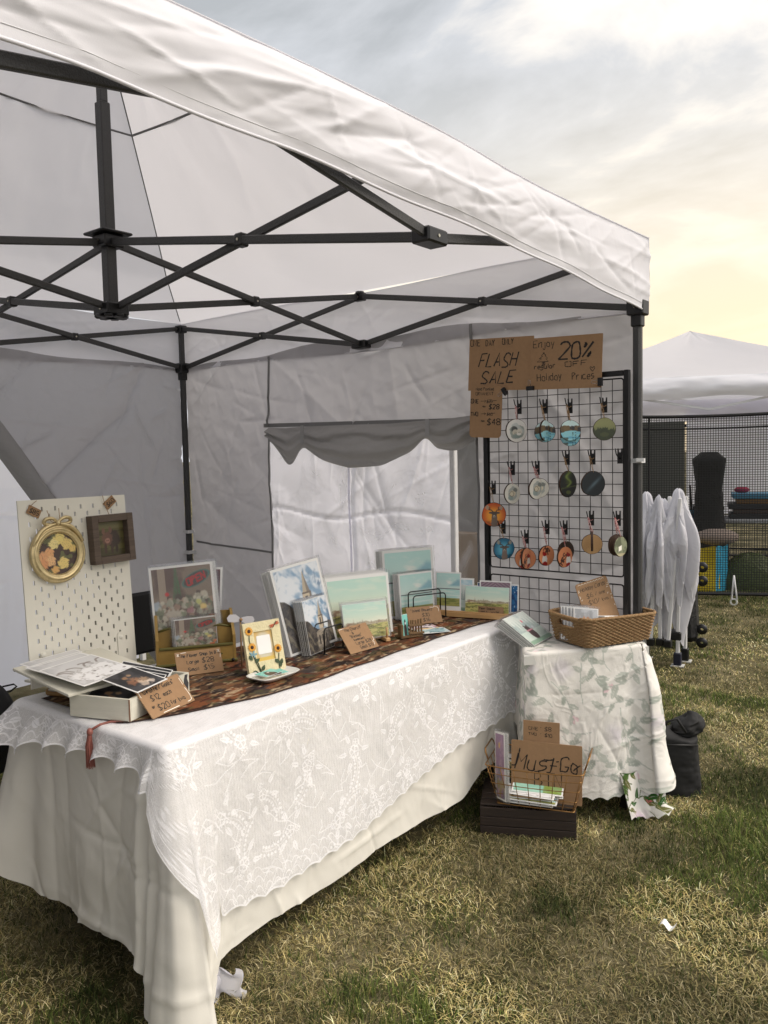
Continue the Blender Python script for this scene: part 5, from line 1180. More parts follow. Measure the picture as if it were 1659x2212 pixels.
# ------------------------------------------------------------------ left end of the table
def pegboard():
    w_, h = .395, .61; T = thing('pegboard', 'tall white slotted pegboard standing at the left end of the table', 'pegboard', frame(1.675, -1.957, TT+.0, 90, 3))
    pm = mat('white_lacquer', (.88, .87, .82), .4, spec=.4)
    # board sheet with real slots
    nc = 17; pitch = w_/nc; rows = 12.5; ph = .0238
    bm = MB(); poly = rrect(w_, h, .014); y0, y1 = 0, .006
    slots = []
    for j in range(int(rows*2-1)):
        for i in range(nc):
            if (i+j) % 2 == 0 and 0 < i < nc-1 or ((i+j) % 2 == 0 and i in (0, nc-1) and False):
                slots.append((pitch*(i+.5), .018+ph*(j+.55)))
    sw, sh = .0068, .0150
    # cells: every slot sits in a cell; the cells tile the board
    bmm = bmesh.new(); xs = sorted(set([0., w_]+[v for i in range(nc) for v in (pitch*(i+.5)-sw/2, pitch*(i+.5)+sw/2)]))
    zs = sorted(set([0., h]+[round(v, 5) for j in range(int(rows*2-1)) for v in (.018+ph*(j+.55)-sh/2, .018+ph*(j+.55)+sh/2)]))
    S_ = set((round(a, 4), round(b, 4)) for a, b in slots)
    X = np.array(xs); Zz = np.array(zs); cr_ = .016
    def inhole(x, z):
        for a, b in slots:
            if abs(x-a) < sw/2 and abs(z-b) < sh/2: return True
        dx_, dz_ = min(x, w_-x), min(z, h-z)
        return False
    vid = {}; vs = []; fs = []
    def V_(i, k, y):
        if (i, k, y) not in vid: vid[(i, k, y)] = len(vs); vs.append((xs[i], y, zs[k]))
        return vid[(i, k, y)]
    solid = {(i, k): not inhole((xs[i]+xs[i+1])/2, (zs[k]+zs[k+1])/2) for i in range(len(xs)-1) for k in range(len(zs)-1)}
    for (i, k), s_ in solid.items():
        if not s_: continue
        fs.append((V_(i, k, 0), V_(i+1, k, 0), V_(i+1, k+1, 0), V_(i, k+1, 0))); fs.append((V_(i, k, y1), V_(i, k+1, y1), V_(i+1, k+1, y1), V_(i+1, k, y1)))
        for di, dk, a, b in ((-1, 0, (i, k), (i, k+1)), (1, 0, (i+1, k), (i+1, k+1)), (0, -1, (i, k), (i+1, k)), (0, 1, (i, k+1), (i+1, k+1))):
            if not solid.get((i+di, k+dk), False): fs.append((V_(*a, 0), V_(*b, 0), V_(*b, y1), V_(*a, y1)))
    bm.add(vs, fs); bm.build('board', pm, T)
    for x in (.055, .335):
        m_ = MB(); m_.prism([(x-.014, 0), (x+.014, 0), (x+.014, .10), (x-.014, .10)], .007, .02); m_.box((x, .06, .006), (.028, .13, .008)); m_.build('stand', pm, T)
    m_ = MB(); m_.prism([(.322+q[0], .012+q[1]) for q in rrect(.03, .115, .012)], -.004, -.0005); br = m_.build('bracket', pm, T)
    m_ = MB(); m_.lathe([(.0001, .004), (.007, .003), (.009, 0)], (.337, -.004, .108), 14, Matrix.Rotation(R(90), 4, 'X')); m_.build('screw_knob', pm, br, True)
    m_ = MB(); m_.lathe([(.0001, .004), (.009, .003), (.011, 0)], (.05, -.001, .10), 14, Matrix.Rotation(R(90), 4, 'X')); m_.build('screw_knob', pm, T, True)
    B = T.matrix_basis
    # round gilded frame with bow
    gm = mat('antique_gold', (.80, .73, .56), .40, metal=.85, var=.22, vs=60); cx, cz, rad = .118, .428, .088
    F = thing('round_frame', 'round gilded frame with ribbon bow around a painting of cream roses, hung on the pegboard', 'picture frame', B @ Matrix.Translation((cx, -.012, cz)))
    Mx = Matrix.Rotation(R(90), 4, 'X')
    m_ = MB(); m_.lathe([(.094, -.010), (.098, 0), (.097, .006), (.092, .010), (.089, .007), (.086, .012), (.081, .014), (.078, .010), (.075, .012), (.071, .010), (.069, .004), (.067, .002)], (0, 0, 0), 56, Mx); m_.build('frame_ring', gm, F, True)
    m_ = MB()
    for i in range(72): a = 2*math.pi*i/72; m_.sphere((.0685*math.cos(a), -.006, .0685*math.sin(a)), .0022, 6, 4)
    m_.build('beading', gm, F, True)
    n1 = 70; A_, V2 = np.meshgrid(np.linspace(0, 2*np.pi, n1, endpoint=False), np.linspace(0, 1, 45), indexing='ij'); xx = .068*V2*np.cos(A_); zz = .068*V2*np.sin(A_)
    grid('painting', xx, np.full(xx.shape, -.003), zz, paint_m, F, col=pic_roses(xx/.136+.5, zz/.136+.5), closed=True)
    def ribbon(pts, ww, nm_, fold=.3):
        pts = [Vector(p) for p in pts]; q = []
        for i in range(len(pts)-1):
            for t in range(5):
                a, b, c, d = pts[max(i-1, 0)], pts[i], pts[i+1], pts[min(i+2, len(pts)-1)]; t /= 5
                q.append(.5*((2*b)+(-a+c)*t+(2*a-5*b+4*c-d)*t*t+(-a+3*b-3*c+d)*t**3))
        q.append(pts[-1]); m_ = MB(); m_.tube(q, [ww*(.6+.4*math.sin(math.pi*min(1, .15+.85*i/len(q)))) for i in range(len(q))], 8)
        m_.v = [(v[0], v[1], v[2]) for v in m_.v]; m_.build(nm_, gm, F, True)
    for sg in (-1, 1):
        ribbon([(0, -.014, .103), (sg*.020, -.018, .118), (sg*.042, -.016, .116), (sg*.046, -.012, .103), (sg*.022, -.014, .097), (0, -.014, .101)], .0062, 'bow_loop')
        ribbon([(sg*.004, -.012, .100), (sg*.040, -.013, .090), (sg*.062, -.012, .074), (sg*.078, -.012, .052), (sg*.088, -.010, .034)], .0072, 'bow_tail')
    m_ = MB(); m_.sphere((0, -.018, .102), .009, sc=(1, .8, 1.1)); m_.build('bow_knot', gm, F, True)
    tw = mat('jute_twine', (.60, .48, .34), .9, bump=.3, bs=900)
    m_ = MB(); m_.tube([(-.030, -.006, .145), (-.020, -.010, .108), (-.012, -.012, .104)], .0011, 5); m_.build('twine', tw, F, True)
    m_ = MB(); m_.tube([(.012, -.006, .150), (.011, -.010, .108)], .0011, 5); m_.build('twine', tw, F, True)
    # square rustic frame
    wd = mat('weathered_wood', (.36, .31, .27), .75, var=.3, vs=10, stretch=(1, 1, 14), bump=.5, bs=30); w2, h2, dp = .162, .168, .036
    F = thing('square_frame', 'square grey wooden box frame around a dark pig painting, hung on the pegboard', 'picture frame', B @ Matrix.Translation((.238, -.002, .375)) @ Matrix.Rotation(R(-1), 4, 'Y'))
    fr = .024
    for x0, x1, z0, z1 in ((0, fr, 0, h2), (w2-fr, w2, 0, h2), (fr, w2-fr, 0, fr), (fr, w2-fr, h2-fr, h2)):
        m_ = MB(); m_.box(((x0+x1)/2, -dp/2, (z0+z1)/2), (x1-x0, dp, z1-z0), None, .0015); m_.build('frame_side', wd, F)
    picture('painting', w2-2*fr, h2-2*fr, pic_pig, F, -.006, fr, fr, 70); m_ = MB(); m_.box((w2/2, -.003, h2/2), (w2-.01, .004, h2-.01)); m_.build('backing', wd, F)
    m_ = MB(); m_.tube([(.075, -.006, h2+.03), (.078, -.02, h2+.0)], .0011, 5); m_.build('twine', tw, F, True)
    for x, z, ro, tx, lb in ((.024, .570, -28, '$85', 'small kraft price tag reading $85 on the upper left corner of the pegboard'), (.322, .560, 38, '$60', 'small kraft price tag reading $60 at the upper right of the pegboard')):
        F = card('price_tag', lb, 'price tag', B @ Matrix.Translation((x, -.004, z)) @ Matrix.Rotation(R(-ro), 4, 'Y'), .046, .029, .0015, group='price tags on the pegboard')
        ink('lettering', lettering(tx, .008, .007, .014, seed=3, sp=.95), .0022, ink_m, F, -.0012)
        m_ = MB(); m_.tube([(.004, -.002, .025), (.010, -.003, .040), (.018, .0, .052)], .001, 5); m_.build('twine', tw, F, True)
pegboard()

def white_box():
    wb = mat('off_white_wood', (.83, .82, .76), .55, var=.06, vs=8, stretch=(1, 1, 8), bump=.15, bs=40); w_, d, h, t = .207, .300, .064, .008
    B = frame(2.024, -2.030, TT-.002, 19); T = thing('wooden_box', 'shallow off white wooden box without lid at the near end of the table', 'box', B)
    m_ = MB(); m_.box((w_/2, t/2, h/2), (w_, t, h), None, .001); m_.build('front_board', wb, T); m_ = MB(); m_.box((w_/2, d-t/2, h/2), (w_, t, h), None, .001); m_.build('back_board', wb, T)
    m_ = MB(); m_.box((t/2, d/2, h/2), (t, d-2*t, h-.001)); m_.build('side_board', wb, T)
    m_ = MB(); m_.box((w_-t/2, d/2, h/2), (t, d-2*t, h-.001)); sb = m_.build('side_board', wb, T)
    m_ = MB(); m_.box((w_/2, d/2, .004), (w_-2*t, d-2*t, .006)); m_.build('box_bottom', wb, T)
    m_ = MB(); m_.prism([(0, 0), (.020, .008), (.024, .03), (.016, .045), (.02, .058), (.006, .060), (.0, .045)], -.0006, .0006); q = m_.build('dark_stain', mat('worn_stain', (.25, .25, .26), .8), sb); q.matrix_basis = Matrix.Translation((w_+.0008, d-.03, .002)) @ Matrix.Rotation(R(90), 4, 'Z')
    ch_ = MB(); ch_.box((w_-.001, .0, h/2), (.004, .003, h*.98), Matrix.Rotation(R(45), 3, 'Z')); ch_.build('chipped_edge', mat('bare_wood', (.42, .30, .22), .8), T)
    # lid, swung open and resting tilted
    p = {k: at(*q_) if False else None for k, q_ in ()}
    a = np.array(at(148, 1504, z=TT+.062)); 
    Lm = thing('box_lid', 'flat off white wooden lid leaning off the left edge of the wooden box', 'lid', Matrix.Identity(4))
    A0 = Vector(at(148, 1504, z=TT+.066)); A1 = Vector(at(27, 1446, z=TT+.092)); A3 = Vector(at(300, 1434, z=TT+.080)); 
    ux = (A1-A0); Lx = ux.length; ux.normalize(); uy = (A3-A0); uy = uy-ux*uy.dot(ux); Ly = uy.length; uy.normalize(); uz = ux.cross(uy); 
    if uz.z < 0: uz = -uz
    Lm.matrix_basis = Matrix(((ux.x, uy.x, uz.x, A0.x), (ux.y, uy.y, uz.y, A0.y), (ux.z, uy.z, uz.z, A0.z), (0, 0, 0, 1)))
    Ly = .30
    m_ = MB(); m_.box((Lx/2, Ly/2, 0), (Lx, Ly, .009), None, .0015); m_.build('lid_board', wb, Lm)
    m_ = MB(); m_.box((Lx-.004, Ly/2, -.002), (.006, Ly*.98, .010)); m_.build('dark_rim', mat('worn_rim', (.33, .28, .24), .8), Lm)
    # wooden peg prop below the lid
    q = at(118, 1498, z=TT+.02); P_ = thing('wooden_prop', 'small carved tan wooden prop under the white lid', 'wooden prop', Matrix.Translation((q[0]-.03, q[1]+.03, TT)) @ Matrix.Rotation(R(20), 4, 'Z'))
    pw = mat('tan_wood', (.58, .45, .27), .6, var=.15, vs=15); m_ = MB(); m_.box((0, 0, .012), (.085, .03, .022), None, .006); m_.build('lower_arm', pw, P_); m_ = MB(); m_.box((0, 0, .036), (.078, .028, .018), None, .006); m_.build('upper_arm', pw, P_); m_ = MB(); m_.tube([(-.02, -.018, .024), (.0, -.020, .022), (.02, -.018, .026)], .004, 8); m_.build('spring', screw_m, P_, True)
    # goat prints lying fanned on the lid
    def PN(x, y): return x/3.571, 1327.1+y/3.571
    def lay(bl, tl, tr, zs, fn, label, grp, border=.007):
        p = [Vector(at(*PN(*q), z=TT+z_)) for q, z_ in zip((bl, tl, tr), zs)]; X = p[2]-p[1]; w2 = X.length; X.normalize(); Z = p[1]-p[0]; Z = Z-X*Z.dot(X); h2 = Z.length; Z.normalize(); Y = Z.cross(X)
        return art_print('art_print', label, Matrix(((X.x, Y.x, Z.x, p[0].x), (X.y, Y.y, Z.y, p[0].y), (X.z, Y.z, Z.z, p[0].z), (0, 0, 0, 1))), w2, h2, fn, border, sleeve=False, group=grp, n=90, th=.001)
    G = 'goat prints fanned on the lid'
    lay((470, 492), (222, 364), (640, 250), (.081, .100, .104), pic_goats, 'black and white goat print, the lowest of the fan on the white lid', G)
    lay((505, 505), (285, 385), (690, 262), (.086, .104, .108), pic_goats, 'black and white goat print second from the bottom of the fan on the lid', G)
    lay((550, 520), (325, 382), (730, 266), (.091, .108, .112), pic_goats, 'black and white goat print just below the top one on the lid', G)
    lay((650, 556), (400, 402), (800, 276), (.092, .114, .122), pic_goats, 'black and white print of white goats, topmost and whole on the lid', G)
    G = 'giraffe prints filed in the wooden box'; first = None
    for k in range(9):
        M_ = B @ Matrix.Translation((.012+.003*(k % 2), .022+.017*k, .018+.0030*k)) @ Matrix.Rotation(R(-60+1.2*k), 4, 'X') @ Matrix.Rotation(R(2+1.0*k), 4, 'Z')
        if first is None: first = art_print('art_print', 'giraffe print on a black ground filed in the wooden box behind the top one', M_, .172, .098, pic_giraffe, .0028, sleeve=False, group=G, n=60, th=.0008); o = first
        else: o = copy_tree(first); o.matrix_basis = M_
    lay((1060, 606), (832, 482), (1066, 382), (.078, .100, .112), pic_giraffe, 'giraffe print lying on top, tawny giraffe face on a black ground above the wooden box', 'giraffe prints filed in the wooden box', .005)
    T = card('price_card', 'kraft card priced $12 each or $20 for two leaning on the wooden box', 'price card', frame(2.258, -1.915, TT, 104, 40), .19, .100, .003, .004)
    st = lettering('"Giraffe"/"Goats"', .018, .076, .0125, .0, seed=4, sp=.95)+lettering('$12', .036, .048, .017, seed=5)+lettering('each', .088, .050, .012, seed=6)+lettering('or', .022, .028, .008, seed=7)+lettering('$20', .042, .014, .018, seed=8)+lettering('for', .098, .017, .012, seed=9)+lettering('two', .130, .017, .013, seed=10)
    ink('lettering', st, .0024, ink_m, T)
    ink('corner_flourish', [cat_rom([(.006, .07), (.008, .092), (.022, .095), (.040, .092)]), cat_rom([(.16, .006), (.18, .009), (.184, .03), (.182, .05)]), [(.183, .06), (.184, .085)], [(.05, .0045), (.12, .0045)]], .0022, whiteink_m, T)
white_box()

def letter_rack():
    gy = mat('mustard_paint', (.58, .47, .24), .55, var=.22, vs=14); gg = mat('olive_trim', (.36, .34, .15), .55, var=.15, vs=30)
    B = frame(1.790, -1.560, TT, 56); w_, d = .278, .105
    T = thing('letter_rack', 'antique mustard yellow wooden letter rack holding the flower shop prints', 'letter rack', B)
    def side(x):
        return [(0, 0), (d, 0), (d, .165), (d*.86, .178), (d*.66, .170), (d*.50, .142), (d*.30, .118), (.012, .104), (0, .095)]
    for x in (0, w_-.010):
        m_ = MB(); m_.prism(side(x), 0, .010); m_.v = [(x+v[1], v[0], v[2]) for v in m_.v]; m_.build('side_panel', gy, T)
    m_ = MB(); m_.box((w_/2, .006, .030), (w_-.0205, .010, .058)); m_.build('front_panel', gy, T)
    m_ = MB(); m_.box((w_/2, .004, .063), (w_-.0205, .015, .009), None, .002); m_.box((w_/2, .003, .004), (w_+.01, .018, .010), None, .003); m_.build('front_moulding', gg, T)
    m_ = MB(); m_.prism([(.0105, 0), (w_-.0105, 0), (w_-.0105, .115), (w_-.05, .125), (w_-.09, .118), (w_*.62, .10), (w_*.38, .10), (.09, .118), (.05, .125), (.0105, .115)], .050, .057); dv = m_.build('divider', gy, T)
    m_ = MB(); m_.tube([(.0105, .050, .117), (.05, .050, .127), (.09, .050, .120), (w_*.38, .05, .102), (w_*.62, .05, .102), (w_-.09, .05, .120), (w_-.05, .05, .127), (w_-.0105, .05, .117)], .004, 8); m_.build('divider_rim', gg, dv, True)
    m_ = MB(); m_.box((w_/2, .103, .085), (w_-.0205, .006, .168)); m_.build('back_panel', gy, T); m_ = MB(); m_.box((w_/2, .080, .045), (w_-.0205, .04, .008)); m_.build('inner_shelf', gy, T)
    m_ = MB(); m_.box((w_/2, d/2, .004), (w_-.02, d, .007)); m_.build('rack_bottom', gy, T)
    k = MB(); k.sphere((w_-.012, -.006, .006), .006); k.build('foot', joint_m, T, True)
    vn_ = MB()
    for i in range(8):
        x = .06+.022*i; vn_.prism([(x, .030), (x+.009, .036), (x+.018, .030), (x+.009, .026)], .0003, .0009)
    vn_.build('painted_garland', gg, T)
    t = art_print('art_print', 'large flower shop print with red OPEN sign, front one in the yellow letter rack', B @ Matrix.Translation((.002, .066, .052)) @ Matrix.Rotation(R(-5), 4, 'X') @ Matrix.Rotation(R(-3), 4, 'Y'), .225, .292, pic_flowers, .008, n=130)
    stack(t, 4, .0048, 'large flower shop prints in the letter rack', 'large flower shop print standing behind the front one in the letter rack', dx=.004, dz=.0, tilt=.2)
    art_print('art_print', 'print with a maroon ground standing highest behind the flower shop prints', B @ Matrix.Translation((.020, .125, .062)) @ Matrix.Rotation(R(-3), 4, 'Z') @ Matrix.Rotation(R(-8), 4, 'X') @ Matrix.Rotation(R(4), 4, 'Y'), .216, .279, pic_maroon, .008)
    t = art_print('art_print', 'small flower shop print with red OPEN sign in the front pocket of the letter rack', B @ Matrix.Translation((.070, .020, .030)) @ Matrix.Rotation(R(-5), 4, 'X') @ Matrix.Rotation(R(-1.5), 4, 'Y') @ Matrix.Rotation(R(8), 4, 'Z'), .150, .128, pic_flowers, .0015, n=90)
    stack(t, 4, .0044, 'small flower shop prints in the letter rack', 'small flower shop print behind the front one in the letter rack', dx=-.0022, dz=.0006)
    T = card('price_card', 'kraft card reading The Flower Shop In B.C in front of the yellow rack', 'price card', frame(1.950, -1.592, TT, 65, 32), .158, .085, .0028, .003)
    st = lettering('The Flower Shop In B.C', .014, .064, .011, .05, seed=14, sp=.78)+lettering('Large', .036, .040, .011, seed=15)+lettering('$28', .090, .039, .016, seed=16)+lettering('Small', .038, .014, .011, seed=17)+lettering('$15', .092, .013, .016, seed=18)
    ink('lettering', st, .0021, ink_m, T)
    ink('white_flourish', [[(.006, .078), (.014, .070)], [(.014, .078), (.006, .070)], [(.010, .079), (.010, .069)], [(.020, .080), (.038, .081)], [(.146, .078), (.153, .070)], [(.153, .078), (.146, .070)], [(.155, .062), (.153, .05)]], .0018, whiteink_m, T)
letter_rack()

def flower_frame():
    B = frame(2.160, -1.462, TT+.001, 73, 14, -1); w_, h = .137, .178; fm = mat('cream_resin', (.86, .82, .66), .65, bump=.7, bs=90, var=.06, vs=30)
    T = thing('resin_frame', 'cream resin photo frame decorated with sunflowers and a dragonfly', 'picture frame', B)
    ix0, ix1, iz0, iz1 = .036, .104, .045, .145
    for x0, x1, z0, z1 in ((0, ix0, 0, h), (ix1, w_, 0, h), (ix0, ix1, 0, iz0), (ix0, ix1, iz1, h)):
        m_ = MB(); m_.box(((x0+x1)/2, .002, (z0+z1)/2), (x1-x0, .016, z1-z0)); m_.build('frame_side', fm, T)
    picture('inset_sheet', ix1-ix0, iz1-iz0, lambda u, v: mixc(mixc(np.ones(u.shape+(3,))*np.array([.80, .77, .68]), (.80, .66, .38), sm(.35, .6, np.hypot(u-.5, (v-.5)))), (.82, .70, .34), (v < .12)*1.), T, -.001, ix0, iz0, 50)
    m_ = MB(); m_.prism([(.045+q[0], .068+q[1]) for q in rrect(.050, .062, .004)], -.0026, -.0016); cdm = m_.build('white_card', paper_m, T)
    sf = mat('sunflower_yellow', (.86, .62, .22), .6); sc_m = mat('seed_brown', (.28, .18, .12), .8); lf = mat('leaf_green', (.20, .28, .16), .5); bl = mat('pale_blue_petal', (.50, .64, .68), .6); org = mat('wing_orange', (.72, .36, .22), .5)
    for x, z in ((.019, .150), (.022, .096), (.116, .078)):
        m_ = MB()
        for i in range(12):
            a = 2*math.pi*i/12; m_.box((x+.0095*math.cos(a), -.0085, z+.0095*math.sin(a)), (.009, .002, .0048), Matrix.Rotation(-a, 3, 'Y'), .0008)
        f = m_.build('sunflower', sf, T); m_ = MB(); m_.sphere((x, -.0095, z), .0062, sc=(1, .5, 1)); m_.build('flower_heart', sc_m, f, True)
    m_ = MB()
    for i in range(5): a = 2*math.pi*i/5; m_.box((.022+.009*math.cos(a), -.0085, .072+.006*math.sin(a)), (.012, .002, .006), Matrix.Rotation(-a, 3, 'Y'), .001)
    m_.build('blue_flower', bl, T)
    for pts in ([(.019, -.008, .142), (.016, -.008, .12), (.018, -.008, .104)], [(.022, -.008, .068), (.030, -.008, .04), (.040, -.008, .012)], [(.026, -.008, .066), (.036, -.008, .04), (.043, -.008, .010)], [(.117, -.008, .062), (.113, -.008, .038), (.112, -.008, .008)]):
        m_ = MB(); m_.tube(pts, .0013, 6); m_.build('stem', lf, T, True)
    for x, z, a in ((.012, .062, 60), (.034, .050, -30), (.022, .012, 20), (.052, .022, -60), (.106, .036, 50), (.122, .032, -70), (.116, .024, -100)):
        m_ = MB(); m_.prism([(-.010, 0), (-.004, .006), (.004, .005), (.011, 0), (.004, -.005), (-.004, -.006)], -.0095, -.0075); q = m_.build('leaf', lf, T); q.matrix_basis = Matrix.Translation((x, 0, z)) @ Matrix.Rotation(R(a), 4, 'Y')
    m_ = MB(); m_.tube([(.108, -.010, .150), (.124, -.010, .170)], .0014, 6); dr_ = m_.build('dragonfly', sc_m, T, True)
    for a in (150, 172, -28, -8):
        m_ = MB(); m_.prism([(0, -.001), (.012, -.003), (.022, 0), (.012, .003), (0, .001)], -.0105, -.0095); q = m_.build('wing', org, dr_); q.matrix_basis = Matrix.Translation((.115, 0, .160)) @ Matrix.Rotation(R(a), 4, 'Y')
    # pale two-lobed paper tag standing behind
    q = at(522, 1336, z=TT+.178); T = thing('paper_bow_tag', 'pale grey propeller shaped card tied with twine behind the sunflower frame', 'tag', Matrix.Translation((q[0]-.03, q[1]+.02, TT)) @ Matrix.Rotation(R(70), 4, 'Z'))
    pg = mat('pale_grey_card', (.76, .76, .78), .6); zt_ = .168
    m_ = MB(); m_.tube([(0, 0, 0), (0, 0, zt_)], .003, 6); m_.build('stick', MT['jute_twine'], T, True)
    for sg, a in ((-1, 12), (1, 8)):
        m_ = MB(); m_.prism([(0, -.004), (.022, -.016), (.044, -.013), (.052, .0), (.044, .012), (.022, .012), (0, .006)], -.001, .001); o = m_.build('lobe', pg, T); o.matrix_basis = Matrix.Translation((0, -.004, zt_)) @ Matrix.Rotation(R(0 if sg > 0 else 180), 4, 'Y') @ Matrix.Rotation(R(a), 4, 'Y')
    m_ = MB(); m_.sphere((0, -.006, zt_), .006); m_.build('twine_knot', MT['jute_twine'], T, True)
    # dish with little cards
    q0 = np.array([2.248, -1.510]); T = thing('ceramic_dish', 'white rectangular ceramic dish in front of the sunflower frame', 'dish', frame(2.225, -1.415, TT, 91))
    m_ = MB(); prof = [(0.30, .001), (.38, .002), (.47, .012), (.50, .016), (.485, .0175), (.44, .010), (.30, .005)]
    vs = []; fs = []; n1 = 36
    for r_, z in prof:
        for k in range(n1):
            a = 2*math.pi*k/n1; ca, sa = math.cos(a), math.sin(a); q = (abs(ca)**5+abs(sa)**5)**(-1/5); vs.append((r_*q*ca*.178, r_*q*sa*.112, z))
    for i in range(len(prof)-1):
        for k in range(n1): fs.append((i*n1+k, i*n1+(k+1) % n1, (i+1)*n1+(k+1) % n1, (i+1)*n1+k))
    fs.append(tuple(range(n1))); fs.append(tuple((len(prof)-1)*n1+k for k in range(n1))); m_.add(vs, fs); m_.build('dish_body', mat('white_glaze', (.86, .86, .84), .15, coat=.5), T, True)
    def pic_card(u, v): return mixc(mixc(np.ones(u.shape+(3,))*np.array([.50, .78, .74]), (.25, .19, .18), ((np.hypot((u-.45)/.26, (v-.2)/.42) < 1) | (np.hypot((u-.45)/.16, (v-.62)/.15) < 1))*1.), (.90, .88, .90), (np.hypot((u-.5)/.07, (v-.58)/.06) < 1)*1.)
    for k, (x, y, rz, lb) in enumerate(((-.052, -.022, 6, 'teal business card with a brown bear lying topmost in the white dish'), (-.040, -.016, -10, 'teal business card lying partly covered in the white dish'))):
        art_print('business_card', lb, T.matrix_basis @ Matrix.Translation((x, y, .0165-.003*k)) @ Matrix.Rotation(R(rz), 4, 'Z') @ Matrix.Rotation(R(-88), 4, 'X'), .085, .052, pic_card, .0005, sleeve=False, group='cards in the dish', n=40, cat_='card', th=.0008)
    return pic_card
pic_card = flower_frame()

# ------------------------------------------------------------------ survey helpers: notes of where marks sit, carried to a thing's own plane
RG = dict(a=(0, 1028.6, 2.5), b=(530.9, 1128.1, 2.5), c=(995.4, 696.8, 4.167), d=(995.4, 982.1, 4.167), e=(995.4, 1227.6, 3.125), l=(265.4, 1161.2, 4.167), m=(796.3, 1227.6, 4.167))
def RP(rg, x, y): o = RG[rg]; return o[0]+x/o[2], o[1]+y/o[2]
def fit(M, rg, x, y):
    u, v = RP(rg, x, y); D = Vector(FWD+RGT*(u-PW/2)/FPX-UPV*(v-PH/2)/FPX); Mi = M.inverted(); o = Mi @ Vector(CAM); d = Mi.to_3x3() @ D; t = -o.y/d.y; p = o+d*t; return p.x, p.z
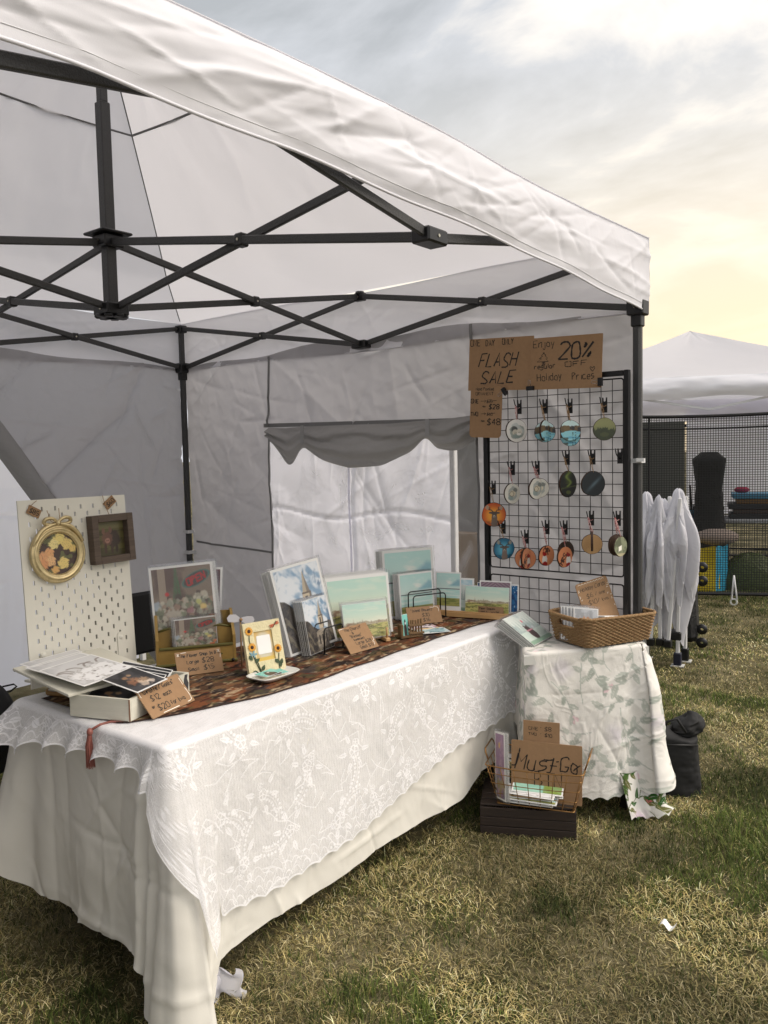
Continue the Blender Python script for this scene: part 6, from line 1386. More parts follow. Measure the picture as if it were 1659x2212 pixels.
# ------------------------------------------------------------------ prints in the middle of the table
def mid_prints():
    t = art_print('art_print', 'large church print with tall steeple under blue sky, front of the leaning pile', frame(2.078, -1.185, TT, 72, 9, -9), .205, .325, pic_church, .009, n=110)
    stack(t, 5, .0062, 'large church prints leaning in a pile', 'large church print behind the front one of the leaning pile', dx=-.0035, tilt=.35, yaw=.4, dz=-.001)
    t = art_print('art_print', 'small church print in front of the large church pile, held by a black wire stand', frame(2.134, -1.139, TT+.004, 93, 8, -3), .140, .200, pic_church, .0012, n=90)
    stack(t, 5, .0058, 'small church prints in the wire stand', 'small church print behind the front one in the left wire stand', dx=-.002, tilt=.3)
    def wire_stand(label, M, w_, h, d, grp='black wire print stands'):
        T = thing('wire_stand', label, 'wire stand', M, grp)
        def loop(y, w2, h2): return [(0, y, .002), (0, y, h2-.012), (.004, y, h2-.004), (.012, y, h2), (w2-.012, y, h2), (w2-.004, y, h2-.004), (w2, y, h2-.012), (w2, y, .002)]
        for y, hh in ((0, h), (d, h*1.1)): m_ = MB(); m_.tube(loop(y, w_, hh), .0028, 8); m_.build('wire_loop', black_m, T, True)
        for x in (0, w_): m_ = MB(); m_.tube([(x, -.012, .003), (x, d+.012, .003)], .0028, 8); m_.build('foot_wire', black_m, T, True)
    wire_stand('small black wire stand holding the small church prints', frame(2.163, -1.095, TT+.001, 94), .112, .098, .045)
    T = card('price_card', 'kraft card headed The Church & Blessed with prices $28 and $15', 'price card', frame(2.238, -1.035, TT, 88, 38), .158, .108, .0028, .0015)
    st = lettering('"The Church"', .022, .090, .0115, .05, seed=24)+lettering('&', .060, .074, .010, seed=25)+lettering('"Blessed"', .042, .060, .0105, seed=26)+lettering('(Landscape)', .050, .047, .007, seed=27)+lettering('Large $28', .052, .029, .012, seed=28)+lettering('Small $15', .062, .010, .012, seed=29)
    ink('lettering', st, .0019, ink_m, T); ink('white_flourish', [cat_rom([(.14, .012), (.147, .02), (.142, .027), (.152, .034), (.151, .045)])], .0018, whiteink_m, T); ink('white_flourish', [cat_rom([(.006, .10), (.012, .104), (.03, .103)])], .0018, whiteink_m, T)
    t = art_print('art_print', 'large landscape print of green fields under a mint sky, front one of the wide pile', frame(2.040, -.935, TT, 76, 8, 1), .320, .250, pic_blessed, .013, n=130)
    stack(t, 4, .0055, 'large landscape prints behind the easel', 'large landscape print behind the front one of the wide pile', dx=-.006, dz=.0035, tilt=.25)
    t = art_print('art_print', 'small landscape print of green fields standing on the little wooden easel', frame(2.135, -.945, TT+.018, 68, 12), .196, .140, pic_blessed, .0012, n=100)
    stack(t, 3, .0048, 'small landscape prints on the easel', 'small landscape print behind the front one on the wooden easel', dx=.0015, dz=.002, tilt=.2)
    ow = mat('light_oak', (.74, .60, .42), .55, var=.12, vs=12, stretch=(1, 1, 6)); T = thing('wooden_easel', 'little light wooden easel with two upright pegs in front of the small landscape prints', 'easel', frame(2.150, -.915, TT, 66))
    for x in (.018, .140):
        m_ = MB(); m_.box((x, .02, .008), (.020, .085, .014), None, .002); b_ = m_.build('foot_block', ow, T); m_ = MB(); m_.tube([(x, -.010, .014), (x, -.010, .056)], .0042, 12); m_.build('peg', ow, b_, True)
    m_ = MB(); m_.box((.08, .028, .010), (.105, .012, .010), None, .001); m_.build('cross_rail', ow, T)
    t = art_print('art_print', 'large island print of pale teal sky over water, tallest pile on the table', frame(1.950, -.462, TT, 56, 2, -1.5), .240, .305, pic_island, .011, n=110)
    stack(t, 4, .005, 'large island prints in the tall pile', 'large island print behind the front one of the tallest pile', dx=-.006, tilt=.15)
    t = art_print('art_print', 'small island print of teal sky and water in front of the tallest pile', frame(2.020, -.440, TT+.004, 66, 4, -1), .175, .200, pic_island, .007, n=90)
    stack(t, 4, .0048, 'small island prints in the wire stand', 'small island print behind the front one in the right wire stand', dx=-.004, tilt=.15)
    M = frame(2.083, -.432, TT+.001, 66); wire_stand('black wire stand with a wide rounded loop in front of the small island prints', M, .165, .112, .045)
    T = card('price_card', 'kraft card reading Island (Bowen) $30 and 16 beneath the wire stand', 'price card', frame(2.108, -.500, TT, 58, 30), .158, .078, .0028, .0015)
    ink('lettering', lettering('"Island (Bowen)"', .020, .056, .0105, .05, seed=33, sp=.9)+lettering('$30', .070, .032, .014, seed=34)+lettering('$16', .070, .010, .014, seed=35), .0018, ink_m, T)
    ink('corner_flourish', [cat_rom([(.11, .072), (.125, .070), (.135, .074), (.150, .066), (.149, .05)])], .0018, whiteink_m, T)
    # mini pallet fence card holder
    q = at(*RP('m', 420, 620), z=TT); T = thing('card_holder', 'tiny rustic picket fence card holder of brown twigs beside the island price card', 'card holder', frame(float(q[0])-.01, float(q[1])-.028, TT, 68)); tg = mat('twig_brown', (.42, .33, .22), .85, var=.3, vs=40, bump=.6, bs=120)
    r = np.random.RandomState(4)
    for k in range(5): m_ = MB(); m_.box((.008+k*.0125, 0, .034+.003*r.rand()), (.0075, .006, .066+.008*r.rand()), Matrix.Rotation(r.uniform(-.06, .06), 3, 'Y'), .0015); m_.build('picket', tg, T)
    for z in (.018, .050): m_ = MB(); m_.box((.033, -.005, z), (.072, .005, .009), Matrix.Rotation(.05, 3, 'Y'), .0012); m_.build('rail', tg, T)
    for x in (-.030, -.034): m_ = MB(); m_.box((x, .012, .030), (.008, .03, .055), None, .002); m_.build('side_post', tg, T)
    m_ = MB(); m_.box((.012, .022, .006), (.10, .05, .010), None, .002); m_.build('base_plank', tg, T)
    t = art_print('business_card', 'teal business card with a brown bear standing in the picket fence holder', T.matrix_basis @ Matrix.Translation((-.024, .004, .011)) @ Matrix.Rotation(R(12), 4, 'Z') @ Matrix.Rotation(R(-6), 4, 'X'), .030, .084, pic_card, .0005, sleeve=False, n=40, cat_='card', th=.0008)
    stack(t, 2, .0022, 'business cards in the fence holder', 'teal business card behind the front one in the picket fence holder')
    G = 'flyers lying on the runner'
    fl = lambda c1, c2, c3: (lambda u, v: mixc(mixc(np.ones(u.shape+(3,))*np.array(c1), c2, sm(.45, .55, fbm(u*4, v*4, 203))), c3, sm(.58, .62, vn(u*9, v*7, 205))))
    for (x, y), rz, z, f_, lb in (((470, 560), 62, .0010, fl((.92, .88, .90), (.78, .55, .60), (.2, .18, .2)), 'pink and black flyer lying lowest on the runner by the fence holder'), ((520, 585), 50, .0022, fl((.93, .84, .55), (.88, .70, .45), (.85, .88, .9)), 'yellow flyer lying between the pink and the teal one on the runner'), ((560, 597), 56, .0034, fl((.62, .74, .76), (.86, .88, .88), (.42, .56, .60)), 'pale teal flyer topmost of the three lying on the runner')):
        q = at(*RP('m', x, y), z=TT+.003); art_print('flyer', lb, Matrix.Translation((float(q[0])-.03, float(q[1])-.01, TT+z+.001)) @ Matrix.Rotation(R(rz), 4, 'Z') @ Matrix.Rotation(R(-89), 4, 'X'), .12, .075, f_, .004, sleeve=False, group=G, n=40, cat_='flyer', th=.0008)
    # ledge with the paper samples
    B = frame(2.035, -.290, TT, 14); L_ = .40; T = thing('display_ledge', 'narrow natural wooden ledge at the far end of the table carrying paper samples', 'ledge', B); pw = mat('pine_wood', (.76, .60, .40), .5, var=.12, vs=10, stretch=(1, 10, 10), bump=.1, bs=50)
    m_ = MB(); m_.box((L_/2, .03, .011), (L_, .060, .020), None, .0015); m_.build('ledge_board', pw, T); m_ = MB(); m_.box((L_/2, .008, .0245), (L_, .010, .006), None, .001); m_.build('ledge_lip', pw, T)
    def samp(label, pts, yo, fn, bd, bt, zo=.023, tilt=6, n=70):
        M = B @ Matrix.Translation((0, yo, zo)) @ Matrix.Rotation(R(-tilt), 4, 'X'); x0 = fit(M, 'm', *pts[0])[0]; x1 = fit(M, 'm', *pts[1])[0]; z1 = (fit(M, 'm', *pts[2])[1]+fit(M, 'm', *pts[3])[1])/2
        return art_print('paper_sample', label, M @ Matrix.Translation((x0, 0, 0)), x1-x0, z1, fn, bd, bottom=bt, sleeve=False, n=n, cat_='paper sample')
    samp('island picture sample with a wide white lower border on the wooden ledge', [(600, 370), (830, 375), (600, 32), (850, 35)], .022, pic_island, .006, .022, tilt=4)
    samp('pale blue mountain sample peeking out behind the island sample', [(780, 350), (945, 350), (790, 85), (945, 90)], .052, pic_mountain, .008, None)
    samp('bear picture sample in pale grey half hidden behind the green landscape sample', [(812, 360), (985, 360), (840, 150), (990, 155)], .040, pic_bear, .0015, None)
    samp('dark navy sample peeking at the left of the purple sample', [(975, 360), (1100, 360), (975, 128), (1100, 128)], .056, pic_blue, .003, None)
    samp('purple grey wood patterned sample with white border on the ledge', [(995, 370), (1282, 370), (1000, 108), (1298, 120)], .040, pic_purple, .006, None)
    samp('deep blue sample with white border at the right end of the ledge', [(1190, 360), (1350, 360), (1200, 142), (1352, 145)], .054, pic_blue, .006, None)
    s_ = samp('green field landscape sample in front on the wooden ledge', [(868, 380), (1263, 380), (880, 166), (1264, 168)], .020, pic_blessed, .0008, None, n=110)
    M = B @ Matrix.Translation((0, .009, .024)); x0, z0 = fit(M, 'm', 988, 395); x1, z1 = fit(M, 'm', 1215, 335)
    T = card('paper_label', 'small kraft label reading Paper Samples in front of the green field sample', 'label', M @ Matrix.Translation((x0, -.002, .001)), x1-x0, .031, .0016, .0006)
    ink('lettering', lettering('Paper Samples', .006, .018, .0080, .05, seed=41, sp=.9)+lettering('touch it', .012, .006, .0055, seed=42)+lettering('feel', .082, .006, .0055, seed=43)+[cat_rom([(.058, .010), (.061, .006), (.067, .006), (.070, .010)]), [(.060, .012), (.0602, .0125)], [(.067, .012), (.0672, .0125)], [(.073, .008), (.075, .006), (.079, .011)]], .0013, ink_m, T)
mid_prints()

# ------------------------------------------------------------------ side table
def side_things():
    a = Vector(at(*RP('e', 495, 522), z=SH+.006)); b = Vector(at(*RP('e', 632, 450), z=SH+.006)); c = Vector(at(*RP('e', 335, 322), x=2.50))
    X = (b-a); w_ = X.length; X.normalize(); Z = c-a; Z = Z-X*Z.dot(X); h = Z.length; Z.normalize(); Y = Z.cross(X)
    M = Matrix(((X.x, Y.x, Z.x, a.x), (X.y, Y.y, Z.y, a.y), (X.z, Y.z, Z.z, a.z), (0, 0, 0, 1)))
    t = art_print('art_print', 'clear sleeved mint bear print, front of the bundle leaning on the long table', M, w_*.93, h, pic_bear, .002, n=80)
    stack(t, 5, .0055, 'bear prints leaning in a bundle', 'clear sleeved bear print behind the front one of the bundle on the side table', dx=-.002, tilt=.6)
    T = card('kraft_card', 'plain kraft card lying under the foot of the bear print bundle', 'card', Matrix.Translation((a.x-.05, a.y+.02, SH+.006)) @ Matrix.Rotation(R(78), 4, 'Z') @ Matrix.Rotation(R(-88), 4, 'X'), .10, .07, .0015, .001)
    # woven basket
    F = Vector((2.842, -.318)); Rr = Vector((2.985, -.020)); L_ = Vector((2.668, -.200)); ex = (Rr-F).normalized(); ey = Vector((-ex.y, ex.x)); wx, wy, h = .325, .212, .110
    B = Matrix(((ex.x, ey.x, 0, F.x), (ex.y, ey.y, 0, F.y), (0, 0, 1, SH+.006), (0, 0, 0, 1)))
    T = thing('woven_basket', 'rectangular seagrass basket holding holiday cards on the side table', 'basket', B)
    sg = mat('seagrass', (.64, .52, .36), .75, c2=(.50, .38, .25), var=.30, vs=70, bump=.5, bs=200)
    def outline(k, grow):
        P_, Nn, s, cl, L = perimeter([np.array(q) for q in ((0, 0), (wx, 0), (wx, wy), (0, wy))], .018, .0028); return P_+Nn*grow, Nn, s, L
    P0, Nn, s, L = outline(0, 0); n = len(P0); rows = 118; V = np.linspace(0, 1, rows)[None, :]; s_ = s[:, None]
    nr = 17; cw = L/round(L/.0145); ph_ = np.floor(V*nr) % 2
    wv = .0026*np.cos(2*np.pi*(s_/cw/2)+np.pi*ph_)+.0030*(np.abs(np.sin(np.pi*V*nr))**.6)+.0015*np.sin(2*np.pi*s_/.0045+V*nr*9)
    g = .026*V+wv-.002; X_ = P0[:, 0][:, None]+Nn[:, 0][:, None]*g; Y_ = P0[:, 1][:, None]+Nn[:, 1][:, None]*g; Zb = h*V+.003*np.sin(s_*9+2)*V
    sx = P0[:, 0]; hole = ((np.abs(P0[:, 1]-wy/2) < .042) & ((sx < .005) | (sx > wx-.005)))
    hm = hole[:, None] & (V > .66) & (V < .90); keep = ~hm[:, :-1]
    keep = keep[:, :]
    grid('basket_wall', X_, Y_, Zb, sg, T, keep=keep, closed=True)
    X2 = P0[:, 0][:, None]+Nn[:, 0][:, None]*(g-.007-2*wv); Y2 = P0[:, 1][:, None]+Nn[:, 1][:, None]*(g-.007-2*wv)
    grid('basket_lining', X2, Y2, Zb, sg, T, keep=keep, closed=True)
    m_ = MB(); m_.box((wx/2, wy/2, .003), (wx-.01, wy-.01, .004)); m_.build('basket_bottom', sg, T)
    P1 = P0+Nn*.026
    for k in (0, 1):
        m_ = MB(); pts = [(P1[i, 0]+Nn[i, 0]*(.0035*math.cos(s[i]*420+k*math.pi)-.002), P1[i, 1]+Nn[i, 1]*(.0035*math.cos(s[i]*420+k*math.pi)-.002), h+.003*math.sin(s[i]*9+2)+.004+.0035*math.sin(s[i]*420+k*math.pi)) for i in range(0, n)]
        m_.tube(pts, .0042, 6, closed=True); m_.build('braided_rim', sg, T, True)
    for ys in (-.0, wx):
        m_ = MB(); dirx = -1 if ys == 0 else 1
        for z in (.064*1.0, .101): pass
        m_.tube([(ys+dirx*.018, wy/2-.045, h*.64), (ys+dirx*.018, wy/2+.045, h*.64)], .0035, 6); m_.build('handle_edge', sg, T, True)
    # the sign in the basket
    M = B @ Matrix.Translation((.100, .110, .048)) @ Matrix.Rotation(R(-12), 4, 'Z') @ Matrix.Rotation(R(-14), 4, 'X') @ Matrix.Rotation(R(-13), 4, 'Y')
    S1 = card('kraft_sign', 'kraft sign reading Holiday Cards $6 one $10 two standing in the seagrass basket', 'sign', M, .150, .185, .003, .012)
    ink('lettering', lettering('Holiday Cards', .014, .150, .016, .25, seed=51, sp=.82)+lettering('$6', .035, .117, .018, seed=52)+lettering('/ one', .075, .119, .013, seed=53)+lettering('$10', .035, .088, .018, seed=54)+lettering('/ two', .078, .090, .013, seed=55), .0016, ink_m, S1)
    r = np.random.RandomState(9); fl = []
    for k in range(16): x, z = (.004+.01*r.rand(), .06+.11*r.rand()) if k % 2 else (.136+.01*r.rand(), .06+.11*r.rand()); an = r.rand()*6; fl.append(cat_rom([(x, z), (x+.004*math.cos(an), z+.004*math.sin(an)), (x+.008*math.cos(an+.8), z+.008*math.sin(an+.8))]))
    for k in range(9): x = .012+.014*k; fl.append(cat_rom([(x, .176), (x+.006, .180), (x+.011, .175)]))
    ink('white_doodles', fl, .0013, whiteink_m, S1)
    def pic_fox(u, v):
        c = mixc(np.ones(u.shape+(3,))*np.array([.66, .67, .68]), (.80, .81, .82), sm(.4, .6, fbm(u*4, v*4, 211)))
        for x, y, s_, col in ((.5, .3, .22, (.93, .92, .90)), (.5, .55, .16, (.82, .62, .45)), (.42, .72, .08, (.86, .60, .42)), (.6, .7, .08, (.80, .58, .42)), (.46, .42, .12, (.95, .93, .90)), (.62, .45, .08, (.74, .55, .42))): c = mixc(c, col, (1-sm(.5, 1, np.hypot((u-x)/s_, (v-y)/s_)+.6*(vn(u*20, v*20, 212)-.5)))*.9)
        return c
    t = art_print('holiday_card', 'white bordered fox holiday card standing foremost in the seagrass basket', B @ Matrix.Translation((.006, .095, .012)) @ Matrix.Rotation(R(-22), 4, 'Z') @ Matrix.Rotation(R(-16), 4, 'X') @ Matrix.Rotation(R(6), 4, 'Y'), .102, .135, pic_fox, .005, n=60, cat_='greeting card')
    stack(t, 4, .010, 'holiday cards in the basket', 'holiday card behind the fox card in the seagrass basket', dx=-.010, dz=.002, tilt=1, yaw=-3)
    T = thing('envelope_pile', 'white envelopes lying flat at the right inside the seagrass basket', 'envelopes', B @ Matrix.Translation((.20, .10, .080)) @ Matrix.Rotation(R(6), 4, 'Y') @ Matrix.Rotation(R(-8), 4, 'X'))
    m_ = MB(); m_.box((0, 0, .010), (.16, .12, .006), None, .001); m_.build('top_envelope', paper_m, T); m_ = MB(); m_.box((.004, .003, .002), (.16, .12, .007)); m_.build('lower_envelope', paper_m, T)
side_things()

# ------------------------------------------------------------------ crate and wire bin
def bin_things():
    dk = mat('dark_stained_wood', (.17, .125, .095), .6, var=.35, vs=9, stretch=(1, 9, 9), bump=.4, bs=60); B = frame(2.539, -.640, 0, 27); w_, d, h = .365, .27, .112
    T = thing('wooden_crate', 'low dark stained slatted wooden crate on the grass under the wire bin', 'crate', B)
    for z, hh in ((.018, .034), (.055, .034), (.092, .036)):
        for y in (0, d): m_ = MB(); m_.box((w_/2, y, z), (w_, .010, hh), None, .0015); m_.build('slat', dk, T)
        for x in (.005, w_-.005): m_ = MB(); m_.box((x, d/2, z), (.010, d-.011, hh), None, .0015); m_.build('end_slat', dk, T)
    for k in range(5): m_ = MB(); m_.box((w_/2, .03+.053*k, h+.004), (w_, .047, .008), None, .0015); m_.build('top_slat', dk, T)
    ht = h+.009; p1 = at(*RP('e', 245, 1588), z=ht); p2 = at(*RP('e', 765, 1655), z=ht); ang = math.degrees(math.atan2(p2[1]-p1[1], p2[0]-p1[0])); bw = float(np.hypot(*(p2-p1)[:2])); bd = .185
    B = frame(float(p1[0]), float(p1[1]), ht+.003, ang); T = thing('wire_bin', 'brass wire bin full of prints standing on the dark crate', 'wire basket', B)
    br = mat('brass_wire', (.58, .44, .27), .4, metal=.8, var=.2, vs=50); hb = .150; gx, gy = .038, .034
    def P3(x, y, t): return (x+(x/bw-.5)*2*gx*t, y+(y/bd-.5)*2*gy*t, hb*t+.012*t*(2*abs(x/bw-.5))**2*.8)
    for t in (0, .27, .54, .80, 1.0):
        q = [(0, 0), (bw, 0), (bw, bd), (0, bd)]; pts = []
        for k in range(4):
            a, b = np.array(q[k]), np.array(q[(k+1) % 4])
            for i in range(1, 9): c = a+(b-a)*(.02+.96*(i-1)/7); pts.append(P3(c[0], c[1], t))
        m_ = MB(); m_.tube(pts, .0026 if t in (0, 1.) else .0016, 6, closed=True); m_.build('rim_wire' if t == 1. else 'level_wire', br, T, True)
    for i in range(8):
        x = bw*(.02+.96*i/7); m_ = MB(); m_.tube([P3(x, 0, 1), P3(x, 0, .5), P3(x, 0, 0), P3(x, bd, 0), P3(x, bd, .5), P3(x, bd, 1)], .0016, 6); m_.build('cross_wire', br, T, True)
    for i in range(1, 5):
        y = bd*i/5; m_ = MB(); m_.tube([P3(0, y, 1), P3(0, y, 0), P3(bw, y, 0), P3(bw, y, 1)], .0016, 6); m_.build('long_wire', br, T, True)
    for x, sg in ((bw, 1), (0, -1)):
        a, b = Vector(P3(x, bd*.22, 1)), Vector(P3(x, bd*.78, 1)); m_ = MB(); m_.tube([a, a+Vector((sg*.010, .002, .028)), a+Vector((sg*.014, .014, .040)), b+Vector((sg*.014, -.014, .040)), b+Vector((sg*.010, -.002, .028)), b], .0032, 8); m_.build('handle', br, T, True)
    # kraft signs
    M = B @ Matrix.Translation((0, .038, .012)) @ Matrix.Rotation(R(-4), 4, 'X'); x0, z0 = fit(M, 'e', 342, 1162); x1, z1 = fit(M, 'e', 820, 1195); hh = (z0+z1)/2
    S1 = card('kraft_sign', 'large kraft sign lettered Must-Go BIN standing in the brass wire bin', 'sign', M @ Matrix.Translation((x0, 0, 0)), x1-x0, hh, .004, .004); M1 = S1.matrix_basis
    def tx(txt, rg, x, y, cap, **kw): a = fit(M1, rg, x, y); b = fit(M1, rg, x, y-cap); return lettering(txt, a[0], a[1]-.0, abs(b[1]-a[1]), **kw)
    st = tx('Must', 'e', 362, 1345, 105, slant=.25, seed=61, sp=.88, rot=-.02)+tx('Go', 'e', 672, 1368, 100, slant=.05, seed=63, sp=.76)
    st += [cat_rom([fit(M1, 'e', *p) for p in ((345, 1325), (375, 1318), (395, 1240), (400, 1212))]), cat_rom([fit(M1, 'e', *p) for p in ((560, 1290), (595, 1295), (628, 1291))]), [fit(M1, 'e', 645, 1306), fit(M1, 'e', 664, 1304)], cat_rom([fit(M1, 'e', *p) for p in ((760, 1368), (785, 1345), (808, 1332))])]
    ink('lettering', st, .0046, ink_m, S1, -.0026); ink('lettering', tx('BIN', 'e', 500, 1476, 105, seed=64, sp=.72), .0032, ink_m, S1, -.0026)
    M = B @ Matrix.Translation((0, .046, .012)) @ Matrix.Rotation(R(-4), 4, 'X'); x0, z0 = fit(M, 'e', 422, 1028); x1, z1 = fit(M, 'e', 668, 1040)
    S2 = card('kraft_sign', 'small kraft sign reading ONE $8 TWO $10 standing behind the Must-Go sign', 'sign', M @ Matrix.Translation((x0, 0, 0)), x1-x0, (z0+z1)/2, .003, .002); M1 = S2.matrix_basis
    ink('lettering', tx('ONE', 'e', 460, 1086, 20, seed=65, sp=1.2)+tx('-', 'e', 535, 1082, 18, seed=66)+tx('$8', 'e', 568, 1098, 26, seed=67)+tx('TWO', 'e', 458, 1122, 16, seed=68, sp=1.3)+tx('-', 'e', 535, 1124, 16, seed=69)+tx('$10', 'e', 568, 1137, 22, seed=70), .0018, ink_m, S2)
    # prints in the bin
    def pic_lilac(u, v):
        c = mixc(np.ones(u.shape+(3,))*np.array([.62, .50, .62]), (.74, .62, .70), sm(.4, .6, fbm(u*3, v*6, 221))); c = mixc(c, (.45, .46, .52), (v < .5)*.6*sm(.4, .6, fbm(u*4, v*9, 222))); c = mixc(c, (.66, .62, .38), (v < .3)*.7*sm(.4, .6, fbm(u*4, v*9, 223))); return mixc(c, (.86, .72, .40), (np.hypot((u-.45)/.10, (v-.82)/.05) < 1)*1.)
    M = B @ Matrix.Translation((-.012, .035, .006)) @ Matrix.Rotation(R(-42), 4, 'Z') @ Matrix.Rotation(R(-6), 4, 'X') @ Matrix.Rotation(R(-9), 4, 'Y')
    t = art_print('art_print', 'tall lilac print with a gold spot leaning in the left corner of the wire bin', M @ Matrix.Rotation(R(-10), 4, 'Z'), .085, .255, pic_lilac, .007, n=50); stack(t, 3, .004, 'prints upright in the left of the wire bin', 'print behind the lilac one in the left corner of the wire bin')
    def pic_mint(u, v): return mixc(mixc(np.ones(u.shape+(3,))*np.array([.58, .78, .70]), (.66, .84, .76), sm(.4, .6, fbm(u*4, v*4, 231))), (.52, .60, .26), (u > .62)*(.6+.4*sm(.4, .6, fbm(u*6, v*6, 232))))
    for k, (x, y, z, rz, fn, lb) in enumerate(((.075, .030, .052, 0, pic_mint, 'mint and green print on top of the flat pile in the wire bin'), (.05, .022, .045, -5, pic_goats, 'pale print just under the mint print in the wire bin'), (.085, .02, .038, 8, pic_church, 'dull print third from the top of the flat pile in the wire bin'), (.04, .018, .031, 2, pic_blessed, 'print near the middle of the flat pile in the wire bin'), (.06, .015, .024, -3, pic_island, 'print near the foot of the flat pile in the wire bin'), (.045, .016, .012, 0, pic_goats, 'lowest print of the flat pile in the wire bin'))):
        art_print('art_print', lb, B @ Matrix.Translation((x-.02, y-.022, z)) @ Matrix.Rotation(R(rz), 4, 'Z') @ Matrix.Rotation(R(-58 if k == 0 else -76), 4, 'X'), * ((.195, .062) if k == 0 else (.19, .060)), fn, .006, sleeve=False, group='flat pile of prints in the wire bin', n=60, th=.002)
bin_things()

# ------------------------------------------------------------------ display rack with signs and ornaments
RY = -.055
def rack():
    X0 = float(at(1053, 1150, y=RY)[0]); X1 = float(at(1358, 900, y=RY)[0]+at(1352, 1290, y=RY)[0])/2; B = Matrix.Translation((X0, RY, 0)); T = thing('grid_rack', 'black grid panel display rack standing against the grey side wall', 'display rack', B); W_ = X1-X0; H_ = float(at(1360, 798, y=RY)[2]); p = .022
    for x in (0, W_): m_ = MB(); m_.box((x, 0, H_/2), (p, p, H_), None, .002); m_.build('post', black_m, T)
    m_ = MB(); m_.box((W_/2, 0, H_-p/2-.001), (W_-p-.001, p-.002, p), None, .002); m_.build('top_bar', black_m, T)
    for x in (0, W_): m_ = MB(); m_.box((x, 0, .012), (.03, .10, .02), None, .003); m_.build('foot_bar', black_m, T)
    def panel(z0, z1, nrow, nm_):
        x0, x1 = p/2+.004, W_-p/2-.004; r = .012; m_ = MB(); q = [(x0+c[0], 0, z0+c[1]) for c in rrect(x1-x0, z1-z0, r)]; m_.tube(q, .0034, 6, closed=True)
        for i in range(1, 13): x = x0+(x1-x0)*i/13; m_.tube([(x, .003, z0), (x, .003, z1)], .0017, 5)
        for i in range(1, nrow): z = z0+(z1-z0)*i/nrow; m_.tube([(x0, -.0005, z), (x1, -.0005, z)], .0017, 5)
        m_.build(nm_, black_m, T, True)
    za = float(at(1055, 1226, y=RY)[2]+at(1343, 1243, y=RY)[2])/2; zb = float(at(1058, 1246, y=RY)[2]+at(1343, 1256, y=RY)[2])/2
    panel(za, H_-.033, 17, 'wire_grid'); panel(zb-.85, zb, 17, 'wire_grid')
    # cardboard signs
    def sign(label, rg, tl, tr, br, bl, y, r=.002, nm_='kraft_sign'):
        M = Matrix.Translation((0, y, 0)); c = [fit(M, rg, *q) for q in (bl, br, tl, tr)]; w_ = ((c[1][0]-c[0][0])+(c[3][0]-c[2][0]))/2; h = ((c[2][1]-c[0][1])+(c[3][1]-c[1][1]))/2; ang = math.atan2(c[1][1]-c[0][1]+c[3][1]-c[2][1], 2*w_)
        cx = sum(q[0] for q in c)/4; cz = sum(q[1] for q in c)/4; M2 = Matrix.Translation((cx, y, cz)) @ Matrix.Rotation(-ang, 4, 'Y') @ Matrix.Translation((-w_/2, 0, -h/2))
        return card(nm_, label, 'sign', M2, w_, h, .003, r)
    def wr(S_, items, w_):
        M1 = S_.matrix_basis; st = []
        for k, it in enumerate(items):
            txt, x, y, cap = it[:4]; kw = it[4] if len(it) > 4 else {}
            a = fit(M1, 'c', x, y); b = fit(M1, 'c', x, y-cap); st += lettering(txt, a[0], a[1], abs(b[1]-a[1]), seed=80+k, **kw)
        return ink('lettering', st, w_, ink_m, S_, -.0019)
    S1 = sign('brown kraft sign lettered ONE DAY ONLY FLASH SALE at the top of the grid rack', 'c', (73, 147), (662, 124), (640, 598), (75, 620), RY-.022)
    wr(S1, [('ONE', 90, 215, 54, dict(sp=.74)), ('DAY', 228, 212, 52, dict(sp=.68)), ('ONLY', 376, 197, 48, dict(sp=.69))], .0032)
    wr(S1, [('FLASH', 160, 405, 118, dict(sp=.74, slant=.28)), ('SALE', 180, 548, 105, dict(sp=.93, slant=.28))], .0060)
    S2 = sign('brown kraft sign lettered Enjoy 20% OFF regular Holiday Prices on the grid rack', 'c', (622, 140), (1273, 102), (1273, 577), (632, 612), RY-.030)
    wr(S2, [('Enjoy', 655, 232, 62, dict(sp=.95, rot=.03)), ('regular', 665, 420, 38, dict(sp=1.15, rot=.03)), ('Holiday', 690, 530, 62, dict(sp=.85, rot=.05)), ('Prices', 1005, 515, 60, dict(sp=.80, rot=.03)), ('OFF', 945, 398, 42, dict(sp=2.0, rot=.05))], .0030)
    wr(S2, [('2', 880, 338, 155, dict(slant=.1, sp=.9)), ('0', 998, 322, 142, dict(slant=.12, sp=.85)), ('%', 1095, 312, 130, dict(slant=.25, sp=.85))], .0075)
    M1 = S2.matrix_basis; f = lambda *q: fit(M1, 'c', *q)
    ink('fir_tree_drawing', [[f(748, 275), f(725, 300), f(740, 300), f(708, 328), f(730, 326), f(688, 356), f(790, 350), f(768, 324), f(785, 322), f(758, 298), f(768, 296), f(748, 275)], [f(735, 352), f(735, 384), f(758, 384), f(758, 352)], [f(742, 268), f(755, 285)], [f(755, 268), f(742, 285)], [f(741, 355), f(752, 382)], [f(752, 355), f(741, 380)]], .0026, ink_m, S2)
    ink('heart_drawing', [cat_rom([f(1187, 438), f(1166, 412), f(1172, 396), f(1186, 408), f(1200, 395), f(1207, 410), f(1187, 438)])], .0026, ink_m, S2)
    S3 = sign('tall kraft tag with rounded corners pricing Hand Painted ORNAMENT at the left of the rack', 'c', (92, 572), (375, 572), (362, 1038), (78, 1034), RY-.038, r=.018)
    wr(S3, [('Hand Painted', 138, 612, 26, dict(sp=.83)), ('ORNAMENT', 138, 654, 26, dict(sp=.98)), ('now', 198, 762, 16), ('now', 186, 892, 16), ('$35', 236, 722, 26), ('$60', 236, 836, 24)], .0019)
